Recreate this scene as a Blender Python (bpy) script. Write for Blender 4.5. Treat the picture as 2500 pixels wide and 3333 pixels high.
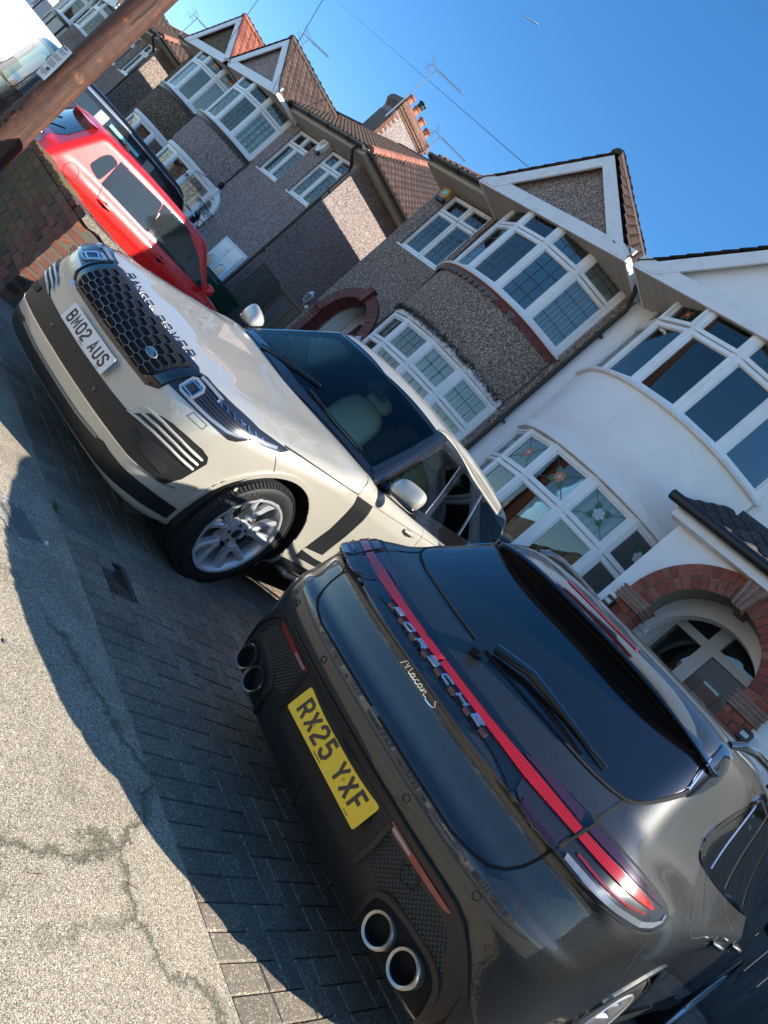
import math, random
import numpy as np

CAM_ANG = [-0.6849305, -0.0318838, 0.8568596]
RR_POSE = [-3.91545, 2.766109, -1.240102, 2.916244, -0.051957]
MC_POSE = [-1.179904, 2.322859, -1.239706, 0.025132, 0.040196]
import bpy, bmesh
from mathutils import Vector, Matrix
random.seed(7); rng = np.random.default_rng(7)
for o in list(bpy.data.objects): bpy.data.objects.remove(o)
S = bpy.context.scene; C = S.collection

# ---------------------------------------------------------------- camera, sky, sun, exposure
YAW, PITCH, ROLL = CAM_ANG
fw = np.array([math.sin(YAW)*math.cos(PITCH), math.cos(YAW)*math.cos(PITCH), math.sin(PITCH)])
r0 = np.array([math.cos(YAW), -math.sin(YAW), 0]); u0 = np.cross(r0, fw)
rt = math.cos(ROLL)*r0+math.sin(ROLL)*u0; up = -math.sin(ROLL)*r0+math.cos(ROLL)*u0
cam = bpy.data.objects.new('camera', bpy.data.cameras.new('camera')); C.objects.link(cam); S.camera = cam
CAMZ = 1.300
cam.matrix_world = Matrix(((rt[0], up[0], -fw[0], 0), (rt[1], up[1], -fw[1], 0), (rt[2], up[2], -fw[2], CAMZ), (0, 0, 0, 1)))
cam.data.sensor_fit = 'VERTICAL'; cam.data.sensor_height = 36; cam.data.lens = 36*2400/3333
cam.data.clip_start = .05; cam.data.clip_end = 3000

SUN = Vector((1.10, .60, 1.0)).normalized()
w = bpy.data.worlds.new('World'); S.world = w; w.use_nodes = True
nt = w.node_tree; sky = nt.nodes.new('ShaderNodeTexSky'); sky.sky_type = 'NISHITA'; sky.sun_disc = False
sky.sun_elevation = math.asin(SUN.z); sky.sun_rotation = math.atan2(SUN.x, SUN.y)
sky.air_density = 1.0; sky.dust_density = .25; sky.ozone_density = 2.2
hs = nt.nodes.new('ShaderNodeHueSaturation'); hs.inputs['Saturation'].default_value = 1.32; nt.links.new(sky.outputs[0], hs.inputs['Color'])
nt.links.new(hs.outputs[0], nt.nodes['Background'].inputs[0]); nt.nodes['Background'].inputs[1].default_value = .112
ld = bpy.data.lights.new('sun', 'SUN'); ld.energy = 5.0; ld.angle = math.radians(.5); ld.color = (1, .93, .82)
sun = bpy.data.objects.new('sun', ld); C.objects.link(sun); sun.rotation_euler = SUN.to_track_quat('Z', 'Y').to_euler()
S.view_settings.view_transform = 'Standard'; S.view_settings.look = 'None'; S.view_settings.gamma = 1
S.view_settings.use_curve_mapping = False; S.view_settings.exposure = 1.15
S.render.engine = 'CYCLES'; S.cycles.max_bounces = 8; S.cycles.transparent_max_bounces = 16


# ---------------------------------------------------------------- numeric helpers
def curve(pts):
    """smooth interpolating curve through (t, v) points, vectorised"""
    t = np.array([p[0] for p in pts], float); v = np.array([p[1] for p in pts], float)
    d = np.diff(v)/np.diff(t)
    m = np.zeros(len(t)); m[0] = d[0]; m[-1] = d[-1]
    for i in range(1, len(t)-1):
        m[i] = 0 if d[i-1]*d[i] <= 0 else 2*d[i-1]*d[i]/(d[i-1]+d[i])
    def f(q):
        q = np.clip(np.asarray(q, float), t[0], t[-1])
        i = np.clip(np.searchsorted(t, q)-1, 0, len(t)-2)
        h = t[i+1]-t[i]; s = (q-t[i])/h
        return ((2*s**3-3*s**2+1)*v[i] + (s**3-2*s**2+s)*h*m[i] + (-2*s**3+3*s**2)*v[i+1] + (s**3-s**2)*h*m[i+1])
    return f

def smax(a, b, k):
    return np.maximum(a, b) + np.maximum(k-np.abs(a-b), 0)**2/(4*k)
def smin(a, b, k):
    return -smax(-a, -b, k)

# ---------------------------------------------------------------- car body shapes (local space: x across, y away from the seen end, z up)
_rp = curve([(-.95,.74),(-.6,.885),(-.3,.945),(0,.968),(.5,.978),(1.5,.983),(2.9,.983),(3.6,.955),(4.15,.88)])
_rz = curve([(.15,.08),(.3,.035),(.45,.012),(.6,.008),(.8,0),(.93,.0),(1.0,.010),(1.08,.03),(1.14,.06),(1.22,.12)])
_rf = curve([(.12,-.74),(.2,-.80),(.28,-.84),(.34,-.86),(.46,-.872),(.58,-.862),(.70,-.85),(.80,-.832),(.88,-.80),(.95,-.75),(1.05,-.60)])
_rt = curve([(-.85,.845),(-.75,.893),(-.66,.930),(-.55,.958),(-.4,.985),(-.1,1.03),(.3,1.09),(.62,1.135),(.8,1.13),(1.5,1.125),(3.0,1.13),(4.2,1.12)])
def rr_body(x, y, z):
    ax = np.abs(x)
    side = ax-(_rp(y)-_rz(z))
    front = _rf(z)+.115*(ax/.9)**2.6-y
    hood = np.clip((.7-y)/.3, 0, 1)
    top = (z-(_rt(y)-hood*(.045*(ax/.9)**3)+hood*.012*np.exp(-((ax-.66)/.16)**2)))*.97
    rear = y-4.12+.10*(ax/.9)**3+np.abs(z-.8)*.05
    bot = .20+.10*np.clip((y+.5)/.4,0,1)-z
    f = smax(side, top, .10)
    f = smax(f, smax(front, -10+0*x, .1), .13)
    f = smax(f, rear, .2)
    return smax(f, bot, .06)
_rw = curve([(1.0,.93),(1.12,.895),(1.2,.865),(1.4,.795),(1.6,.715),(1.7,.672),(1.8,.62),(1.9,.56)])
_rr = curve([(.9,1.70),(1.3,1.765),(1.7,1.805),(2.3,1.828),(3.0,1.82),(3.7,1.775),(4.2,1.70)])
def rr_cabin(x, y, z):
    ax = np.abs(x)
    side = (ax-(_rw(z)-.03*np.clip((y-1.5)/2.5, 0, 1)))*.93
    ws = (.50+(z-1.12)*1.25+.14*(ax/.7)**2-y)*.62
    roof = z-(_rr(y)-.05*(ax/.65)**2)
    rear = (y-(4.06-(z-1.1)*.38-.08*(ax/.7)**2))*.93
    f = smax(side, ws, .05)
    f = smax(f, roof, .07)
    f = smax(f, rear, .12)
    return smax(f, .95-z, .02)

_mp = curve([(-.1,.80),(.15,.885),(.4,.935),(.8,.962),(1.2,.95),(1.8,.935),(2.8,.935),(3.6,.955),(4.2,.9),(4.7,.72)])
_mz = curve([(.15,.08),(.3,.03),(.5,.006),(.7,0),(.85,.006),(.95,.03),(1.03,.07),(1.1,.12),(1.18,.19)])
_mf = curve([(.15,.16),(.26,.04),(.34,.0),(.46,-.035),(.56,-.062),(.645,-.085),(.70,-.078),(.745,-.052),(.80,-.035),(.88,-.012),(.94,.004),(1.0,.018),(1.06,.04)])
_mt = curve([(-.1,1.0),(.05,1.03),(.2,1.07),(.5,1.085),(1.0,1.06),(2.0,1.02),(3.1,1.03),(3.6,.97),(4.3,.86),(4.7,.72)])
def mc_body(x, y, z):
    ax = np.abs(x)
    side = ax-(_mp(y)-_mz(z))
    rear = _mf(z)+.165*(ax/.88)**2.7-y
    top = z-_mt(y)
    nose = y-4.72+.35*(ax/.9)**3
    f = smax(side, top, .16)
    f = smax(f, rear, .15)
    f = smax(f, nose, .3)
    return smax(f, .2-z, .06)
_mw = curve([(.95,.92),(1.05,.86),(1.15,.80),(1.25,.755),(1.35,.718),(1.45,.682),(1.55,.635),(1.65,.57)])
_mr = curve([(.2,1.45),(.55,1.52),(1.0,1.585),(1.6,1.618),(2.2,1.605),(2.8,1.54),(3.4,1.40)])
def mc_cabin(x, y, z):
    ax = np.abs(x)
    side = (ax-(_mw(z)-.09*np.clip((1.5-y)/1.2, 0, 1)**1.5))*.9
    rear = (.025+(z-1.02)*1.22+.13*(ax/.68)**2.2-y)*.63
    roof = z-(_mr(y)-.03*(ax/.6)**2)
    ws = (y-(3.55-(z-1.02)*1.9))*.46
    f = smax(side, rear, .07)
    f = smax(f, roof, .08)
    f = smax(f, ws, .1)
    return smax(f, .9-z, .02)
def rr_all(x, y, z): return smin(rr_body(x, y, z), rr_cabin(x, y, z), .015)
def mc_all(x, y, z): return smin(mc_body(x, y, z), mc_cabin(x, y, z), .05)

def box_grid(n, e=1.0):
    """unit cube surface grid: verts on [-1,1]^3 and quads, welded. n = (nx,ny,nz)"""
    idx = {}; V = []; Fq = []
    nx, ny, nz = n
    def vid(i, j, k):
        key = (i, j, k)
        if key not in idx:
            idx[key] = len(V); V.append((2*i/nx-1, 2*j/ny-1, 2*k/nz-1))
        return idx[key]
    for i in range(nx):
        for j in range(ny):
            Fq.append((vid(i,j,0),vid(i,j+1,0),vid(i+1,j+1,0),vid(i+1,j,0)))
            Fq.append((vid(i,j,nz),vid(i+1,j,nz),vid(i+1,j+1,nz),vid(i,j+1,nz)))
        for k in range(nz):
            Fq.append((vid(i,0,k),vid(i+1,0,k),vid(i+1,0,k+1),vid(i,0,k+1)))
            Fq.append((vid(i,ny,k),vid(i,ny,k+1),vid(i+1,ny,k+1),vid(i+1,ny,k)))
    for j in range(ny):
        for k in range(nz):
            Fq.append((vid(0,j,k),vid(0,j,k+1),vid(0,j+1,k+1),vid(0,j+1,k)))
            Fq.append((vid(nx,j,k),vid(nx,j+1,k),vid(nx,j+1,k+1),vid(nx,j,k+1)))
    return np.array(V), Fq

def implicit_mesh(fn, half, centre, core, n, keep=None):
    """star-project a box grid onto fn=0. half/centre of a bounding box, core = (y0,y1,z0,z1,x) extents of the inner segment"""
    V, Fq = box_grid(n)
    out = V*np.array(half)*1.25+np.array(centre)
    cx, cy0, cy1, cz0, cz1 = core
    org = np.stack([V[:,0]*cx, (cy0+cy1)/2+V[:,1]*(cy1-cy0)/2, (cz0+cz1)/2+V[:,2]*(cz1-cz0)/2], 1)
    a = np.zeros(len(V)); b = np.ones(len(V))
    for _ in range(34):
        m = (a+b)/2
        P = org+(out-org)*m[:,None]
        ins = fn(P[:,0], P[:,1], P[:,2]) < 0
        a = np.where(ins, m, a); b = np.where(ins, b, m)
    P = org+(out-org)*a[:,None]
    return P, Fq

def gradient(fn, P, h=.002):
    g = np.stack([fn(P[:,0]+h, P[:,1], P[:,2])-fn(P[:,0]-h, P[:,1], P[:,2]),
                  fn(P[:,0], P[:,1]+h, P[:,2])-fn(P[:,0], P[:,1]-h, P[:,2]),
                  fn(P[:,0], P[:,1], P[:,2]+h)-fn(P[:,0], P[:,1], P[:,2]-h)], 1)
    return g/np.maximum(np.linalg.norm(g, axis=1, keepdims=True), 1e-9)

def drop_on(fn, P, d, span=1.2):
    """slide points P along direction d until they meet fn=0 (P starts outside)"""
    d = np.asarray(d, float); d = d/np.linalg.norm(d)
    P = np.asarray(P, float); n = 60
    lo = np.zeros(len(P)); found = np.zeros(len(P), bool); hi = np.full(len(P), span)
    for i in range(1, n+1):
        t = span*i/n
        Q = P+d*t
        ins = (fn(Q[:,0], Q[:,1], Q[:,2]) < 0) & ~found
        hi[ins] = t; lo[ins] = t-span/n; found |= ins
    for _ in range(22):
        m = (lo+hi)/2; Q = P+d*m[:,None]
        ins = fn(Q[:,0], Q[:,1], Q[:,2]) < 0
        hi = np.where(ins, m, hi); lo = np.where(ins, lo, m)
    Q = P+d*((lo+hi)/2)[:,None]
    return Q, found
# ---------------------------------------------------------------- end of numeric part

# ---------------------------------------------------------------- materials
MATS = {}
def mat(name, col=(.5,.5,.5), rough=.5, metal=0, coat=0, spec=.5, trans=0, ior=1.5, bump=None, nodes=None, emis=None):
    if name in MATS: return MATS[name]
    m = bpy.data.materials.new(name); m.use_nodes = True; t = m.node_tree; b = t.nodes['Principled BSDF']
    b.inputs['Base Color'].default_value = (*col, 1); b.inputs['Roughness'].default_value = rough
    b.inputs['Metallic'].default_value = metal; b.inputs['Coat Weight'].default_value = coat
    b.inputs['Coat Roughness'].default_value = .03; b.inputs['IOR'].default_value = ior
    b.inputs['Specular IOR Level'].default_value = spec; b.inputs['Transmission Weight'].default_value = trans
    if nodes: nodes(t, b)
    MATS[name] = m; return m
def N(t, typ, **k):
    n = t.nodes.new(typ)
    for a, v in k.items():
        if a.startswith('i_'):
            key = a[2:]; key = int(key) if key.isdigit() else key.replace('_', ' ')
            n.inputs[key].default_value = v
        else: setattr(n, a, v)
    return n
def coords(t, kind='Object', scale=None):
    c = N(t, 'ShaderNodeTexCoord'); out = c.outputs[kind]
    if scale is not None:
        mp = N(t, 'ShaderNodeMapping'); mp.inputs['Scale'].default_value = scale if hasattr(scale, '__len__') else (scale,)*3
        t.links.new(out, mp.inputs[0]); out = mp.outputs[0]
    return out
def ramp(t, src, stops, interp='LINEAR'):
    r = N(t, 'ShaderNodeValToRGB'); cr = r.color_ramp; cr.interpolation = interp
    while len(cr.elements) > 1: cr.elements.remove(cr.elements[0])
    cr.elements[0].position = stops[0][0]; cr.elements[0].color = (*stops[0][1], 1)
    for p, c in stops[1:]:
        e = cr.elements.new(p); e.color = (*c, 1)
    t.links.new(src, r.inputs[0]); return r.outputs[0]
def mix(t, a, b, f, mode='MIX'):
    m = N(t, 'ShaderNodeMix', data_type='RGBA', blend_type=mode)
    for s, v in ((m.inputs[0], f), (m.inputs[6], a), (m.inputs[7], b)):
        if isinstance(v, bpy.types.NodeSocket): t.links.new(v, s)
        else: s.default_value = v if isinstance(v, (int, float)) else (*v, 1)
    return m.outputs[2]
def noise(t, vec, scale, detail=4, rough=.6, out='Fac'):
    n = N(t, 'ShaderNodeTexNoise'); n.inputs['Scale'].default_value = scale; n.inputs['Detail'].default_value = detail
    n.inputs['Roughness'].default_value = rough; t.links.new(vec, n.inputs['Vector']); return n.outputs[out]
def voro(t, vec, scale, out='Color', feature='F1'):
    n = N(t, 'ShaderNodeTexVoronoi', feature=feature); n.inputs['Scale'].default_value = scale
    t.links.new(vec, n.inputs['Vector']); return n.outputs[out]
def bumpn(t, b, h, strength=.3, dist=.01, target='Normal'):
    n = N(t, 'ShaderNodeBump'); n.inputs['Strength'].default_value = strength; n.inputs['Distance'].default_value = dist
    t.links.new(h, n.inputs['Height']); t.links.new(n.outputs[0], b.inputs[target]); return n.outputs[0]
def mth(t, op, a, b=0.0, clamp=False):
    m = N(t, 'ShaderNodeMath', operation=op, use_clamp=clamp)
    for s, v in ((m.inputs[0], a), (m.inputs[1], b)):
        if isinstance(v, bpy.types.NodeSocket): t.links.new(v, s)
        else: s.default_value = v
    return m.outputs[0]
def grainy(scale, stops, bumpd, big=None, bs=.8, contrast=None, kind='Object'):
    """pebble / aggregate surface: one random tone per small cell plus large soft variation"""
    def f(t, b):
        v = coords(t, kind); vc = voro(t, v, scale)
        sep = N(t, 'ShaderNodeSeparateColor'); t.links.new(vc, sep.inputs[0])
        col = ramp(t, sep.outputs[0], stops)
        edge = voro(t, v, scale, 'Distance')
        dk = ramp(t, edge, [(0, (1,1,1)), (.45, (.95,.95,.95)), (.8, (.35,.33,.31))])
        col = mix(t, col, dk, .75, 'MULTIPLY')
        if big:
            n = noise(t, v, big[0], 5, .6); col = mix(t, col, ramp(t, n, [(.3, big[1]), (.7, big[2])]), 1.0, 'MULTIPLY')
        t.links.new(col, b.inputs['Base Color'])
        inv = mth(t, 'SUBTRACT', 1.0, edge)
        bumpn(t, b, inv, bs, bumpd)
    return f
M = {}
M['pebble_brown'] = mat('pebbledash brown', rough=.9, nodes=grainy(75, [(0,(.09,.065,.055)),(.35,(.21,.155,.13)),(.65,(.33,.265,.22)),(.9,(.52,.44,.36)),(1,(.68,.62,.53))], .006, (1.2,(.86,.84,.84),(1.08,1.06,1.04))))
M['pebble_pink'] = mat('pebbledash pinkish grey', rough=.9, nodes=grainy(70, [(0,(.13,.105,.10)),(.35,(.26,.205,.195)),(.65,(.37,.30,.28)),(.9,(.55,.48,.44)),(1,(.70,.65,.6))], .006, (1.2,(.88,.86,.86),(1.06,1.04,1.04))))
M['pebble_dark'] = mat('pebbledash dark brown', rough=.92, nodes=grainy(60, [(0,(.04,.028,.018)),(.4,(.11,.075,.045)),(.75,(.20,.145,.09)),(1,(.45,.38,.28))], .007, (1.0,(.85,.82,.8),(1.1,1.08,1.05))))
def _white(t, b):
    v = coords(t); n = noise(t, v, 1.4, 6, .65); n2 = noise(t, v, 9, 5, .7)
    c = ramp(t, n, [(.3, (.74,.74,.735)), (.62, (.82,.82,.81))]); c = mix(t, c, ramp(t, n2, [(.25, (.93,.925,.91)), (.6, (1,1,1))]), .6, 'MULTIPLY')
    mp = coords(t, 'Object', (7, 7, .55)); st = noise(t, mp, 1, 5, .7)
    c = mix(t, c, ramp(t, st, [(.60, (1,1,1)), (.78, (.86,.84,.79))]), .55, 'MULTIPLY')
    t.links.new(c, b.inputs['Base Color']); bumpn(t, b, noise(t, v, 40, 4), .25, .004)
M['white_render'] = mat('white painted render', rough=.75, nodes=_white)
M['cream_render'] = mat('cream render', (.62,.60,.50), .8)
def _upvc(t, b):
    v = coords(t); n = noise(t, v, 3, 5, .7); t.links.new(ramp(t, n, [(.3, (.70,.71,.71)), (.6, (.80,.81,.81))]), b.inputs['Base Color'])
M['upvc'] = mat('white window plastic', rough=.32, nodes=_upvc)
def _fascia(t, b):
    v = coords(t); n = noise(t, v, 5, 6, .75); t.links.new(ramp(t, n, [(.28, (.60,.60,.58)), (.5, (.74,.75,.75))]), b.inputs['Base Color'])
M['fascia'] = mat('white painted board', rough=.45, nodes=_fascia)
M['soffit'] = mat('soffit board', (.42,.38,.32), .7)
M['black_plastic'] = mat('black rainwater plastic', (.013,.014,.017), .38)
def _winglass(t, b):
    out = t.nodes['Material Output']; tr = N(t, 'ShaderNodeBsdfTransparent'); tr.inputs[0].default_value = (.80,.86,.86,1)
    g = N(t, 'ShaderNodeBsdfGlossy'); g.inputs['Roughness'].default_value = .012
    fr = N(t, 'ShaderNodeFresnel'); fr.inputs[0].default_value = 1.85; m = N(t, 'ShaderNodeMixShader')
    n = noise(t, coords(t), 2.2, 2); bn = N(t, 'ShaderNodeBump'); bn.inputs['Strength'].default_value = .03; bn.inputs['Distance'].default_value = .02
    t.links.new(n, bn.inputs['Height']); t.links.new(bn.outputs[0], g.inputs['Normal']); t.links.new(bn.outputs[0], fr.inputs['Normal'])
    t.links.new(fr.outputs[0], m.inputs[0]); t.links.new(tr.outputs[0], m.inputs[1]); t.links.new(g.outputs[0], m.inputs[2]); t.links.new(m.outputs[0], out.inputs[0])
M['win_glass'] = mat('window glass', nodes=_winglass)
def tintglass(col, ior):
    def f(t, b):
        out = t.nodes['Material Output']; tr = N(t, 'ShaderNodeBsdfTransparent'); tr.inputs[0].default_value = (*col, 1)
        g = N(t, 'ShaderNodeBsdfGlossy'); g.inputs['Roughness'].default_value = .008
        fr = N(t, 'ShaderNodeFresnel'); fr.inputs[0].default_value = ior; m = N(t, 'ShaderNodeMixShader')
        t.links.new(fr.outputs[0], m.inputs[0]); t.links.new(tr.outputs[0], m.inputs[1]); t.links.new(g.outputs[0], m.inputs[2]); t.links.new(m.outputs[0], out.inputs[0])
    return f
M['screen_glass'] = mat('windscreen glass', nodes=tintglass((.80,.90,.86), 1.42))
M['privacy_glass'] = mat('privacy glass', nodes=tintglass((.035,.04,.045), 1.55))
M['side_glass'] = mat('side glass', nodes=tintglass((.40,.52,.49), 1.48))
M['car_glass_dark'] = mat('dark car window', (.018,.028,.030), .04, coat=.6)
M['lamp_glass'] = mat('lamp cover', nodes=tintglass((.93,.94,.96), 1.42))
M['dark'] = mat('dark room', (.012,.013,.015), .9)
M['curtain'] = mat('net curtain', (.55,.56,.56), .9)
def _blind(t, b):
    v = coords(t, 'Object'); wv = N(t, 'ShaderNodeTexWave', wave_type='BANDS', bands_direction='X'); wv.inputs['Scale'].default_value = 3.2; wv.inputs['Distortion'].default_value = 1.2; wv.inputs['Detail'].default_value = 2
    t.links.new(v, wv.inputs[0]); t.links.new(ramp(t, wv.outputs[1], [(.2, (.32,.33,.34)), (.6, (.62,.63,.64))]), b.inputs['Base Color'])
M['net'] = mat('gathered net', rough=.9, nodes=_blind)
M['blind_white'] = mat('white blind slat', (.66,.67,.68), .6); M['blind_tan'] = mat('tan blind slat', (.34,.25,.15), .7); M['blind_grey'] = mat('grey blind slat', (.035,.037,.042), .7)
M['lead'] = mat('window lead', (.045,.045,.05), .5); M['leaf_glass'] = mat('green stained glass', (.02,.10,.04), .25); M['rose_glass'] = mat('orange stained glass', (.50,.16,.08), .25)
M['red_glass'] = mat('red stained glass', (.45,.03,.03), .25); M['yellow_glass'] = mat('yellow stained glass', (.60,.38,.04), .25); M['clear_petal'] = mat('clear stained glass', (.42,.45,.47), .2)
def _tile(c0, c1, c2):
    def f(t, b):
        oi = N(t, 'ShaderNodeObjectInfo'); v = coords(t); n = noise(t, v, 11, 6, .7)
        geo = N(t, 'ShaderNodeNewGeometry')
        base = ramp(t, oi.outputs['Random'], [(0, c0), (.5, c1), (1, c2)])
        base = mix(t, base, ramp(t, n, [(.35, (.6,.55,.5)), (.65, (1.15,1.1,1.05))]), .8, 'MULTIPLY')
        lich = voro(t, v, 26, 'Distance'); lc = ramp(t, lich, [(.10, (1,1,1)), (.17, (0,0,0))])
        nz = ramp(t, noise(t, v, 4, 3), [(.48, (0,0,0)), (.60, (1,1,1))]); f1 = mth(t, 'MULTIPLY', lc, nz)
        base = mix(t, base, (.52,.48,.42), f1); t.links.new(base, b.inputs['Base Color']); bumpn(t, b, n, .5, .006)
    return f
M['tile_brown'] = mat('brown roof tile', rough=.85, nodes=_tile((.055,.036,.029),(.078,.048,.038),(.11,.068,.052)))
M['tile_red'] = mat('red roof tile', rough=.85, nodes=_tile((.20,.06,.04),(.28,.085,.055),(.33,.12,.075)))
M['tile_dark'] = mat('dark roof tile', rough=.8, nodes=_tile((.022,.022,.025),(.035,.034,.036),(.055,.05,.05)))
M['tile_terra'] = mat('terracotta ridge', rough=.85, nodes=_tile((.24,.085,.055),(.29,.11,.07),(.34,.14,.09)))
def _brick(stops, moss=0, mw=.5, obj=True):
    def f(t, b):
        oi = N(t, 'ShaderNodeObjectInfo'); v = coords(t)
        base = ramp(t, oi.outputs['Random'], stops)
        n = noise(t, v, 14, 6, .75); base = mix(t, base, ramp(t, n, [(.3, (.5,.45,.45)), (.5, (1,1,1)), (.72, (1.35,1.3,1.2))]), .8, 'MULTIPLY')
        n2 = noise(t, v, 60, 4, .7); spots = ramp(t, n2, [(.66, (0,0,0)), (.74, (1,1,1))]); base = mix(t, base, (.45,.40,.34), mth(t, 'MULTIPLY', spots, .55))
        if moss:
            g = N(t, 'ShaderNodeNewGeometry'); sp_ = N(t, 'ShaderNodeSeparateXYZ'); t.links.new(g.outputs['Position'], sp_.inputs[0]); left = ramp(t, mth(t, 'MULTIPLY', mth(t, 'ADD', sp_.outputs[0], 6.15), -1.0), [(0, (0,0,0)), (.45, (1,1,1))]); nm = mth(t, 'MULTIPLY', ramp(t, noise(t, g.outputs['Position'], 2.3, 5, .65), [(.40, (0,0,0)), (.60, (1,1,1))]), left); base = mix(t, base, (.085,.088,.028), mth(t, 'MULTIPLY', nm, moss))
        t.links.new(base, b.inputs['Base Color']); bumpn(t, b, mix(t, n, n2, .4), .7, .006)
    return f
M['brick_wall'] = mat('weathered wall brick', rough=.92, nodes=_brick([(0,(.045,.028,.023)),(.3,(.115,.042,.028)),(.55,(.17,.056,.032)),(.8,(.08,.038,.03)),(1,(.18,.09,.062))], .85))
M['brick_red'] = mat('red arch brick', rough=.85, nodes=_brick([(0,(.20,.042,.028)),(.4,(.27,.062,.038)),(.7,(.33,.095,.055)),(1,(.24,.085,.055))]))
M['brick_chim'] = mat('chimney brick', rough=.9, nodes=_brick([(0,(.14,.06,.04)),(.4,(.20,.08,.05)),(.7,(.26,.12,.075)),(1,(.12,.06,.045))]))
M['mortar'] = mat('mortar', rough=.95, nodes=grainy(160, [(0,(.13,.115,.09)),(.6,(.22,.20,.155)),(1,(.33,.30,.24))], .003))
M['arch_red'] = mat('red painted arch', rough=.6, nodes=_brick([(0,(.12,.018,.014)),(1,(.155,.026,.019))]))
M['arch_white'] = mat('white painted arch', (.74,.75,.75), .5)
M['stone'] = mat('carved stone', rough=.85, nodes=lambda t, b: (t.links.new(ramp(t, noise(t, coords(t), 9, 6, .7), [(.3, (.16,.085,.062)), (.65, (.30,.19,.145))]), b.inputs['Base Color'])))
def _paver(t, b):
    oi = N(t, 'ShaderNodeObjectInfo'); g = N(t, 'ShaderNodeNewGeometry'); pos = g.outputs['Position']
    base = ramp(t, oi.outputs['Random'], [(0, (.15,.128,.102)), (.4, (.175,.15,.12)), (.8, (.20,.17,.135)), (.92, (.18,.14,.11)), (1, (.23,.20,.165))])
    n = noise(t, pos, 3.2, 6, .7); base = mix(t, base, ramp(t, n, [(.3, (.72,.70,.68)), (.7, (1.25,1.25,1.22))]), .8, 'MULTIPLY')
    sp = voro(t, pos, 300); se = N(t, 'ShaderNodeSeparateColor'); t.links.new(sp, se.inputs[0])
    sp2 = ramp(t, se.outputs[0], [(0, (.45,.43,.4)), (.5, (1,1,1)), (.9, (1.25,1.25,1.22)), (.93, (3.0,2.95,2.8)), (1, (3.6,3.5,3.3))]); base = mix(t, base, sp2, .75, 'MULTIPLY')
    st = ramp(t, noise(t, pos, 1.1, 4, .6), [(.5, (1,1,1)), (.68, (.68,.64,.62))]); base = mix(t, base, st, .8, 'MULTIPLY')
    t.links.new(base, b.inputs['Base Color']); h = mix(t, se.outputs[0], noise(t, pos, 60, 4), .5); bumpn(t, b, h, .6, .003)
M['paver'] = mat('concrete block paver', rough=.85, spec=.35, nodes=_paver)
M['joint'] = mat('paving joint sand', rough=.95, nodes=grainy(220, [(0,(.035,.032,.027)),(.7,(.075,.068,.055)),(1,(.17,.16,.13))], .003))
def _tarmac(t, b):
    g = N(t, 'ShaderNodeNewGeometry'); pos = g.outputs['Position']
    wr = noise(t, pos, 90, 2, .5, 'Color'); wm = mix(t, pos, wr, .006, 'ADD')
    vc = voro(t, wm, 250); se = N(t, 'ShaderNodeSeparateColor'); t.links.new(vc, se.inputs[0])
    col = ramp(t, se.outputs[0], [(0, (.15,.13,.10)), (.08, (.27,.235,.18)), (.35, (.37,.32,.245)), (.7, (.45,.39,.30)), (.93, (.56,.49,.38)), (1, (.78,.72,.60))])
    ed = voro(t, wm, 250, 'Distance'); col = mix(t, col, ramp(t, ed, [(0, (1,1,1)), (.42, (.95,.95,.95)), (.72, (.32,.30,.28))]), .7, 'MULTIPLY')
    n = noise(t, pos, 1.7, 7, .68); col = mix(t, col, ramp(t, n, [(.30, (.58,.56,.54)), (.48, (.92,.91,.89)), (.66, (1.12,1.10,1.07))]), .9, 'MULTIPLY')
    # dark tar patches and old repairs, each with its own outline
    dk = ramp(t, noise(t, pos, .9, 5, .7), [(.56, (1,1,1)), (.70, (.62,.61,.60))]); col = mix(t, col, dk, .8, 'MULTIPLY')
    crk = N(t, 'ShaderNodeTexVoronoi', feature='DISTANCE_TO_EDGE'); crk.inputs['Scale'].default_value = 1.25
    wob = noise(t, pos, 3.0, 6, .72, 'Color'); wp = mix(t, pos, wob, .34, 'ADD'); t.links.new(wp, crk.inputs['Vector'])
    cm = ramp(t, crk.outputs['Distance'], [(0, (0,0,0)), (.010, (.35,.35,.35)), (.03, (1,1,1))])
    gate = ramp(t, noise(t, pos, .8, 2), [(.47, (1,1,1)), (.56, (0,0,0))]); cf = mth(t, 'MULTIPLY', mth(t, 'SUBTRACT', 1.0, cm), gate)
    col = mix(t, col, (.075,.07,.045), mth(t, 'MULTIPLY', cf, .8))
    t.links.new(col, b.inputs['Base Color']); h = mth(t, 'SUBTRACT', mth(t, 'SUBTRACT', 1.0, ed), mth(t, 'MULTIPLY', cf, 2.0)); bumpn(t, b, h, .55, .004)
M['tarmac'] = mat('pavement tarmac with pale aggregate', rough=.9, spec=.3, nodes=_tarmac)
M['road'] = mat('road asphalt', rough=.9, nodes=grainy(120, [(0,(.03,.03,.03)),(.6,(.06,.06,.062)),(1,(.13,.13,.13))], .003, (1.5,(.85,.85,.85),(1.1,1.1,1.1))))
M['concrete'] = mat('concrete', rough=.9, nodes=grainy(90, [(0,(.20,.19,.17)),(.6,(.30,.29,.26)),(1,(.40,.38,.34))], .003))
M['iron'] = mat('cast iron', (.17,.16,.14), .75, .2)
M['tyre'] = mat('tyre rubber', (.012,.012,.013), .62, spec=.4, nodes=lambda t, b: bumpn(t, b, noise(t, coords(t), 70, 4), .15, .002))
M['tyre_text'] = mat('raised tyre lettering', (.055,.055,.055), .45)
def _alloy(t, b): t.links.new(ramp(t, noise(t, coords(t), 6, 3), [(.3, (.55,.56,.58)), (.7, (.66,.67,.69))]), b.inputs['Base Color'])
M['alloy'] = mat('silver alloy', rough=.30, metal=.45, coat=.6, nodes=_alloy)
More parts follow.
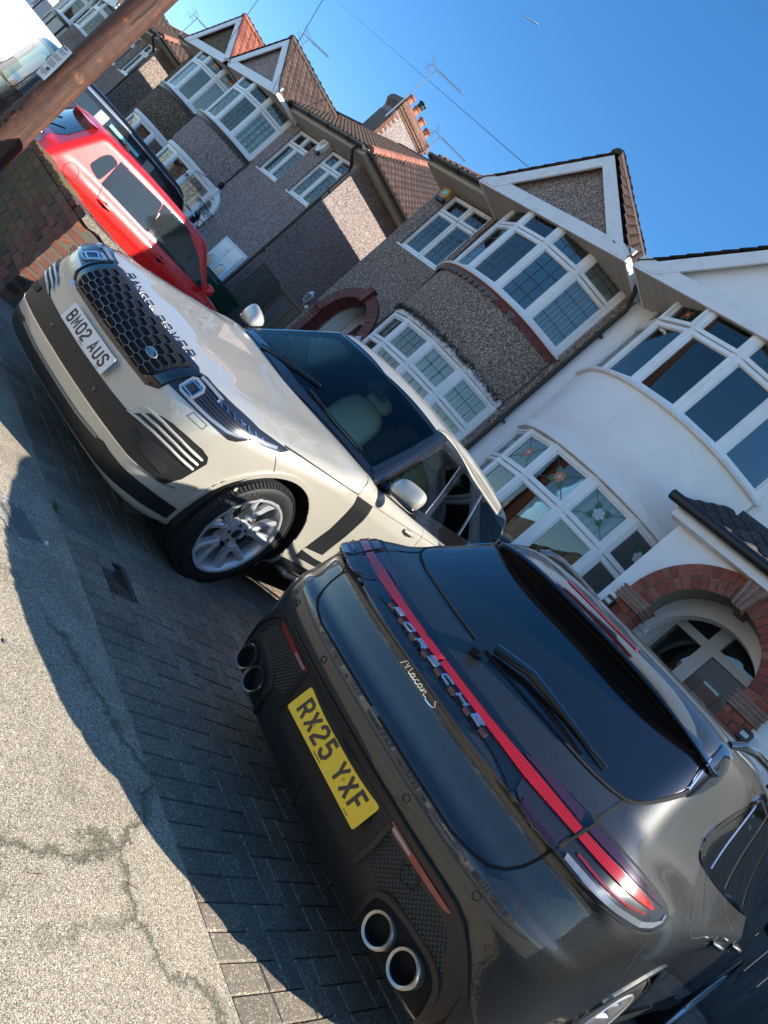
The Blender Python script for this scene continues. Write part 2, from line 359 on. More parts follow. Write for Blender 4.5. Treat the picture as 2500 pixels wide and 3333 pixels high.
M['alloy_dark'] = mat('dark alloy', (.08,.082,.088), .3, .8, .4)
M['chrome'] = mat('chrome', (.78,.79,.82), .08, 1.0)
M['badge_chrome'] = mat('polished lettering', (.82,.84,.88), .12, 1.0)
M['dark_chrome'] = mat('dark chrome lettering', (.16,.165,.18), .22, .9)
M['steel'] = mat('brushed steel', (.45,.43,.39), .35, .9)
M['disc'] = mat('brake disc', (.28,.26,.25), .35, .9); M['rust'] = mat('rusty hub', (.16,.08,.045), .7, .3)
M['gloss_black'] = mat('gloss black trim', (.006,.006,.007), .12, coat=1.0)
M['matt_black'] = mat('textured black plastic', (.009,.009,.0095), .6, nodes=lambda t, b: bumpn(t, b, noise(t, coords(t), 260, 3), .2, .001))
M['satin_black'] = mat('satin black plastic', (.010,.0105,.0115), .42)
M['gap'] = mat('panel gap', (.003,.003,.003), .9)
M['void'] = mat('void', (.0015,.0015,.0015), .95)
def paint(base, flake, rough, seed, fl=.5, scale=900):
    def f(t, b):
        v = coords(t); vc = voro(t, v, scale); se = N(t, 'ShaderNodeSeparateColor'); t.links.new(vc, se.inputs[0])
        t.links.new(ramp(t, se.outputs[0], [(0, base), (.62, base), (1, flake)]), b.inputs['Base Color'])
        n = N(t, 'ShaderNodeBump'); n.inputs['Strength'].default_value = fl; n.inputs['Distance'].default_value = .0006
        t.links.new(se.outputs[1], n.inputs['Height']); t.links.new(n.outputs[0], b.inputs['Normal'])
        b.inputs['Coat Weight'].default_value = 1; b.inputs['Coat Roughness'].default_value = .018; b.inputs['Coat IOR'].default_value = 1.52
    return f
M['champagne'] = mat('champagne silver metallic paint', rough=.36, metal=.40, nodes=paint((.50,.465,.39), (.64,.60,.52), .34, 1, .2))
M['champagne_flat'] = mat('champagne trim', (.30,.285,.25), .35, .5, .6)
M['volcano'] = mat('dark grey metallic paint', rough=.42, metal=.22, nodes=paint((.0075,.009,.0105), (.055,.058,.055), .40, 2, .22, 1100))
M['red_paint'] = mat('bright red paint', (.72,.010,.006), .38, 0, .8)
M['black_paint'] = mat('black car paint', (.004,.005,.009), .25, 0, .35, spec=.25)
M['white_paint'] = mat('white van paint', (.46,.47,.48), .4, 0, .5)
M['plate_white'] = mat('white number plate', (.72,.73,.72), .28, coat=.6); M['plate_yellow'] = mat('yellow number plate', (.80,.50,.006), .25, coat=.7)
M['plate_ink'] = mat('plate lettering', (.006,.006,.007), .3, coat=.5)
def _redlens(t, b):
    v = coords(t, 'Object'); wv = N(t, 'ShaderNodeTexWave', wave_type='BANDS', bands_direction='Z'); wv.inputs['Scale'].default_value = 38; t.links.new(v, wv.inputs[0])
    t.links.new(ramp(t, wv.outputs[1], [(.1, (.26,.004,.004)), (.6, (.44,.007,.006))]), b.inputs['Base Color'])
M['red_lens'] = mat('red lamp strip', rough=.2, coat=1.0, nodes=_redlens)
M['red_refl'] = mat('red reflector', (.22,.012,.010), .2, coat=1.0)
M['clear_lens'] = mat('clear ribbed lens', (.24,.26,.29), .2, .3, 1.0)
M['lamp_dark'] = mat('smoked lamp interior', (.018,.020,.026), .30, .2, .5)
M['smoke_purple'] = mat('purple tinted lens', (.05,.018,.035), .2, .2, 1.0)
M['leather'] = mat('cream leather', (.66,.63,.46), .55); M['dash'] = mat('dark dashboard', (.02,.025,.03), .6)
M['liner'] = mat('wheel arch liner', (.006,.006,.006), .95)
def _wood(c0, c1, sc=(3,3,30), dist=6, kind='Object'):
    def f(t, b):
        mp = coords(t, kind, sc); n = noise(t, mp, 1.0, 6, .65); t.links.new(ramp(t, n, [(.3, c0), (.7, c1)]), b.inputs['Base Color']); bumpn(t, b, n, .4, .004)
    return f
M['gate_wood'] = mat('brown gate timber', rough=.8, nodes=_wood((.085,.055,.030), (.17,.115,.065), (14,14,1.2)))
M['gate_grey'] = mat('weathered gate timber', rough=.85, nodes=_wood((.075,.068,.06), (.14,.13,.115), (14,14,1.2)))
M['door_wood'] = mat('dark red wood door', rough=.35, coat=.4, nodes=_wood((.035,.010,.006), (.085,.022,.012), (25,25,1.5)))
def _pole(t, b):
    mp = coords(t, 'Object', (16, 16, 1.0)); n = noise(t, mp, 1.0, 10, .78)
    ob = coords(t); wv = N(t, 'ShaderNodeTexWave', wave_type='RINGS', rings_direction='Y'); wv.inputs['Scale'].default_value = 5; wv.inputs['Distortion'].default_value = 9; wv.inputs['Detail'].default_value = 3; wv.inputs['Detail Scale'].default_value = .7
    mp2 = coords(t, 'Object', (1.3, 1.3, .5)); t.links.new(mp2, wv.inputs[0])
    col = ramp(t, n, [(.30, (.016,.008,.005)), (.42, (.050,.021,.013)), (.52, (.075,.031,.018)), (.62, (.115,.050,.030)), (.75, (.19,.095,.055))])
    col = mix(t, col, ramp(t, wv.outputs[1], [(.1, (.45,.42,.40)), (.5, (1.05,1.0,1.0))]), .22, 'MULTIPLY')
    orange = ramp(t, noise(t, ob, 5.5, 5, .7), [(.60, (0,0,0)), (.68, (1,1,1))]); col = mix(t, col, (.32,.11,.03), mth(t, 'MULTIPLY', orange, .55))
    crk = ramp(t, noise(t, coords(t, 'Object', (16, 16, .55)), 1, 4, .5), [(.30, (0,0,0)), (.345, (1,1,1))]); col = mix(t, (.012,.006,.004), col, crk)
    t.links.new(col, b.inputs['Base Color']); h = mth(t, 'ADD', n, mth(t, 'MULTIPLY', crk, .8)); bumpn(t, b, h, .8, .012)
M['pole_wood'] = mat('creosoted pole timber', rough=.72, nodes=_pole)
M['paper'] = mat('notice paper', (.70,.71,.72), .5); M['ink'] = mat('printed ink', (.05,.05,.06), .6)
M['bin_green'] = mat('green bin plastic', (.008,.045,.028), .45); M['iron_black'] = mat('black wrought iron', (.008,.008,.009), .5)
M['leafy'] = mat('clipped leaf', (.012,.022,.010), .7); M['twig'] = mat('dry twig', (.055,.045,.03), .9); M['moss'] = mat('moss', (.10,.13,.02), .9)
M['dead_leaf'] = mat('dead leaf litter', rough=.9, nodes=lambda t, b: t.links.new(ramp(t, N(t, 'ShaderNodeObjectInfo').outputs['Random'], [(0, (.10,.055,.03)), (1, (.22,.12,.06))]), b.inputs['Base Color']))
M['alarm_yellow'] = mat('yellow alarm box', (.50,.26,.03), .5); M['alarm_blue'] = mat('navy alarm base', (.01,.02,.06), .4); M['aluminium'] = mat('aerial aluminium', (.40,.41,.42), .4, .9)
M['sticker_blue'] = mat('blue sticker', (.04,.28,.42), .5); M['sticker_cyan'] = mat('pale cyan sticker', (.20,.62,.62), .5); M['sticker_yellow'] = mat('pale yellow sticker', (.60,.62,.25), .5)
M['grey_pillar'] = mat('grey metallic pillar', (.22,.22,.215), .35, .7, .6)
M['teal'] = mat('teal cloth', (.01,.14,.13), .9)
M['terra_pot'] = mat('terracotta pot', (.36,.12,.06), .8); M['cement'] = mat('cement render', rough=.9, nodes=grainy(50, [(0,(.10,.09,.08)),(1,(.22,.20,.18))], .004))
M['cloud'] = None

# ---------------------------------------------------------------- object helpers
def link(o, parent=None):
    C.objects.link(o)
    if parent is not None: o.parent = parent
    return o
def mesh_obj(name, V, F, m, parent=None, smooth=False, normals=None):
    me = bpy.data.meshes.new(name); me.from_pydata([tuple(map(float, v)) for v in V], [], [tuple(map(int, f)) for f in F])
    if smooth: me.polygons.foreach_set('use_smooth', [True]*len(me.polygons))
    if normals is not None: me.normals_split_custom_set_from_vertices([tuple(map(float, n)) for n in normals])
    if m is not None: me.materials.append(m)
    me.update(); return link(bpy.data.objects.new(name, me), parent)
def tag(o, label, cat, group=None):
    o['label'] = label; o['category'] = cat
    if group: o['group'] = group
    return o
def thing(name, label, cat, loc=(0,0,0), rotz=0, group=None, mtx=None):
    o = bpy.data.objects.new(name, None); C.objects.link(o); o.empty_display_size = .2
    if mtx is not None: o.matrix_world = mtx
    else: o.location = loc; o.rotation_euler = (0, 0, rotz)
    return tag(o, label, cat, group)
def struct(o): o['kind'] = 'structure'; return o
def stuff(o): o['kind'] = 'stuff'; return o
class MB:
    def __init__(s): s.V = []; s.F = []
    def add(s, V, F):
        b = len(s.V); s.V += [tuple(v) for v in V]; s.F += [tuple(b+i for i in f) for f in F]; return s
    def box(s, a, b, mtx=None):
        x0, y0, z0 = a; x1, y1, z1 = b
        V = [(x0,y0,z0),(x1,y0,z0),(x1,y1,z0),(x0,y1,z0),(x0,y0,z1),(x1,y0,z1),(x1,y1,z1),(x0,y1,z1)]
        if mtx is not None: V = [tuple(mtx@Vector(v)) for v in V]
        return s.add(V, [(3,2,1,0),(4,5,6,7),(0,1,5,4),(1,2,6,5),(2,3,7,6),(3,0,4,7)])
    def bbox(s, a, b, r=.004, mtx=None):
        """box with chamfered long edges"""
        x0, y0, z0 = a; x1, y1, z1 = b; V = []; F = []
        def P(sx, sy, sz, ax):
            p = [x1 if sx else x0, y1 if sy else y0, z1 if sz else z0]
            for i, q in enumerate((sx, sy, sz)):
                if i != ax: p[i] += (-r if q else r)
            return tuple(p)
        ix = {}
        for sx in (0,1):
            for sy in (0,1):
                for sz in (0,1):
                    for ax in range(3): ix[(sx,sy,sz,ax)] = len(V); V.append(P(sx,sy,sz,ax))
        for ax in range(3):
            o = [i for i in range(3) if i != ax]
            for sd in (0,1):
                q = []
                for a2, b2 in ((0,0),(1,0),(1,1),(0,1)):
                    k = [0,0,0]; k[ax] = sd; k[o[0]] = a2; k[o[1]] = b2; q.append(ix[(*k, ax)])
                flip = (sd == 0) ^ (ax == 1); F.append(tuple(q[::-1] if flip else q))
        for e in range(3):
            o = [i for i in range(3) if i != e]
            for a2 in (0,1):
                for b2 in (0,1):
                    k0 = [0,0,0]; k1 = [0,0,0]; k0[e] = 0; k1[e] = 1
                    for k in (k0, k1): k[o[0]] = a2; k[o[1]] = b2
                    F.append((ix[(*k0, o[0])], ix[(*k1, o[0])], ix[(*k1, o[1])], ix[(*k0, o[1])]))
        for c in range(8):
            k = ((c>>2)&1, (c>>1)&1, c&1); F.append((ix[(*k,0)], ix[(*k,1)], ix[(*k,2)]))
        if mtx is not None: V = [tuple(mtx@Vector(v)) for v in V]
        return s.add(V, F)
    def prism(s, poly, f0, f1):
        """poly: list of 2D points; f0/f1 map (a,b) to the two 3D faces"""
        n = len(poly); V = [f0(*p) for p in poly]+[f1(*p) for p in poly]
        return s.add(V, [tuple(range(n))[::-1], tuple(range(n, 2*n))]+[(i, (i+1)%n, n+(i+1)%n, n+i) for i in range(n)])
    def tube(s, path, r, n=10, cap=True, closed=False):
        path = [Vector(p) for p in path]; R = r if hasattr(r, '__len__') else [r]*len(path); m = len(path); V = []; ref = None
        for i, p in enumerate(path):
            a = path[i-1] if i > 0 else (path[-1] if closed else p); b = path[i+1] if i < m-1 else (path[0] if closed else p)
            d = (b-a).normalized()
            if ref is None: ref = Vector((0,0,1)) if abs(d.z) < .9 else Vector((1,0,0))
            u = (ref-d*ref.dot(d)).normalized(); ref = u; v = d.cross(u)
            V += [tuple(p+(u*math.cos(2*math.pi*k/n)+v*math.sin(2*math.pi*k/n))*R[i]) for k in range(n)]
        F = [(i*n+k, i*n+(k+1)%n, ((i+1)%m)*n+(k+1)%n, ((i+1)%m)*n+k) for i in range(m if closed else m-1) for k in range(n)]
        if cap and not closed: F += [tuple(range(n))[::-1], tuple((m-1)*n+k for k in range(n))]
        return s.add(V, F)
    def lathe(s, prof, n=32, mtx=None, a0=0, a1=2*math.pi):
        """prof: (radius, axial) pairs spun round local X axis"""
        full = abs(a1-a0-2*math.pi) < 1e-6; k = n if full else n+1; V = []
        for r, h in prof:
            for i in range(k):
                a = a0+(a1-a0)*i/n; V.append((h, r*math.cos(a), r*math.sin(a)))
        if mtx is not None: V = [tuple(mtx@Vector(v)) for v in V]
        m = len(prof); F = []
        for j in range(m-1):
            for i in range(n):
                i2 = (i+1)%k; F.append((j*k+i, j*k+i2, (j+1)*k+i2, (j+1)*k+i))
        return s.add(V, F)
    def build(s, name, m, parent=None, smooth=False, bevel=None):
        o = mesh_obj(name, s.V, s.F, m, parent, False)
        if smooth:
            me = o.data; me.polygons.foreach_set('use_smooth', [True]*len(me.polygons))
            bm = bmesh.new(); bm.from_mesh(me); bmesh.ops.recalc_face_normals(bm, faces=bm.faces)
            for e in bm.edges:
                if len(e.link_faces) == 2 and e.calc_face_angle(0) > math.radians(smooth if smooth is not True else 38): e.smooth = False
            bm.to_mesh(me); bm.free()
        else:
            me = o.data; bm = bmesh.new(); bm.from_mesh(me); bmesh.ops.recalc_face_normals(bm, faces=bm.faces); bm.to_mesh(me); bm.free()
        return o
def inst(o, name, loc, rot=None, parent=None, mtx=None):
    c = bpy.data.objects.new(name, o.data); C.objects.link(c)
    if parent is not None: c.parent = parent
    if mtx is not None: c.matrix_local = mtx
    else:
        c.location = loc
        if rot: c.rotation_euler = rot
    return c
def copy_tree(o, parent=None):
    c = o.copy(); C.objects.link(c)
    if parent is not None: c.parent = parent
    for ch in list(o.children): copy_tree(ch, c)
    return c
def GZ(x, y):
    """ground height: pavement, then the drives rise a little more steeply towards the houses"""
    z = .0064*max(-40, min(x, 10))
    return z+(.026*y if y < 2 else .052+.045*(min(y, 9)-2))

# ---- stroke lettering
GL = {
'R': [[(0,0),(0,1),(.62,1),(.8,.88),(.8,.62),(.62,.5),(0,.5)],[(.42,.5),(.82,0)]], 'X': [[(0,0),(.85,1)],[(0,1),(.85,0)]],
'2': [[(0,.72),(0,.88),(.18,1),(.6,1),(.78,.86),(.78,.64),(0,.16),(0,0),(.8,0)]], '5': [[(.75,1),(.05,1),(.05,.58),(.55,.6),(.78,.46),(.78,.16),(.58,0),(.2,0),(0,.14),(0,.26)]],
'Y': [[(0,1),(.4,.45),(.8,1)],[(.4,.45),(.4,0)]], 'F': [[(0,0),(0,1),(.75,1)],[(0,.53),(.62,.53)]], 'B': [[(0,0),(0,1),(.58,1),(.74,.88),(.74,.66),(.58,.53),(0,.53)],[(.55,.53),(.78,.4),(.78,.13),(.6,0),(0,0)]],
'M': [[(0,0),(0,1),(.45,.35),(.9,1),(.9,0)]], '0': [[(0,.2),(0,.8),(.18,1),(.6,1),(.78,.8),(.78,.2),(.6,0),(.18,0),(0,.2)]],
'A': [[(0,0),(.4,1),(.8,0)],[(.14,.3),(.66,.3)]], 'U': [[(0,1),(0,.2),(.18,0),(.6,0),(.78,.2),(.78,1)]], 'S': [[(.76,.74),(.76,.88),(.58,1),(.2,1),(.02,.86),(.02,.66),(.76,.36),(.76,.14),(.58,0),(.18,0),(0,.14),(0,.26)]],
'P': [[(0,0),(0,1),(.7,1),(.86,.88),(.86,.56),(.7,.44),(0,.44)]], 'O': [[(0,.15),(0,.85),(.15,1),(.78,1),(.93,.85),(.93,.15),(.78,0),(.15,0),(0,.15)]],
'C': [[(.9,1),(.15,1),(0,.85),(0,.15),(.15,0),(.9,0)]], 'H': [[(0,0),(0,1)],[(.88,0),(.88,1)],[(0,.5),(.88,.5)]], 'E': [[(.82,1),(0,1),(0,0),(.82,0)],[(0,.5),(.75,.5)]],
'N': [[(0,0),(0,1),(.8,0),(.8,1)]], 'G': [[(.8,1),(.15,1),(0,.85),(0,.15),(.15,0),(.66,0),(.82,.15),(.82,.5),(.45,.5)]], 'V': [[(0,1),(.42,0),(.84,1)]], 'L': [[(0,1),(0,0),(.7,0)]],
'D': [[(0,0),(0,1),(.55,1),(.8,.78),(.8,.22),(.55,0),(0,0)]], 'I': [[(0,0),(0,1)]], '7': [[(0,1),(.75,1),(.25,0)]], '4': [[(.6,0),(.6,1),(0,.3),(.8,.3)]], '1': [[(.1,.8),(.35,1),(.35,0)]], '/': [[(0,0),(.6,1)]],
's': [[(.74,.9),(.55,1),(.2,1),(0,.85),(.05,.6),(.7,.42),(.76,.15),(.55,0),(.2,0),(0,.12)]]}
GL['PS'] = [[(.88,1),(.14,1),(0,.88),(0,.64),(.14,.52),(.76,.52),(.9,.4),(.9,.12),(.76,0),(0,0)]]
def ribbon(pts, h, closed=False):
    """2D polyline -> (V, F) ribbon of half width h, mitred"""
    n = len(pts); P = [np.array(p, float) for p in pts]; closed = closed or np.allclose(P[0], P[-1])
    L = []; Rr = []
    for i in range(n):
        a = P[i-1] if i > 0 else (P[-2] if closed else None); b = P[i+1] if i < n-1 else (P[1] if closed else None)
        d1 = (P[i]-a)/max(np.linalg.norm(P[i]-a), 1e-9) if a is not None else None; d2 = (b-P[i])/max(np.linalg.norm(b-P[i]), 1e-9) if b is not None else None
        if d1 is None: nn = np.array([-d2[1], d2[0]]); k = 1
        elif d2 is None: nn = np.array([-d1[1], d1[0]]); k = 1
        else:
            n1 = np.array([-d1[1], d1[0]]); n2 = np.array([-d2[1], d2[0]]); nn = n1+n2; q = np.linalg.norm(nn)
            if q < .3: nn = n1; k = 1
            else: nn = nn/q; k = min(1/max(nn@n1, .35), 1.9)
        L.append(P[i]+nn*h*k); Rr.append(P[i]-nn*h*k)
    V = L+Rr; F = [(i, n+i, n+i+1, i+1) for i in range(n-1)]
    return V, F
def glyph(mb, ch, ht, wd, h, place, th):
    """place(a,b,depth) -> 3D"""
    for k, pl in enumerate(GL[ch]):
        V, F = ribbon([(p[0]*wd, p[1]*ht) for p in pl], h); n = len(V)
        V3 = [place(v[0], v[1], th+k*.00012) for v in V]+[place(v[0], v[1], 0) for v in V]
        m = n//2; Fs = [f for f in F]+[tuple(n+i for i in f[::-1]) for f in F]
        for i in range(m-1): Fs += [(i, i+1, n+i+1, n+i), (m+i+1, m+i, n+m+i, n+m+i+1)]
        Fs += [(0, n, n+m, m), (m-1, 2*m-1, n+2*m-1, n+m-1)]
        mb.add(V3, Fs)

# ---------------------------------------------------------------- ground
def build_ground():
    # pavement: one big tarmac sheet; drive sub-base 45 mm lower than the pavers' tops beyond y=2; road with kerb behind the camera
    V = []; F = []; xs = [-400,-120,-40,-20,-10,-5,-2,0,2,6,10,60,400]; 
    ys = [-3.2,-2,-1,0,1,1.6,2.0]
    for y in ys:
        for x in xs: V.append((x, y, GZ(x, y)))
    n = len(xs); F = [(j*n+i, j*n+i+1, (j+1)*n+i+1, (j+1)*n+i) for j in range(len(ys)-1) for i in range(n-1)]
    struct(mesh_obj('pavement', V, F, M['tarmac']))
    V = []; ys = [2.0,2.6,4,6,8,9,60,600]
    for y in ys:
        for x in xs: V.append((x, y, GZ(x, y)-.012))
    F = [(j*n+i, j*n+i+1, (j+1)*n+i+1, (j+1)*n+i) for j in range(len(ys)-1) for i in range(n-1)]
    struct(mesh_obj('driveway_bed', V, F, M['joint']))
    mb = MB()
    for i in range(-14, 10):
        x = i*.915*1.0; mb.bbox((x, -3.33, GZ(x, -3.2)-.2), (x+.905, -3.2, GZ(x, -3.2)+.004), .01)
    k = mb.build('kerb', M['concrete']); struct(k)
    for i, (ya, yb) in enumerate(((-9.6, -3.33),)):
        V = [(x, y, GZ(x, -3.2)-.115+(.0 if y > ya else 0)) for y in (ya, yb) for x in xs]; F = [(i, i+1, n+i+1, n+i) for i in range(n-1)]; struct(mesh_obj('road', V, F, M['road']))
    V = [(x, y, GZ(x, -3.2)+.0) for y in (-600, -30, -9.6) for x in xs]; F = [(j*n+i, j*n+i+1, (j+1)*n+i+1, (j+1)*n+i) for j in range(2) for i in range(n-1)]
    struct(mesh_obj('far_pavement', V, F, M['tarmac']))
    V = [(x, -9.6, GZ(x,-3.2)-.12*k2) for k2 in (1,0) for x in xs]; struct(mesh_obj('far_kerb', V, [(i, i+1, n+i+1, n+i) for i in range(n-1)], M['concrete']))

def build_paving():
    """edge course of headers, then square herringbone; nearest pavers are single objects, the rest joined"""
    b, l, j = .0935, .187, .0035; items = []
    x = -9.2
    while x < 2.2: items.append((x+b/2, 2.0+l/2, 0, l-b)); x += b
    y0 = 2.0+l; nx = int(11.4/b); ny = int(6.0/b)
    for i in range(nx):
        for jx in range(ny):
            k = (i-jx) % 4; cx = -9.2+b*i; cy = y0+b*jx
            if k == 2 and jx == 0: items.append((cx+b/2, cy+b/2, 2, 0))
            if k == 0: items.append((cx+b, cy+b/2, 1, 0))
            elif k == 3 and jx+1 < ny: items.append((cx+b/2, cy+b, 0, 0))
    def shape(w, d, seed):
        r = .0045; h = .045; V = []
        ins = [(0, -h), (0, -r), (r, 0)]
        for o, z in ins:
            V += [(-w/2+o, -d/2+o, z), (w/2-o, -d/2+o, z), (w/2-o, d/2-o, z), (-w/2+o, d/2-o, z)]
        F = [(0,1,5,4),(1,2,6,5),(2,3,7,6),(3,0,4,7),(4,5,9,8),(5,6,10,9),(6,7,11,10),(7,4,8,11),(8,9,10,11)]
        return V, F
    Vh, Fh = shape(b-j, b-j, 0); meh = bpy.data.meshes.new('paver'); meh.from_pydata(Vh, [], Fh); meh.materials.append(M['paver']); meh.update()
    V, F = shape(b-j, l-j, 0); me = bpy.data.meshes.new('paver'); me.from_pydata(V, [], F); me.materials.append(M['paver']); me.update()
    root = struct(mesh_obj('block_paving', [(-9.2,2.0,GZ(-9.2,2)-.0125),(2.2,2.0,GZ(2.2,2)-.0125),(2.2,7.9,GZ(2.2,7.9)-.0125),(-9.2,7.9,GZ(-9.2,7.9)-.0125)], [(0,1,2,3)], M['joint']))
    cpos = Vector((0, 0, 1.3)); R3 = cam.matrix_world.to_3x3().inverted()
    def seen(x, y):
        p = R3@(Vector((x, y, GZ(x, y)))-cpos)
        if p.z > -.3: return None
        u = 1250+2400*p.x/-p.z; v = 1666-2400*p.y/-p.z
        return (-90 < u < 2590 and -90 < v < 3430) and not (x > -.25+.0) and not (-2.1 < x < -.3 and y > 3.0) and not (x < -3.4 and y > 3.6) and not (x < -4.6 and y > 2.6)
    vis = []; rest = []
    for it in items:
        x, y = it[0], it[1]
        if -2.72 < x < -2.44 and 2.18 < y < 2.34: continue   # slot of the drain
        (vis if seen(x, y) else rest).append(it)
    vis.sort(key=lambda t: t[0]**2+t[1]**2); near = vis[:300]; rest = vis[300:]+rest
    def M4(it):
        x, y, rot, ex = it; z = GZ(x, y)+random.uniform(-.0015, .0015)
        sl = math.atan(.045) if y > 2 else 0
        m = Matrix.Translation((x, y, z))@Matrix.Rotation(sl+random.uniform(-.008,.008), 4, 'X')@Matrix.Rotation(random.uniform(-.008,.008), 4, 'Y')@Matrix.Rotation((math.pi/2 if rot == 1 else 0)+random.uniform(-.012,.012), 4, 'Z')
        return m
    for it in near:
        o = bpy.data.objects.new('paver', meh if it[2] == 2 else me); C.objects.link(o); o.parent = root; o.matrix_local = M4(it)
    mb = MB()
    for it in rest:
        m = M4(it); mb.add([tuple(m@Vector(v)) for v in (Vh if it[2] == 2 else V)], F)
    o = mesh_obj('paver', mb.V, mb.F, M['paver'], root); stuff(o)

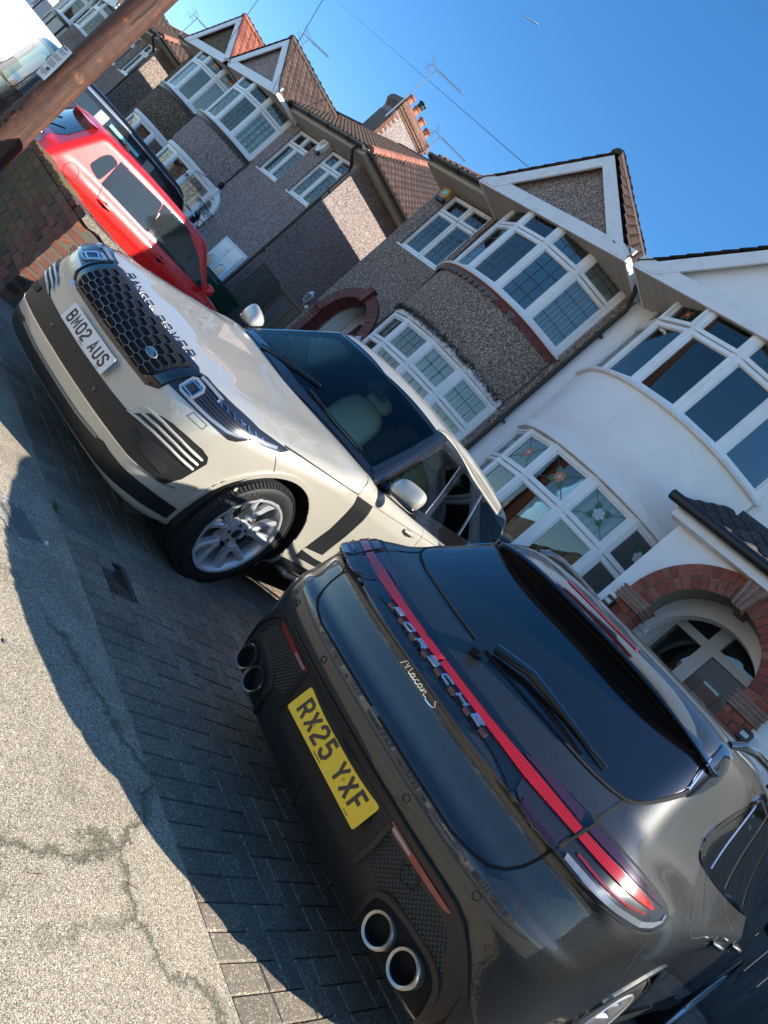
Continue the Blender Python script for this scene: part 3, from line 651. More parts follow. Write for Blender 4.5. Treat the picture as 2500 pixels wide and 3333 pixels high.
# ---------------------------------------------------------------- houses
class House:
    def __init__(s, name, label, xp, m, W, zo, wallmat, cat='house', group=None):
        s.xp, s.m, s.W, s.zo = xp, m, W, zo; s.o = (xp+m*W/2, 8.0, zo)
        s.t = thing(name, label, cat, s.o, group=group); s.wm = wallmat; s.tiles = []
    def P(s, u, y, z): return (s.xp+s.m*u-s.o[0], y, z)
    def box(s, mb, a, b): 
        p = s.P(*a); q = s.P(*b); return mb.box(tuple(min(i, j) for i, j in zip(p, q)), tuple(max(i, j) for i, j in zip(p, q)))
    def bbox(s, mb, a, b, r=.004):
        p = s.P(*a); q = s.P(*b); return mb.bbox(tuple(min(i, j) for i, j in zip(p, q)), tuple(max(i, j) for i, j in zip(p, q)), r)
    def wall(s, holes, u0, u1, z0, z1, y0=0.0, y1=.25, mat_=None, name='wall'):
        us = sorted({u0, u1}|{h[0] for h in holes}|{h[1] for h in holes}); zs = sorted({z0, z1}|{h[2] for h in holes}|{h[3] for h in holes}); mb = MB()
        for a, b in zip(us[:-1], us[1:]):
            run = None
            for c, d in zip(zs[:-1], zs[1:]):
                hole = any(h[0] <= a+1e-6 and h[1] >= b-1e-6 and h[2] <= c+1e-6 and h[3] >= d-1e-6 for h in holes)
                if not hole: s.box(mb, (a, y0, c), (b, y1, d))
        return mb.build(name, mat_ or s.wm, s.t)
    def arch_fill(s, uc, r, zs, ztop, y0=0.0, y1=.25, mat_=None, half=None):
        half = half or r; arc = [(uc+r*math.cos(a), zs+r*math.sin(a)) for a in np.linspace(0, math.pi, 25)]; mb = MB()
        for (a, b) in zip(arc[:-1], arc[1:]):
            q = [(a[0], a[1]), (a[0], ztop), (b[0], ztop), (b[0], b[1])]
            mb.prism(q, lambda u, z: s.P(u, y0, z), lambda u, z: s.P(u, y1, z))
        return mb.build('wall', mat_ or s.wm, s.t)
    def window(s, p0, p1, z0, z1, lights, lead=None, behind=None, sill=True, depth=.07, fw=.055, flowers=None, open_light=None, post=.0):
        """lights: list of (a0,a1,c0,c1) as fractions of width/height"""
        p0 = np.array(p0, float); p1 = np.array(p1, float); L = np.linalg.norm(p1-p0); e = (p1-p0)/L; nrm = np.array([e[1], -e[0]])
        if nrm[1] > 0: nrm = -nrm
        def W3(a, d, z): q = p0+e*a+nrm*d; return s.P(q[0], q[1], z)
        H = z1-z0; mb = MB()
        def bx(a0, a1, d0, d1, c0, c1, r=.003):
            V8 = [(a0,d0,c0),(a1,d0,c0),(a1,d1,c0),(a0,d1,c0),(a0,d0,c1),(a1,d0,c1),(a1,d1,c1),(a0,d1,c1)]
            mb.add([W3(*v) for v in V8], [(3,2,1,0),(4,5,6,7),(0,1,5,4),(1,2,6,5),(2,3,7,6),(3,0,4,7)])
        # outer frame
        bx(0, L, -depth, .0, z0, z0+fw); bx(0, L, -depth, .0, z1-fw, z1); bx(0, fw, -depth, -.0005, z0+fw, z1-fw); bx(L-fw, L, -depth, -.0005, z0+fw, z1-fw)
        panes = []
        for li, (a0, a1, c0, c1) in enumerate(lights):
            A0 = a0*L+.011; A1 = a1*L-.011; C0 = z0+c0*H+.010; C1 = z0+c1*H-.010; f = .050; d1 = .022
            if open_light == li: d1 = .05
            # sash with a bevelled inner bead
            for (q0, q1, r0_, r1_) in ((A0, A1, C0, C0+f), (A0, A1, C1-f, C1), (A0, A0+f, C0+f, C1-f), (A1-f, A1, C0+f, C1-f)): bx(q0, q1, -.03, d1 if q1-q0 > f+1e-6 else d1-.0006, r0_, r1_)
            g = .010
            for (q0, q1, r0_, r1_) in ((A0+f, A1-f, C0+f, C0+f+g), (A0+f, A1-f, C1-f-g, C1-f), (A0+f, A0+f+g, C0+f+g, C1-f-g), (A1-f-g, A1-f, C0+f+g, C1-f-g)): bx(q0, q1, -.03, .004 if q1-q0 > g+1e-6 else .0034, r0_, r1_)
            panes.append((A0+f, A1-f, C0+f, C1-f))
        # mullions / transoms fill: everything not covered by lights
        cuts_a = sorted({0.0, 1.0}|{l[0] for l in lights}|{l[1] for l in lights}); 
        for l in lights:
            for (qa, qb) in ((l[0], l[1]),):
                pass
        bx(fw, L-fw, -.055, -.036, z0+fw, z1-fw) if False else None
        for a in cuts_a[1:-1]: bx(a*L-.03, a*L+.03, -depth+.004, -.031, z0+fw, z1-fw)
        for c in sorted({l[2] for l in lights}|{l[3] for l in lights}):
            if 0.02 < c < .98: bx(fw, L-fw, -depth+.006, -.0315, z0+c*H-.035, z0+c*H+.035)
        if post: bx(-post, .0, -depth, -.004, z0, z1); bx(L, L+post, -depth, -.004, z0, z1)
        wo = mb.build('window', M['upvc'], s.t)
        for i, (a0, a1, c0, c1) in enumerate(panes):
            q = MB(); q.add([W3(a0, -.012, c0), W3(a1, -.012, c0), W3(a1, -.012, c1), W3(a0, -.012, c1), W3(a0, -.020, c0), W3(a1, -.020, c0), W3(a1, -.020, c1), W3(a0, -.020, c1)], [(0,1,2,3),(7,6,5,4),(0,4,5,1),(1,5,6,2),(2,6,7,3),(3,7,4,0)]); q.build('pane', M['win_glass'], wo)
            bh = behind[i] if isinstance(behind, (list, tuple)) else behind
            if bh in ('net', 'curtain', 'white'):
                q = MB(); q.add([W3(a0-.03, -.10, c0-.03), W3(a1+.03, -.10, c0-.03), W3(a1+.03, -.10, c1+.03), W3(a0-.03, -.10, c1+.03)], [(0,1,2,3)]); q.build('net_curtain', M['net'] if bh == 'net' else M['curtain'], wo)
            elif bh and bh[0] == 'v':       # vertical slats
                q = MB(); n = max(4, int((a1-a0)/.075)); w = (a1-a0+.04)/n
                for k in range(n):
                    x0 = a0-.02+w*k; V = []
                    for zz in (c0-.02, c1+.02): V += [W3(x0+.004, -.085, zz), W3(x0+w*.86, -.115, zz)]
                    q.add(V, [(0,1,3,2)])
                stuff(q.build('vertical_blind', M[bh[1]], wo))
            elif bh and bh[0] == 'h':
                q = MB(); n = int((c1-c0)/.045)
                for k in range(n):
                    zz = c0+.045*k; q.add([W3(a0-.02, -.075, zz), W3(a1+.02, -.075, zz), W3(a1+.02, -.10, zz+.028), W3(a0-.02, -.10, zz+.028)], [(0,1,2,3)])
                stuff(q.build('venetian_blind', M[bh[1]], wo))
        if lead:
            q = MB()
            def bar(A, B, w=.0045):
                A = np.array(A); B = np.array(B); dv = (B-A)/max(np.linalg.norm(B-A), 1e-9); nn = np.array([-dv[1], dv[0]])*w
                cs = [A+nn, A-nn, B-nn, B+nn]; q.add([W3(c[0], -.0095, c[1]) for c in cs]+[W3(c[0], -.0118, c[1]) for c in cs], [(0,1,2,3),(0,3,7,4),(1,5,6,2),(0,4,5,1),(3,2,6,7)])
            for i, (a0, a1, c0, c1) in enumerate(panes):
                ld = lead[i] if isinstance(lead, (list, tuple)) else lead
                if ld == 'grid':
                    nx = max(2, round((a1-a0)/.15)); nz = max(2, round((c1-c0)/.2))
                    for k in range(1, nx): bar((a0+(a1-a0)*k/nx, c0), (a0+(a1-a0)*k/nx, c1), .005)
                    for k in range(1, nz): bar((a0, c0+(c1-c0)*k/nz), (a1, c0+(c1-c0)*k/nz), .005)
                elif ld == 'diamond':
                    cw = (a1-a0)/2; cx = (a0+a1)/2; hgt = c1-c0; nb = max(1, round(hgt/.45))
                    for k in range(nb):
                        zc = c0+hgt*(k+.5)/nb; hh = hgt/nb/2; s2 = min(cw, hh)*.45
                        for dx, dz in ((1,1),(1,-1),(-1,1),(-1,-1)):
                            bar((cx+dx*s2*.15, zc+dz*hh), (cx+dx*s2*.9, zc+dz*s2*.8)); bar((cx+dx*s2*.9, zc+dz*s2*.8), (cx+dx*cw, zc+dz*s2*.5)) ; bar((cx, zc+dz*s2*.6), (cx+dx*s2*.9, zc+dz*s2*.8)); bar((cx, zc+dz*s2*.6), (cx+dx*s2*.9, zc))
                    for k in (-.55, -.25, .25, .55): bar((cx+k*(a1-a0)/2*1.2, c0), (cx+k*(a1-a0)/2*1.2, c1), .0028)
                elif ld == 'lattice':
                    st = .11; n = int(((a1-a0)+(c1-c0))/st)+1
                    for k in range(1, n):
                        for sgn in (1, -1):
                            pts = []
                            d = k*st
                            x_a, z_a = (d, 0) if d <= (a1-a0) else (a1-a0, d-(a1-a0)); x_b, z_b = (0, d) if d <= (c1-c0) else (d-(c1-c0), c1-c0)
                            if sgn < 0: x_a, x_b = (a1-a0)-x_a, (a1-a0)-x_b
                            if abs(x_a-x_b)+abs(z_a-z_b) > .02: bar((a0+x_a, c0+z_a), (a0+x_b, c0+z_b), .004)
                elif ld == 'cross':
                    cx, cz = (a0+a1)/2, (c0+c1)/2
                    for dx, dz in ((1,1),(-1,1),(1,-1),(-1,-1)): bar((cx, cz), (cx+dx*(a1-a0)/2, cz+dz*(c1-c0)/2*.0+dz*(c1-c0)*.5), .004)
            if q.V: stuff(q.build('leading', M['lead'], wo))
        if flowers:
            for i, (cen_m, leaf_m) in flowers.items():
                a0, a1, c0, c1 = panes[i]; cx, cz = (a0+a1)/2, (c0+c1)/2; R = min(a1-a0, c1-c0)*.30
                for k in range(4):
                    a = math.pi/4+k*math.pi/2; q = MB(); pts = [(cx+R*.30*math.cos(a-.9), cz+R*.30*math.sin(a-.9)), (cx+R*.85*math.cos(a-.42), cz+R*.85*math.sin(a-.42)), (cx+R*1.15*math.cos(a), cz+R*1.15*math.sin(a)), (cx+R*.85*math.cos(a+.42), cz+R*.85*math.sin(a+.42)), (cx+R*.30*math.cos(a+.9), cz+R*.30*math.sin(a+.9))]
                    q.prism(pts, lambda u, z: W3(u, -.0088, z), lambda u, z: W3(u, -.0112, z)); q.build('glass_leaf', M[leaf_m], wo)
                q = MB()
                for k in range(6):
                    a = k*math.pi/3; q.prism([(cx+R*.36*math.cos(a)+R*.21*math.cos(b), cz+R*.36*math.sin(a)+R*.21*math.sin(b)) for b in np.linspace(0, 2*math.pi, 9)[:-1]], lambda u, z: W3(u, -.0068, z), lambda u, z: W3(u, -.0088, z))
                q.build('glass_flower', M[cen_m], wo)
                q = MB(); q.prism([(cx+R*.17*math.cos(b), cz+R*.17*math.sin(b)) for b in np.linspace(0, 2*math.pi, 9)[:-1]], lambda u, z: W3(u, -.0055, z), lambda u, z: W3(u, -.0068, z)); q.build('flower_centre', M['clear_petal'], wo)
        if sill:
            q = MB(); q.add([W3(*v) for v in [(-.05,-.02,z0-.035),(L+.05,-.02,z0-.035),(L+.05,.075,z0-.045),(-.05,.075,z0-.045),(-.05,-.02,z0-.001),(L+.05,-.02,z0-.001),(L+.05,.075,z0-.012),(-.05,.075,z0-.012)]], [(3,2,1,0),(4,5,6,7),(0,1,5,4),(1,2,6,5),(2,3,7,6),(3,0,4,7)]); q.build('sill', M['upvc'], wo)
        return wo
    def interior(s, ua, ub):
        mb = MB(); s.box(mb, (ua,.9,-.5),(ub,.92,5.62)); s.box(mb, (ua,.26,5.60),(ub,.898,5.62)); s.box(mb, (.36,-.66,5.60),(2.98,.24,5.615)); s.box(mb, (ua,.26,3.5),(ub,.898,3.56)); s.box(mb, (.95,-.42,3.5),(2.4,.24,3.56)); s.box(mb, (0.0,.26,-.5),(.04,.92,5.62)); s.box(mb, (ub,.26,-.5),(ub+.04,.92,5.62)); mb.build('dark_interior', M['dark'], s.t)
    def bay_pts(s, uc): return [(uc-1.42,-.02),(uc-.93,-.49),(uc-.34,-.73),(uc+.34,-.73),(uc+.93,-.49),(uc+1.42,-.02)]
    def bay(s, uc, up, low, zb=4.20, zt=5.56, lb=1.25, lt=3.10, apron=None, corn='plain', scallop=None, sillmat=None):
        B = s.bay_pts(uc)
        def ring(off): 
            out = []
            for (u, y) in B:
                d = np.array([u-uc, y-.35]); d /= np.linalg.norm(d); out.append((u+d[0]*off, y+d[1]*off))
            return out
        for k in range(5):
            for (z0, z1, st) in ((zb, zt, up), (lb, lt, low)):
                if st is None: continue
                stk = st(k)
                s.window(B[k], B[k+1], z0, z1, stk['lights'], stk.get('lead'), stk.get('behind'), sill=False, depth=.08, fw=.085, flowers=stk.get('flowers'), open_light=stk.get('open'), post=.0)
        # posts at the facet joints
        for (u, y) in B:
            for z0, z1 in ((zb, zt), (lb, lt)):
                p = s.P(u, y, 0); mb = MB(); mb.tube([(p[0], p[1]+.02, z0), (p[0], p[1]+.02, z1)], .042, 8); mb.build('corner_post', M['upvc'], s.t, 50)
        # apron between the storeys: smooth curved wall
        rows = []; prof = [(.0, lt+.10), (.015, lt+.14), (.045, lt+.22), (.05, lt+.5), (.045, zb-.10), (.05, zb-.03)]
        fine = []
        for k in range(5):
            for j in range(4): 
                f = j/4; fine.append((k+f))
        fine.append(5.0)
        def at(q, off):
            R = ring(off); k = min(int(q), 4); f = q-k
            # spline through the ring corners so that the wall reads as a curve
            p0 = np.array(R[max(k-1,0)]); p1 = np.array(R[k]); p2 = np.array(R[k+1]); p3 = np.array(R[min(k+2,5)])
            if k == 0: p0 = 2*p1-p2
            if k == 4: p3 = 2*p2-p1
            return .5*((2*p1)+(p2-p0)*f+(2*p0-5*p1+4*p2-p3)*f*f+(-p0+3*p1-3*p2+p3)*f**3)
        V = []
        for off, z in prof:
            for q in fine: a = at(q, off); V.append(s.P(a[0], a[1], z))
        n = len(fine); F = [(j*n+i, j*n+i+1, (j+1)*n+i+1, (j+1)*n+i) for j in range(len(prof)-1) for i in range(n-1)]
        mb = MB(); mb.add(V, F); ap = mb.build('bay_apron', apron or s.wm, s.t, 30)
        if lt > 2: # lintel band closing the top of lower window, and head board over the upper window
            for (za, zz, o1, mt, nm) in ((lt-.0, lt+.11, .07 if corn == 'fat' else .03, apron if corn == 'fat' else M['fascia'], 'cornice'), (zb-.045, zb, .10, sillmat or M['upvc'], 'bay_sill'), (zt, zt+.10, .035, M['fascia'], 'bay_head')):
                mb = MB(); pr = [(-.06, za), (o1, za), (o1+.012, (za+zz)/2), (o1, zz), (-.06, zz)]; V = []
                for off, z in pr:
                    for q in fine: a = at(q, off); V.append(s.P(a[0], a[1], z))
                F = [(j*n+i, j*n+i+1, ((j+1)%5)*n+i+1, ((j+1)%5)*n+i) for j in range(5) for i in range(n-1)]+[(0, n, 2*n, 3*n, 4*n), (n-1, 2*n-1, 3*n-1, 4*n-1, 5*n-1)]
                mb.add(V, F); mb.build(nm, mt or s.wm, s.t, 35)
        # base wall below the lower window
        mb = MB(); V = []
        for z in (-1.0, lb): 
            for q in fine: a = at(q, .02); V.append(s.P(a[0], a[1], z))
        mb.add(V, [(i, i+1, n+i+1, n+i) for i in range(n-1)]); mb.build('bay_base', apron or s.wm, s.t, 30)
        if scallop:
            mb = MB(); qs = np.linspace(.15, 4.85, 27)
            V = []
            for zz, oo in ((zb-.045, .095), (zb-.11, .075)):
                for q in fine: a = at(q, oo); V.append(s.P(a[0], a[1], zz))
            mb.add(V, [(i, i+1, n+i+1, n+i) for i in range(n-1)]); fl = mb.build('flashing_board', M['arch_red'] if scallop == 'pale' else M['black_plastic'], s.t)
            for i, q in enumerate(qs):
                a = at(q, .080); t2 = at(min(q+.05, 5), .080)-at(max(q-.05, 0), .080); t2 /= np.linalg.norm(t2); r = .062; V = []
                for ang in np.linspace(math.pi, 2*math.pi, 8): V.append(s.P(a[0]+t2[0]*r*math.cos(ang), a[1]+t2[1]*r*math.cos(ang)-.001, zb-.105+r*1.15*math.sin(ang)))
                V += [s.P(a[0]+t2[0]*r, a[1]+t2[1]*r-.001, zb-.07), s.P(a[0]-t2[0]*r, a[1]-t2[1]*r-.001, zb-.07)]
                o = mesh_obj('lead_scallop', V+[(v[0], v[1]+.006, v[2]) for v in V], [tuple(range(10)), tuple(range(10,20))[::-1]], (M['cement'] if 5 < i < 20 and random.random() < .75 else M['arch_red']) if scallop == 'pale' else M['black_plastic'], fl)
    def tile_slope(s, O, U, Vd, nu, nv, tu, tv, clip=None, mt='tile_brown'):
        """collect tiles on the plane through O, along U (eaves) and up the slope Vd (unit vectors, house-local)"""
        U = np.array(U, float); Vd = np.array(Vd, float); Nn = np.cross(U, Vd)
        if Nn[2] < 0: Nn = -Nn
        for j in range(nv):
            for i in range(nu):
                c = np.array(O)+U*(i+.5)*tu+Vd*(j+.5)*tv
                if clip and not clip(c): continue
                s.tiles.append((c, U, Vd, Nn, mt, tu, tv))
    def finish_roof(s, roof, budget=300, prefer=None):
        if not s.tiles: return
        meshes = {}
        def tm(mt, tu, tv):
            k = (mt, round(tu, 3), round(tv, 3))
            if k not in meshes:
                V = []; w = tu*.5; d = tv*.53
                prof = [(-w, .012), (-w*.62, .040), (-w*.25, .040), (w*.1, .012), (w*.55, .006), (w*.97, .012)]
                for v, dz in ((-d, .022), (d, .004)):
                    for (x, z) in prof: V.append((x, v, z+dz))
                for (x, z) in ((-w, -.006), (w*.97, -.006)): V.append((x, -d, z+.0))
                F = [(i, i+1, 6+i+1, 6+i) for i in range(5)]+[(12, 13, 5, 4, 3, 2, 1, 0)]
                me = bpy.data.meshes.new('roof_tile'); me.from_pydata(V, [], F); me.materials.append(M[mt]); me.update(); meshes[k] = (me, V, F)
            return meshes[k]
        cpos = np.array([0,0,1.3])-np.array(s.o)
        def score(t):
            d = cpos-t[0]; L = np.linalg.norm(d); return max(0.0, (d@t[3])/L)*t[5]*t[6]/L**2
        T = sorted(s.tiles, key=lambda t: -score(t)); vis = [t for t in T if score(t) > 2e-7]; rest = [t for t in T if score(t) <= 2e-7]
        near = vis[:budget]; rest = vis[budget:]+rest; groups = {}
        def M4(t):
            c, U, Vd, Nn = t[:4]; U2 = U if np.dot(np.cross(U, Vd), Nn) > 0 else -U
            jx = random.uniform(-.004, .004); m = Matrix(((U2[0],Vd[0],Nn[0],c[0]),(U2[1],Vd[1],Nn[1],c[1]),(U2[2],Vd[2],Nn[2],c[2]),(0,0,0,1)))
            return m@Matrix.Translation((0, jx, 0))@Matrix.Rotation(random.uniform(-.012, .012), 4, 'Z')
        for t in near:
            me, V, F = tm(t[4], t[5], t[6]); o = bpy.data.objects.new('roof_tile', me); C.objects.link(o); o.parent = roof; o.matrix_local = M4(t)
        for t in rest:
            me, V, F = tm(t[4], t[5], t[6]); m = M4(t); groups.setdefault(t[4], MB()).add([tuple(m@Vector(v)) for v in V], F)
        for k, mb in groups.items(): stuff(mesh_obj('roof_tile', mb.V, mb.F, M[k], roof))
    def roof(s, uc, hip=True, ridge_mat='tile_brown', gable_mat='tile_brown', hip_mat='tile_brown', budget=300, gable_infill=None, verge=True, gutter_u=None, ze=5.70, back=8.0, gz=5.55, ga=6.78, soffit_boards=True, ridge_tiles=True, main=True):
        """main slope with optional hip on the open side, plus the front gable over the bay"""
        W = s.W; tanp = .64; ye = -.36; yr = 3.75; zr = ze+tanp*(yr-ye); yb = back; o = .35
        L = math.hypot(1, tanp); Vm = (0, 1/L, tanp/L); slope_len = (yr-ye)*L
        P = s.P; base = MB()
        if main:
            if hip:
                base.add([P(0,ye,ze),P(W+o,ye,ze),P(W+o-(yr-ye),yr,zr),P(0,yr,zr)], [(0,1,2,3)])
                base.add([P(W+o,ye,ze),P(W+o,yb,ze),P(W+o-(yr-ye),yb-(yr-ye)*.9,zr),P(W+o-(yr-ye),yr,zr)], [(0,1,2,3)])
            else: base.add([P(0,ye,ze),P(W,ye,ze),P(W,yr,zr),P(0,yr,zr)], [(0,1,2,3)]); 
            base.add([P(0,yb,ze),P(W,yb,ze),P(W if not hip else W+o-(yr-ye),yr,zr),P(0,yr,zr)], [(0,1,2,3)])
        gw = 1.52; yg = -.80; tg = (ga-gz)/gw*1.0; zbg = gz+.02; ymeet = ye+(ga+.03-ze)/tanp
        for sg in (1,-1): base.add([P(uc,yg,ga+.0),P(uc+sg*(gw+.10),yg,gz-.05),P(uc+sg*(gw+.10),ye,gz-.05),P(uc+sg*(gw+.1)*.0+sg*0,ymeet,ga)], [(0,1,2,3)])
        rf = base.build('roof', mat('roof underlay', (.03,.022,.02), .95), s.t)
        tu, tv = .178, .205
        if main:
            nu = int((W+o)/tu)+1; nv = int(slope_len/tv)
            def clipm(c):
                u = (c[0]+s.o[0]-s.xp)*s.m; y = c[1]
                if hip and u > W+o-(y-ye)-.05: return False
                if not hip and u > W-.05: return False
                # under the front gable roof?
                zg = ga-abs(u-uc)*(ga-gz+.05)/(gw+.1)
                return not (abs(u-uc) < gw+.1 and c[2] < zg-.0) and u > .02
            U = (s.m, 0, 0); s.tile_slope(P(0,ye,ze+.02), U, Vm, nu, nv, tu, tv, clipm, ridge_mat)
            if hip:
                Vh = np.array((-s.m, 0, tanp))/L; nh = int((yb-ye)/tu)
                def cliph(c):
                    u = (c[0]+s.o[0]-s.xp)*s.m; rise = W+o-u; return c[1] > ye+rise+.05 and c[1] < yb-rise*.9
                s.tile_slope(P(W+o,ye,ze+.02), (0,1,0), Vh, nh, nv, tu, tv, cliph, hip_mat)
        # front gable tiles, both slopes
        for sg in (1,-1):
            dv = np.array((-sg*(gw+.10)*s.m, 0, ga-gz+.05)); Lg = np.linalg.norm(dv); dv /= Lg
            ng = int((ymeet-yg)/tu)+1; nr = int(Lg/tv)+1
            def clipg(c, sg=sg):
                z = c[2]; return z > ze+tanp*(c[1]-ye)-.04 or c[1] < ye
            def clipg2(c, sg=sg): return clipg(c) and c[1] > yg-.08 and c[2] < ga+.03
            s.tile_slope(P(uc+sg*(gw+.10), yg-.03, gz-.03), (0,1,0), dv, ng, nr, tu, tv*.96, clipg2, gable_mat)
        s.finish_roof(rf, budget)
        # ridges
        def ridge(a, b, mt, r=.10, step=.42):
            a = np.array(a); b = np.array(b); Lr = np.linalg.norm(b-a); n = max(1, int(Lr/step)); d = (b-a)/Lr
            for k in range(n):
                p = a+d*Lr*k/n; q = a+d*Lr*(k+1.04)/n; z = Vector(d); X = z.cross(Vector((0,0,1))).normalized(); Yv = X.cross(z)
                V = []
                for c2, rr in ((p, r), (q, r*.94)):
                    for ang in np.linspace(-.15, math.pi+.15, 8): V.append(tuple(Vector(c2)+X*rr*math.cos(ang)+Yv*(rr*.75*math.sin(ang)-.035)))
                mesh_obj('ridge_tile', V, [(i, i+1, 8+i+1, 8+i) for i in range(7)]+[(7,6,5,4,3,2,1,0)], M[mt], rf, False)
        if ridge_tiles:
            ridge(P(uc,yg-.03,ga+.06), P(uc,ymeet,ga+.06), gable_mat if gable_mat != 'tile_brown' else 'tile_brown')
            if main:
                ridge(P(0,yr,zr+.05), P(W+o-(yr-ye) if hip else W, yr, zr+.05), ridge_mat)
                if hip: ridge(P(W+o-.02,ye+.02,ze+.06), P(W+o-(yr-ye),yr,zr+.06), 'tile_terra')
        # gable face: infill, barge boards, bottom board, soffit
        mb = MB(); mb.prism([(uc-gw+.12, gz+.12), (uc+gw-.12, gz+.12), (uc, ga-.12)], lambda u, z: P(u, yg+.10, z), lambda u, z: P(u, yg+.20, z)); mb.build('gable_infill', gable_infill or s.wm, s.t)
        bw = .175
        for sg in (1,-1):
            d = np.array([-sg*(gw+.1), ga-gz+.05]); d /= np.linalg.norm(d); nn = np.array([sg*abs(d[1]), abs(d[0])]); a = np.array([uc+sg*(gw+.10), gz-.07]); b = np.array([uc, ga-.02])
            q = [tuple(a), tuple(b), (uc, ga-.02-bw*1.28), tuple(a-np.array([sg*(bw*.9), 0])*1.0+np.array([0,-.0]))]
            q = [tuple(a), tuple(b), (uc, ga-.02-bw*1.30), (uc+sg*(gw+.10-bw*1.9), gz-.07)]
            mb = MB(); mb.prism(q, lambda u, z: P(u, yg-.012-(.003 if sg > 0 else 0), z), lambda u, z: P(u, yg+.014, z)); mb.build('barge_board', M['fascia'], s.t)
        mb = MB(); s.box(mb, (uc-gw-.12, yg-.004, gz-.10), (uc+gw+.12, yg+.022, gz+.11)); mb.build('fascia_board', M['fascia'], s.t)
        for sg in (1,-1):   # return box ends and side fascia
            mb = MB(); s.box(mb, (uc+sg*(gw+.10), yg+.024, gz-.10), (uc+sg*(gw+.13), ye+.34, gz-.005)); mb.build('side_fascia', M['fascia'], s.t)
        nb = 20; w = (2*gw+.18)/nb
        for k in range(nb):
            mb = MB(); s.box(mb, (uc-gw-.09+w*k+.003, yg+.024, gz-.085), (uc-gw-.09+w*(k+1)-.003, .02, gz-.073)); mb.build('soffit_board', M['soffit'], s.t)
        mb = MB(); s.box(mb, (uc-gw-.09, yg+.024, gz-.072), (uc+gw+.09, .02, gz-.06)); mb.build('soffit_backing', M['gap'], s.t)
        # gutters, fascia and soffit of the main eaves
        def gutter(a, b, nm='gutter'):
            a = Vector(a); b = Vector(b); d = (b-a).normalized(); X = d.cross(Vector((0,0,1))).normalized(); n = 10; V = []
            for c2 in (a, b):
                for rr in (.068, .061):
                    for ang in np.linspace(math.pi, 2*math.pi, n): V.append(tuple(c2+X*rr*math.cos(ang)+Vector((0,0,rr*math.sin(ang)))))
            F = []
            for o2 in (0, n): F += [(o2+i, o2+i+1, 2*n+o2+i+1, 2*n+o2+i) for i in range(n-1)]
            F += [tuple(range(n)), tuple(range(2*n, 3*n))[::-1], (0, n, 3*n, 2*n), (n-1, 2*n-1, 4*n-1, 3*n-1)]
            g = MB(); g.add(V, F); go = g.build(nm, M['black_plastic'], s.t)
            L2 = (b-a).length
            for k in range(int(L2/.9)+1):
                c2 = a+d*min(L2-.1, .15+.9*k); q = MB(); q.tube([tuple(c2+X*.075*math.cos(t)+Vector((0,0,.075*math.sin(t)))) for t in np.linspace(math.pi, 2*math.pi, 8)], .008, 5); q.build('gutter_bracket', M['black_plastic'], go)
        if main:
            for (ua, ub) in (gutter_u or []):
                gutter(P(ua, ye-.075, ze-.03), P(ub, ye-.075, ze-.03)); mb = MB(); s.box(mb, (ua, ye, ze-.16), (ub, ye+.02, ze)); mb.build('fascia_board', M['soffit'], s.t)
                mb = MB(); s.box(mb, (ua, ye+.02, ze-.165), (ub, .0, ze-.15)); mb.build('soffit', M['soffit'], s.t)
            if hip:
                gutter(P(W+o+.06, ye, ze-.02), P(W+o+.06, yb, ze-.02)); mb = MB(); s.box(mb, (W+o-.02, ye, ze-.16), (W+o, yb, ze)); mb.build('fascia_board', M['soffit'], s.t)
                mb = MB(); s.box(mb, (W, .0, ze-.165), (W+o-.02, yb, ze-.15)); mb.build('soffit', M['soffit'], s.t)
    def pipe(s, pts, r=.034, name='downpipe'):
        mb = MB(); mb.tube([s.P(*p) for p in pts], r, 10); po = mb.build(name, M['black_plastic'], s.t, 60)
        for a, b in zip(pts[:-1], pts[1:]):
            if abs(a[2]-b[2]) > 1:
                z = max(a[2], b[2])-.5
                while z > min(a[2], b[2])+.2:
                    q = MB(); p = s.P(a[0], a[1], z); q.lathe([(r*1.0, -.03), (r*1.3, -.03), (r*1.3, .03), (r*1.0, .03)], 12, Matrix.Translation(p)@Matrix.Rotation(-math.pi/2, 4, 'Y')); q.box((p[0]-.07, p[1]-.01, p[2]-.012), (p[0]+.07, p[1]+.045, p[2]+.012)); q.build('pipe_clip', M['black_plastic'], po); z -= 1.75
        return po
    def ring_bricks(s, uc, zs, r0, r1, n, y0, y1, mt, a0=0, a1=math.pi, name='arch_brick', gap=.05, squash=1.0):
        for k in range(n):
            aa = a0+(a1-a0)*(k+gap)/n; ab = a0+(a1-a0)*(k+1-gap)/n; j = random.uniform(-.003, .003); mb = MB()
            q = [(uc+r0*math.cos(aa), zs+r0*math.sin(aa)*squash), (uc+r1*math.cos(aa), zs+r1*math.sin(aa)*squash), (uc+r1*math.cos((aa+ab)/2)*1.0, zs+r1*math.sin((aa+ab)/2)*squash), (uc+r1*math.cos(ab), zs+r1*math.sin(ab)*squash), (uc+r0*math.cos(ab), zs+r0*math.sin(ab)*squash), (uc+r0*math.cos((aa+ab)/2), zs+r0*math.sin((aa+ab)/2)*squash)]
            q2 = [(uc+(a-uc)*1.0, b) for a, b in q]; f = lambda u, z: s.P(u, y0+j, z); g = lambda u, z: s.P(u, y1, z); n2 = 6
            inner = .006
            cen = np.mean(np.array(q), 0); V = [s.P(u+(cen[0]-u)*.07, y0+j, z+(cen[1]-z)*.07) for u, z in q]+[s.P(u, y0+j+inner, z) for u, z in q]+[s.P(u, y1, z) for u, z in q]
            F = [tuple(range(6))[::-1]]+[(i, (i+1)%6, 6+(i+1)%6, 6+i) for i in range(6)]+[(6+i, 6+(i+1)%6, 12+(i+1)%6, 12+i) for i in range(6)]
            mb.add(V, F); mb.build(name, M[mt], s.t)

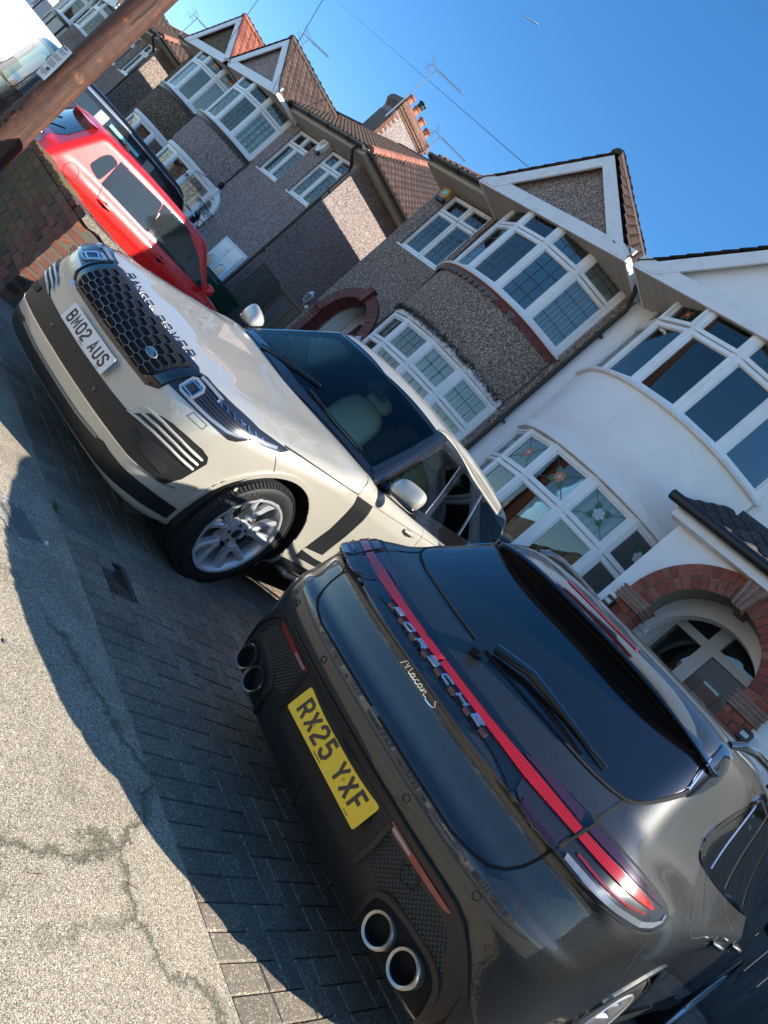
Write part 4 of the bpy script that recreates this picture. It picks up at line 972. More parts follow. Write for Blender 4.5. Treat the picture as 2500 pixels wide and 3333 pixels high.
# ---------------------------------------------------------------- tools that lay panels, glass and trim onto a body surface
def perp(d):
    d = np.asarray(d, float); d = d/np.linalg.norm(d)
    e1 = np.cross(d, (0,0,1.0)) if abs(d[2]) < .9 else np.cross(d, (0,1.0,0)); e1 /= np.linalg.norm(e1); return d, e1, np.cross(d, e1)
def onto(fn, P):
    """outline points written with a y in front of the body (y <= -.55) are first slid straight back onto it"""
    P = np.array(P, float).copy(); k = PRE_Y(P)
    if k.any():
        Q = P[k].copy(); Q[:, 1] = -1.3; R, ok = drop_on(fn, Q, (0,1,0), 2.2); idx = np.where(k)[0]
        for i, r, o in zip(idx, R, ok):
            if o: P[i] = r
    return P
PRE_Y = lambda P: P[:, 1] < -.55
def smooth_poly(P, n=3):
    """Catmull-Rom refine a closed 3D outline"""
    P = np.array(P, float); m = len(P); out = []
    for i in range(m):
        p0, p1, p2, p3 = P[i-1], P[i], P[(i+1)%m], P[(i+2)%m]
        for k in range(n):
            t = k/n; out.append(.5*((2*p1)+(p2-p0)*t+(2*p0-5*p1+4*p2-p3)*t*t+(-p0+3*p1-3*p2+p3)*t**3))
    return out
def round_poly(P, r, k=4):
    """round the corners of a closed outline by radius r"""
    P = [np.array(p, float) for p in P]; m = len(P); out = []
    for i in range(m):
        a, b, c = P[i-1], P[i], P[(i+1)%m]; u = a-b; v = c-b; lu = np.linalg.norm(u); lv = np.linalg.norm(v)
        rr = min(r, lu*.45, lv*.45); A = b+u/lu*rr; B = b+v/lv*rr
        for j in range(k+1):
            t = j/k; out.append((1-t)**2*A+2*t*(1-t)*b+t*t*B)
    return out
def patch(name, fn, outline, d, m, parent, off=.003, th=.004, res=.035, hole=None, sink=0.0, smooth_n=True):
    d, e1, e2 = perp(d); O = onto(fn, outline)
    pts = []
    for i in range(len(O)):
        a = O[i]; b = O[(i+1)%len(O)]; k = max(1, int(np.linalg.norm(b-a)/res))
        for j in range(k): pts.append(a+(b-a)*j/k)
    pts = np.array(pts); A = pts@e1; B = pts@e2; D0 = (pts@d).min()-.35
    bm = bmesh.new(); vs = [bm.verts.new((a, b, 0)) for a, b in zip(A, B)]
    try: bm.faces.new(vs)
    except ValueError: pass
    for k in range(int((A.max()-A.min())/res)):
        x = A.min()+res*(k+.5); bmesh.ops.bisect_plane(bm, geom=bm.verts[:]+bm.edges[:]+bm.faces[:], plane_co=(x,0,0), plane_no=(1,0,0))
    for k in range(int((B.max()-B.min())/res)):
        y = B.min()+res*(k+.5); bmesh.ops.bisect_plane(bm, geom=bm.verts[:]+bm.edges[:]+bm.faces[:], plane_co=(0,y,0), plane_no=(0,1,0))
    bmesh.ops.triangulate(bm, faces=[f for f in bm.faces if len(f.verts) > 4])
    bm.verts.ensure_lookup_table(); bm.verts.index_update()
    UV = np.array([v.co[:2] for v in bm.verts]); Fs = [tuple(v.index for v in f.verts) for f in bm.faces]
    border = [tuple(v.index for v in e.verts) for e in bm.edges if len(e.link_faces) == 1]; bm.free()
    P0 = UV[:, :1]*e1+UV[:, 1:]*e2+d*D0
    Q, ok = drop_on(fn, P0, d, 1.6)
    if not ok.all() and ok.any():
        for i in np.where(~ok)[0]:
            j = np.where(ok)[0][np.argmin(((UV[ok]-UV[i])**2).sum(1))]; Q[i] = P0[i]+d*((Q[j]-P0[j])@d)
    Nn = gradient(fn, Q)
    T = Q+Nn*(off-sink); Bt = Q+Nn*(off-sink-th)
    # orientation: make top faces look outwards
    f0 = Fs[0]; nn = np.cross(T[f0[1]]-T[f0[0]], T[f0[2]]-T[f0[0]])
    if nn@Nn[f0[0]] < 0: Fs = [f[::-1] for f in Fs]
    n = len(T); V = list(T); NN = list(Nn); bi = sorted({i for e in border for i in e}); mp = {}
    cen = T.mean(0)
    for i in bi:
        mp[i] = (len(V), len(V)+1); rad = T[i]-cen; rad = rad-Nn[i]*(rad@Nn[i]); rad /= max(np.linalg.norm(rad), 1e-9)
        V += [T[i], Bt[i]]; NN += [rad, rad]
    F2 = list(Fs)+[(mp[a][0], mp[b][0], mp[b][1], mp[a][1]) for a, b in border]
    return mesh_obj(name, V, F2, m, parent, True, NN if smooth_n else None)
def lay_points(fn, pts, d, off=0.0):
    """drop 3D points along d on the body, lifted by off"""
    d, e1, e2 = perp(d); P = np.array(pts, float); D0 = (P@d).min()-.35
    P0 = P-d*((P@d)-D0)[:, None]; Q, ok = drop_on(fn, P0, d, 1.8)
    Q[~ok] = P[~ok]; Nn = gradient(fn, Q); return Q+Nn*off, Nn
def resample(P, res):
    out = []
    for a, b in zip(P[:-1], P[1:]):
        a = np.array(a, float); b = np.array(b, float); k = max(1, int(np.linalg.norm(b-a)/res))
        out += [a+(b-a)*j/k for j in range(k)]
    return out+[np.array(P[-1], float)]
def strip(name, fn, pts, d, m, parent, wd=.005, off=.0012, th=.002, res=.025, curved=False):
    P = list(onto(fn, pts))
    if curved:
        Q = [P[0]]
        for i in range(len(P)-1):
            p0 = P[max(i-1, 0)]; p1 = P[i]; p2 = P[i+1]; p3 = P[min(i+2, len(P)-1)]
            for k in range(1, 7):
                t = k/6; Q.append(.5*((2*p1)+(p2-p0)*t+(2*p0-5*p1+4*p2-p3)*t*t+(-p0+3*p1-3*p2+p3)*t**3))
        P = Q
    P = resample(P, res); dd, e1, e2 = perp(d); P2 = [(p@e1, p@e2) for p in P]; w = wd if not hasattr(wd, '__len__') else None
    V2, F = ribbon(P2, wd/2)
    D = [p@dd for p in P]; V3 = [e1*v[0]+e2*v[1]+dd*D[i%len(P)] for i, v in enumerate(V2)]
    Q, Nn = lay_points(fn, V3, d, 0); T = Q+Nn*off; Bt = Q+Nn*(off-th); n = len(T); m2 = n//2
    Fs = list(F)+[(i, i+1, n+i+1, n+i) for i in range(m2-1)]+[(m2+i+1, m2+i, n+m2+i, n+m2+i+1) for i in range(m2-1)]+[(0, m2, n+m2, n), (m2-1, 2*m2-1, n+2*m2-1, n+m2-1)]
    k0 = len(F)//2; f0 = F[k0]
    if np.cross(T[f0[1]]-T[f0[0]], T[f0[2]]-T[f0[0]])@Nn[f0[0]] < 0: Fs = [f[::-1] for f in Fs]
    NN = list(Nn)+list(Nn); return mesh_obj(name, list(T)+list(Bt), Fs, m, parent, True, NN)
def mirror(P): return [(-p[0],)+tuple(p[1:]) for p in P][::-1]
def body_mesh(name, fn, half, cen, core, n, m, parent, wheels=(), keep=None):
    V, F = implicit_mesh(fn, half, cen, core, n)
    if wheels:
        for (wy, wz, R) in wheels:
            dy = V[:,1]-wy; dz = V[:,2]-wz; r = np.hypot(dy, dz); side = (np.abs(V[:,0]) > .45)
            ins = (r < R) & side; F = [f for f in F if not all(ins[i] for i in f)]
            used = np.zeros(len(V), bool)
            for f in F:
                for i in f: used[i] = True
            mv = np.where(ins & used)[0]
            for i in mv:
                k = R/max(r[i], 1e-6); y2 = wy+dy[i]*k; z2 = wz+dz[i]*k; V[i, 1] = y2; V[i, 2] = z2
            if len(mv):
                s = np.sign(V[mv, 0]); P0 = V[mv].copy(); P0[:, 0] = s*1.4
                for sg in (-1, 1):
                    k = mv[s == sg]
                    if len(k):
                        q, ok = drop_on(fn, np.stack([np.full(len(k), 1.4*sg), V[k,1], V[k,2]], 1), (-sg,0,0), 1.2); V[k[ok]] = q[ok]
    if keep is not None:
        cenF = np.array([V[list(f)].mean(0) for f in F]); k = keep(cenF); F = [f for f, q in zip(F, k) if q]
    Nn = gradient(fn, V); f0 = F[0]
    Fo = []
    for f in F:
        nn = np.cross(V[f[1]]-V[f[0]], V[f[2]]-V[f[0]]); Fo.append(f if nn@Nn[f[0]] >= 0 else f[::-1])
    used = sorted({i for f in Fo for i in f}); mp = {u: i for i, u in enumerate(used)}
    return mesh_obj(name, V[used], [tuple(mp[i] for i in f) for f in Fo], m, parent, True, Nn[used])
def in_poly(P, poly):
    x, y = P[:,0], P[:,1]; ins = np.zeros(len(P), bool); n = len(poly)
    for i in range(n):
        x1, y1 = poly[i]; x2, y2 = poly[i-1]
        c = ((y1 > y) != (y2 > y)) & (x < (x2-x1)*(y-y1)/((y2-y1) if y2 != y1 else 1e-9)+x1); ins ^= c
    return ins
def car_frame(q, flip):
    x, y, z, h, s = q
    fw = np.array([math.sin(h)*math.cos(s), math.cos(h)*math.cos(s), math.sin(s)]); rt = np.array([math.cos(h), -math.sin(h), 0]); upv = np.cross(rt, fw)
    A = np.stack([-rt, -fw, upv]) if flip else np.stack([rt, fw, upv])
    m = Matrix.Identity(4)
    for i in range(3):
        for j in range(3): m[i][j] = A[j][i]
    m[0][3], m[1][3], m[2][3] = x, y, z+CAMZ
    return m
def text_mesh(txt, size):
    cu = bpy.data.curves.new('txt', 'FONT'); cu.body = txt; cu.size = size; cu.extrude = .0006; cu.align_x = 'CENTER'; cu.align_y = 'CENTER'; cu.resolution_u = 2
    o = bpy.data.objects.new('txt', cu); C.objects.link(o); dg = bpy.context.evaluated_depsgraph_get(); me = bpy.data.meshes.new_from_object(o.evaluated_get(dg)); bpy.data.objects.remove(o); bpy.data.curves.remove(cu); return me
def text_obj(name, txt, size, m, parent, mtx, sx=1.0):
    me = text_mesh(txt, size); me.transform(Matrix.Diagonal((sx, 1, 1, 1)))
    me.materials.clear(); me.materials.append(m); o = bpy.data.objects.new(name, me); C.objects.link(o); o.parent = parent; o.matrix_local = mtx; return o
def number_plate(parent, txt, x, y, z, tilt, ybase, m_bg, sidex, screws=False, small=None):
    """plate facing local -y. sidex=+1 when reading runs towards +x"""
    pl = bpy.data.objects.new('tmp', None)
    R = Matrix.Translation((x, y, z))@Matrix.Rotation(tilt, 4, 'X')
    W, H, r = .26, .0555, .010; poly = round_poly([(-W,-H,0),(W,-H,0),(W,H,0),(-W,H,0)], r)
    mb = MB(); mb.prism([(p[0], p[1]) for p in poly], lambda a, b: tuple(R@Vector((a, -.004, b))), lambda a, b: tuple(R@Vector((a, 0, b))))
    o = mb.build('number_plate', m_bg, parent)
    cw, chh, gap, space = .050, .079, .0108, .0335; tot = 0
    for c in txt: tot += (space if c == ' ' else cw+gap)
    tot -= gap; cx0 = -tot/2; hw = .0068
    for c in txt:
        if c == ' ': cx0 += space; continue
        wmax = max(p[0] for l in GL[c] for p in l); g = MB()
        glyph(g, c, chh-2*hw, (cw-2*hw)/wmax, hw, lambda a, b, dpt: tuple(R@Vector((cx0+hw+a, -.0046-dpt, -chh/2+hw+b))), .0006)
        g.build('plate_character', M['plate_ink'], o); cx0 += cw+gap
    if screws:
        for sx in (-.125, .105):
            s = MB(); s.lathe([(0,-.004),(.0045,-.004),(.0065,-.002),(.007,0)], 16, R@Matrix.Translation((sx, -.0045, -.004))@Matrix.Rotation(math.radians(90), 4, 'Z')); s.build('screw_cap', M['plate_yellow'], o, True)
            s = MB(); s.lathe([(0,-.0012),(.0022,-.001),(.0022,.001)], 8, R@Matrix.Translation((sx, -.0090, -.004))@Matrix.Rotation(math.radians(90), 4, 'Z')); s.build('screw', M['rust'], o)
    if small:
        for (t, sx, sz, sz2) in small:
            text_obj('maker_print', t, sz2, M['plate_ink'], o, R@Matrix.Translation((sx, -.0049, sz))@Matrix.Rotation(math.radians(90), 4, 'X'))
    return o
def wheel(parent, cx, cy, cz, side, R, rim, wid, style, steer=0.0, dense=True):
    """wheel > tyre, rim, hub_cap, wheel_nut; axis along local x, outer face towards side*x"""
    T = Matrix.Translation((cx, cy, cz))@Matrix.Rotation(steer, 4, 'Z')@(Matrix.Identity(4) if side > 0 else Matrix.Rotation(math.pi, 4, 'Z'))
    # local: +x outward, x=0 is the outer face plane of the tyre bulge
    n = 72 if dense else 40
    prof = [(rim-.004,-wid+.012),(rim+.02,-wid+.002),(R-.05,-wid),(R-.018,-wid+.012),(R-.004,-wid+.035),(R,-wid*.5),(R-.004,-.035),(R-.018,-.012),(R-.05,-.001),(rim+.035,.0),(rim+.014,-.006),(rim-.004,-.014)]
    mb = MB(); mb.lathe(prof, n, T); ty = mb.build('tyre', M['tyre'], parent, 50)
    if dense:
        mb = MB()
        for i in range(96):       # shoulder blocks
            a0 = 2*math.pi*i/96; a1 = a0+2*math.pi/96*.66
            V = []
            for rr, hx in ((R-.020,-.004),(R+.0005,-.034),(R+.004,-.034),(R-.013,-.003)):
                for a in (a0, a1): V.append(tuple(T@Vector((hx, rr*math.cos(a), rr*math.sin(a)))))
            mb.add(V, [(0,1,3,2),(2,3,5,4),(4,5,7,6),(6,7,1,0),(0,2,4,6),(1,7,5,3)])
        for gx in (-.075,-.13,-.185):
            mb.lathe([(R+.003,gx-.002),(R+.0065,gx-.001),(R+.0065,gx-.042),(R+.003,gx-.043)], n, T)
        stuff(mb.build('tread_blocks', M['tyre'], ty))
    # barrel and spokes
    mb = MB(); mb.lathe([(rim-.002,-.010),(rim+.008,-.004),(rim+.007,.002),(rim-.006,.001),(rim-.014,-.008),(rim-.022,-.045),(rim-.032,-.12),(rim-.03,-wid+.02)], n, T)
    rimo = mb.build('rim', M['alloy'] if style != 'dark' else M['alloy_dark'], parent, 45)
    mb = MB(); mb.lathe([(0,-.165),(rim-.03,-.165)], 32, T); mb.build('hub_well', M['void'], rimo)
    mb = MB(); mb.lathe([(.02,-.105),(rim*.66,-.105),(rim*.66,-.125),(.02,-.125)], 48, T); mb.build('brake_disc', M['disc'], rimo, 30)
    mb = MB(); mb.lathe([(.0,-.085),(.075,-.09),(.08,-.106)], 24, T); mb.build('brake_hub', M['rust'], rimo, 30)
    mb = MB()
    if dense:
        for a in (math.radians(-25),):
            V = []; 
            mb.lathe([(rim*.52,-.10),(rim*.52,-.055),(rim*.78,-.055),(rim*.78,-.10)], 10, T, a-.45, a+.45)
        mb.build('brake_caliper', M['alloy_dark'], rimo)
    ns = 5 if style in ('y5','s5') else 5
    for k in range(ns):
        a = math.pi/2+2*math.pi*k/ns+(.12 if style == 'y5' else .3)
        Rk = T@Matrix.Rotation(a, 4, 'X')      # spoke along local +y
        mb = MB()
        def bar(p0, p1, w0, w1, x0, x1, dpt):
            # tapered blade with bevelled ridge: cross section of 6 points
            V = []
            p0 = np.array(p0); p1 = np.array(p1); dv = p1-p0; L = np.linalg.norm(dv); dv /= L; nv = np.array([-dv[1], dv[0]])
            for t in (0, .33, .66, 1):
                c = p0+dv*L*t; wv = w0+(w1-w0)*t; xx = x0+(x1-x0)*t-.012*math.sin(math.pi*t)
                for o, h in ((-1,-dpt),(-1,-.008),(-.45,0),(.45,0),(1,-.008),(1,-dpt)):
                    q = c+nv*wv*o; V.append(tuple(Rk@Vector((xx+h, q[0], q[1]))))
            F = []
            for s in range(3):
                for j in range(5): F.append((s*6+j, s*6+j+1, s*6+6+j+1, s*6+6+j))
            F += [(0,5,4,3,2,1), (18,19,20,21,22,23)]; mb.add(V, F)
        if style == 'y5':
            bar((.055,0),(rim*.52,.0),.034,.020,-.040,-.022,.045)
            bar((rim*.40,-.008),(rim-.004,-.088),.017,.026,-.026,-.004,.040); bar((rim*.40,.008),(rim-.004,.088),.017,.026,-.026,-.004,.040)
            bar((rim*.36,-.028),(rim-.006,-.036),.006,.007,-.034,-.016,.03)
        else:
            bar((.05,-.006),(rim-.004,-.055),.017,.012,-.045,-.008,.04); bar((.05,.006),(rim-.004,.055),.017,.012,-.045,-.008,.04)
        mb.build('spoke', M['alloy'] if style != 'dark' else M['alloy_dark'], rimo, 25)
    mb = MB(); mb.lathe([(0,-.030),(.070,-.032),(.088,-.040),(.092,-.075)], 30, T); mb.build('hub', M['alloy'] if style != 'dark' else M['alloy_dark'], rimo, 30)
    mb = MB(); mb.lathe([(0,-.022),(.026,-.023),(.033,-.027),(.034,-.034)], 28, T); mb.build('hub_cap', M['alloy_dark'] if style == 'y5' else M['gloss_black'], rimo, 30)
    for k in range(5):
        a = 2*math.pi*k/5+.75; Tk = T@Matrix.Translation((0, .060*math.cos(a), .060*math.sin(a)))
        mb = MB(); mb.lathe([(0,-.024),(.008,-.024),(.009,-.038)], 12, Tk); mb.lathe([(.0105,-.0315),(.0145,-.0315),(.0145,-.036),(.0105,-.036)], 14, Tk); mb.build('wheel_nut', M['alloy_dark'], rimo, 30)
    return ty, T
def sidewall_text(parent, T, txt, r, ang, size, m, name='tyre_lettering', sx=1.0):
    me = text_mesh(txt, size); n = len(me.vertices); V = []
    for v in me.vertices:
        a = ang-(v.co.x*sx)/r; rr = r+v.co.y; V.append(tuple(T@Vector((.0015+v.co.z, rr*math.cos(a), rr*math.sin(a)))))
    F = [tuple(p.vertices) for p in me.polygons]; return mesh_obj(name, V, F, m, parent)

# ---------------------------------------------------------------- the silver luxury estate car, nose towards the street
def build_silver():
    global PRE_Y; PRE_Y = lambda P: P[:, 1] < -.95
    t = thing('parked_car', 'large champagne silver luxury 4x4 parked nose to the street, white plate BM02 AUS', 'car', mtx=car_frame(RR_POSE, True))
    P = M['champagne']; fn = rr_body; cab = rr_cabin; Y = (0,1,0)
    SW = [((sg*.954), 0.0) for sg in (-1,1)]
    body = body_mesh('body', fn, (1.0,2.6,.62), (0,1.6,.7), (.55,-.2,3.4,.62,.82), (70,150,56), P, t, wheels=[(0,.385,.468),(2.92,.40,.468)])
    # cabin shell, open where the glass is
    WS = [(-.79,.73,1.155),(-.60,.655,1.15),(-.352,.60,1.145),(0,.54,1.14),(.352,.60,1.145),(.60,.655,1.15),(.79,.73,1.155),(.76,.86,1.24),(.70,1.07,1.43),(.632,1.29,1.635),(.60,1.30,1.655),(.40,1.245,1.675),(0,1.205,1.685),(-.40,1.245,1.675),(-.60,1.30,1.655),(-.632,1.29,1.635),(-.70,1.07,1.43),(-.76,.86,1.24)]
    SG = [(.90,.86,1.15),(.86,1.385,1.622),(.86,1.46,1.640),(.86,1.85,1.650),(.90,1.70,1.195)]
    dW, a1, a2 = perp((0,.62,-.78)); wp = [(np.dot(p,a1), np.dot(p,a2)) for p in WS]; cxy = np.mean(wp, 0); wps = [tuple(cxy+(np.array(q)-cxy)*.955) for q in wp]
    sgs = [(p[1], p[2]) for p in SG]; c2 = np.mean(sgs, 0); sgs = [tuple(c2+(np.array(q)-c2)*.93) for q in sgs]
    def keep(Cn):
        a = in_poly(np.stack([Cn@a1, Cn@a2], 1), wps) & (Cn[:,1] < 1.5); b = in_poly(Cn[:,1:], sgs) & (np.abs(Cn[:,0]) > .5)
        low = Cn[:,2] < 1.05
        return ~(a | b | low)
    shell = body_mesh('cabin', cab, (.98,2.0,.6), (0,2.3,1.35), (.3,1.65,3.2,1.15,1.42), (64,110,50), M['gloss_black'], t, keep=keep)
    patch('windscreen', cab, WS, (0,.62,-.78), M['screen_glass'], t, .004, .003, .05)
    # black ceramic border along the bottom and top of the screen
    patch('scuttle', cab, [(-.80,.70,1.13),(0,.50,1.115),(.80,.70,1.13),(.79,.75,1.165),(.4,.645,1.17),(0,.585,1.165),(-.4,.645,1.17),(-.79,.75,1.165)], (0,.62,-.78), M['gloss_black'], t, .006, .003, .06)
    strip('screen_edge', cab, [(.805,.745,1.165),(.70,1.095,1.44),(.628,1.325,1.655)], (-.5,.6,-.5), M['gloss_black'], t, .035, .007, .004)
    strip('screen_edge', cab, [(-.805,.745,1.165),(-.70,1.095,1.44),(-.628,1.325,1.655)], (.5,.6,-.5), M['gloss_black'], t, .035, .007, .004)
    # roof skin in body colour
    RF = [(-.60,1.315,1.68),(0,1.215,1.70),(.60,1.315,1.68),(.655,1.42,1.70),(.675,2.2,1.72),(.672,3.3,1.69),(.62,3.95,1.6),(0,4.02,1.66),(-.62,3.95,1.6),(-.672,3.3,1.69),(-.675,2.2,1.72),(-.655,1.42,1.70)]
    RF = [(p[0], p[1], 2.0) for p in RF]
    patch('roof', cab, RF, (0,0,-1), P, t, .005, .004, .07)
    for sg in (1,-1):
        strip('roof_rail_strip', cab, [(sg*.60,1.33,1.9),(sg*.645,1.7,1.9),(sg*.655,2.4,1.9),(sg*.65,3.3,1.9)], (0,0,-1), M['champagne_flat'], t, .018, .008, .003)
        D = (-sg,0,0)
        def S3(pts): return [(sg*.9, a, b) for a, b in pts]
        patch('side_window', cab, S3([(.86,1.165),(1.375,1.612),(1.42,1.632),(1.855,1.650),(1.705,1.198)]), D, M['side_glass'], t, .003, .003, .06)
        patch('side_window', cab, S3([(1.83,1.21),(1.985,1.640),(2.03,1.650),(2.60,1.652),(2.55,1.262)]), D, M['privacy_glass'], t, .003, .003, .06)
        patch('side_window', cab, S3([(2.64,1.272),(2.68,1.648),(3.10,1.640),(3.60,1.600),(3.82,1.50),(3.80,1.36),(3.3,1.30)]), D, M['privacy_glass'], t, .003, .003, .06)
        strip('waist_trim', cab, S3([(.74,1.15),(1.7,1.183),(2.6,1.245),(3.8,1.32)]), D, M['gloss_black'], t, .028, .006, .004)
        strip('window_trim', cab, S3([(1.700,1.20),(1.862,1.652)]), D, M['chrome'], t, .007, .0075, .003)
        strip('window_trim', cab, S3([(2.60,1.26),(2.635,1.652)]), D, M['chrome'], t, .006, .0075, .003)
        # wheel arch lip
        for wy in (0, 2.92):
            arc = [(sg*.9, wy+.475*math.cos(a), .385+.475*math.sin(a)) for a in np.linspace(math.radians(-18), math.radians(198), 40)]
            strip('arch_lip', fn, arc, D, P, t, .030, .010, .012, .03)
            mb = MB(); mb.lathe([(.472,-.02),(.47,.30),(.10,.31)], 30, a0=-.25, a1=math.pi+.25, mtx=Matrix.Translation((sg*.93, wy, .385))@(Matrix.Rotation(math.pi, 4, 'Z') if sg > 0 else Matrix.Identity(4)))
            mb.build('wheel_arch_liner', M['liner'], t, True)
        # shut lines and swage
        strip('panel_gap', fn, S3([(-.255,.958),(-.10,.972),(.14,.988),(.385,1.001),(.567,1.014)]), D, M['gap'], t, .006)
        strip('panel_gap', fn, S3([(.567,1.014),(.588,1.07),(.66,1.125)]), D, M['gap'], t, .005)
        strip('panel_gap', fn, S3([(-.325,.915),(-.27,.86),(-.20,.79)]), D, M['gap'], t, .004)
        strip('panel_gap', fn, S3([(.567,1.014),(.598,.95),(.615,.88),(.63,.72),(.60,.50),(.60,.36)]), D, M['gap'], t, .005)
        strip('panel_gap', fn, S3([(1.845,1.165),(1.79,1.10),(1.765,1.0),(1.745,.90),(1.73,.34)]), D, M['gap'], t, .006)
        strip('panel_gap', fn, S3([(2.62,1.20),(2.66,1.05),(2.60,.9)]), D, M['gap'], t, .006)
        strip('shoulder_line', fn, S3([(.84,1.018),(1.17,1.032),(1.70,1.056),(2.29,1.083),(3.4,1.13)]), D, M['gap'], t, .0035, .0006)
        # side gill with ribs and lower blade
        patch('side_gill', fn, S3([(.574,1.005),(.60,.94),(.615,.89),(.635,.72),(.606,.530),(.836,.540),(.848,.733),(.847,.90),(.815,1.012)]), D, M['satin_black'], t, .003, .003, .04)
        for k in range(4):
            f = (k+.5)/4; strip('gill_rib', fn, S3([(.575+.24*f,1.008),(.612+.235*f,.89),(.635+.213*f,.72),(.606+.23*f,.540)]), D, M['matt_black'], t, .006, .006, .004)
        patch('sill_blade', fn, S3([(.592,.505),(.80,.490),(1.9,.492),(1.9,.448),(.80,.446),(.60,.455)]), D, M['satin_black'], t, .004, .004, .05)
        strip('sill_bright', fn, S3([(.60,.450),(1.2,.440),(2.3,.442)]), D, M['chrome'], t, .006, .006, .003)
        patch('sill_cladding', fn, S3([(.47,.40),(1.4,.385),(2.45,.385),(2.42,.30),(.52,.30)]), D, M['satin_black'], t, .006, .006, .05)
        # running board
        mb = MB(); mb.bbox((min(sg*.80, sg*1.03), .58, .300), (max(sg*.80, sg*1.03), 2.36, .330), .008); mb.build('running_board', M['champagne_flat'], t)
        mb = MB()
        for k in range(5): mb.bbox((min(sg*(.86+.033*k), sg*(.868+.033*k)), .64, .330), (max(sg*(.86+.033*k), sg*(.868+.033*k)), 2.3, .336), .001)
        mb.build('tread_ribs', M['satin_black'], t)
        # door handles
        for hy, hz in ((1.42,1.020),(2.30,1.045)):
            Q, nn = lay_points(fn, S3([(hy+.0,hz),(hy+.05,hz+.001),(hy+.13,hz+.002),(hy+.19,hz+.002)]), D, .0)
            patch('handle_recess', fn, smooth_poly(S3([(hy+.045,hz+.028),(hy+.11,hz+.030),(hy+.12,hz),(hy+.11,hz-.032),(hy+.045,hz-.030),(hy+.035,hz)])), D, M['champagne_flat'], t, .0016, .002, .02)
            pth = [Q[0]+nn[0]*.012, Q[1]+nn[1]*.030, Q[2]+nn[2]*.030, Q[3]+nn[3]*.012]
            h = MB(); h.tube(resample(pth, .02), .0135, 10); h.build('door_handle', M['champagne'], t, True)
        # mirror
        mb = MB(); VV, FF = box_grid((10,8,8)); pts = []
        for v in VV:
            v = np.array(v); l = (abs(v[0])**3+abs(v[1])**3+abs(v[2])**3)**(1/3)*1.0; q = v/max(l, 1e-6); pts.append((sg*(1.035+.115*q[0]-.012*q[1]), .905+.060*q[1]+.030*q[0]*1.0+.02*(q[2]), 1.232+.082*q[2]+.018*q[0]-.022*q[1]))
        mb.add(pts, FF); mo = mb.build('door_mirror', P, t, 80)
        mb = MB(); mb.add([(p[0]+sg*.0, p[1]-.002+.004, 1.15+(p[2]-1.15)*.34) for p in pts], FF); mb.build('mirror_base', M['gloss_black'], mo, 80)
        mb = MB(); mb.tube([(sg*.86,.92,1.150),(sg*.92,.91,1.155),(sg*.98,.90,1.165)], [.040,.030,.026], 10); mb.build('mirror_arm', M['gloss_black'], mo, True)
        mb = MB(); mb.tube([(sg*.96,.850,1.172),(sg*1.06,.862,1.176),(sg*1.145,.915,1.196)], .009, 8); mb.build('indicator', M['clear_lens'], mo, True)
    # bonnet shut line at the front edge, raised ridges come from the body itself
    edge = [(-.855,-.455,1.2),(-.73,-.60,1.2),(-.56,-.675,1.2),(-.3,-.712,1.2),(0,-.722,1.2),(.3,-.712,1.2),(.56,-.675,1.2),(.73,-.60,1.2),(.855,-.455,1.2)]
    strip('panel_gap', fn, edge, (0,0,-1), M['gap'], t, .008, .0012)
    # grille: black frame, recessed dark field, hexagon mesh
    FRM = [(-.545,0,.905),(-.535,0,.78),(-.53,0,.725),(-.46,0,.686),(0,0,.678),(.46,0,.686),(.53,0,.725),(.535,0,.78),(.545,0,.905),(.46,0,.922),(0,0,.912),(-.46,0,.922)]
    FRM = [(p[0], -1.0, p[2]) for p in FRM]
    fr = patch('grille_surround', fn, FRM, Y, M['gloss_black'], t, .004, .005, .04)
    GR = round_poly([(-.465,-1,.903),(-.450,-1,.745),(-.405,-1,.705),(.405,-1,.705),(.450,-1,.745),(.465,-1,.903),(0,-1,.897)], .02)
    gr = patch('grille', fn, GR, Y, M['void'], t, .0065, .002, .04)
    gp = [(p[0], p[2]) for p in GR]
    hm = MB(); segs = []; ha, hb, hh = .049, .031, .0158
    for c in range(-8, 9):
        for r in range(-2, 9):
            cx0 = c*(ha+hb); cz0 = .705+r*2*hh+(hh if c%2 else 0)
            segs += [[(cx0-hb, cz0+hh), (cx0+hb, cz0+hh)], [(cx0-ha, cz0), (cx0-hb, cz0+hh)], [(cx0-ha, cz0), (cx0-hb, cz0-hh)]]
    def inside(p): return in_poly(np.array([p]), gp)[0]
    for s0, s1 in segs:
        pts = [np.array(s0)+(np.array(s1)-np.array(s0))*q for q in (0,.5,1)]
        if not (inside(pts[0]) and inside(pts[2])): continue
        V2, Fq = ribbon(pts, .0029); V3 = [(v[0], -1.0, v[1]) for v in V2]; Q, Nn = lay_points(fn, V3, Y, 0)
        T = Q+Nn*.014; B2 = Q+Nn*.008; n = len(T); k = n//2
        hm.add(list(T)+list(B2), list(Fq)+[(i, i+1, n+i+1, n+i) for i in range(k-1)]+[(k+i+1, k+i, n+k+i, n+k+i+1) for i in range(k-1)])
    stuff(hm.build('grille_mesh', M['alloy_dark'], gr))
    strip('grille_trim', fn, [(-.535,-1,.905),(-.527,-1,.78),(-.518,-1,.735),(-.455,-1,.697),(0,-1,.689),(.455,-1,.697),(.518,-1,.735),(.527,-1,.78),(.535,-1,.905)], Y, M['gloss_black'], t, .012, .012, .006)
    # oval badge
    def on(a, z, off): q, nn = lay_points(fn, [(a,-1,z)], Y, off); return q[0], nn[0]
    q, nn = on(.325, .800, .018); up3 = np.array([0,.2,1.0]); up3 = up3-nn*(up3@nn); up3 /= np.linalg.norm(up3); rt3 = np.cross(up3, nn)*1.0; rt3 = rt3 if rt3[0] > 0 else -rt3
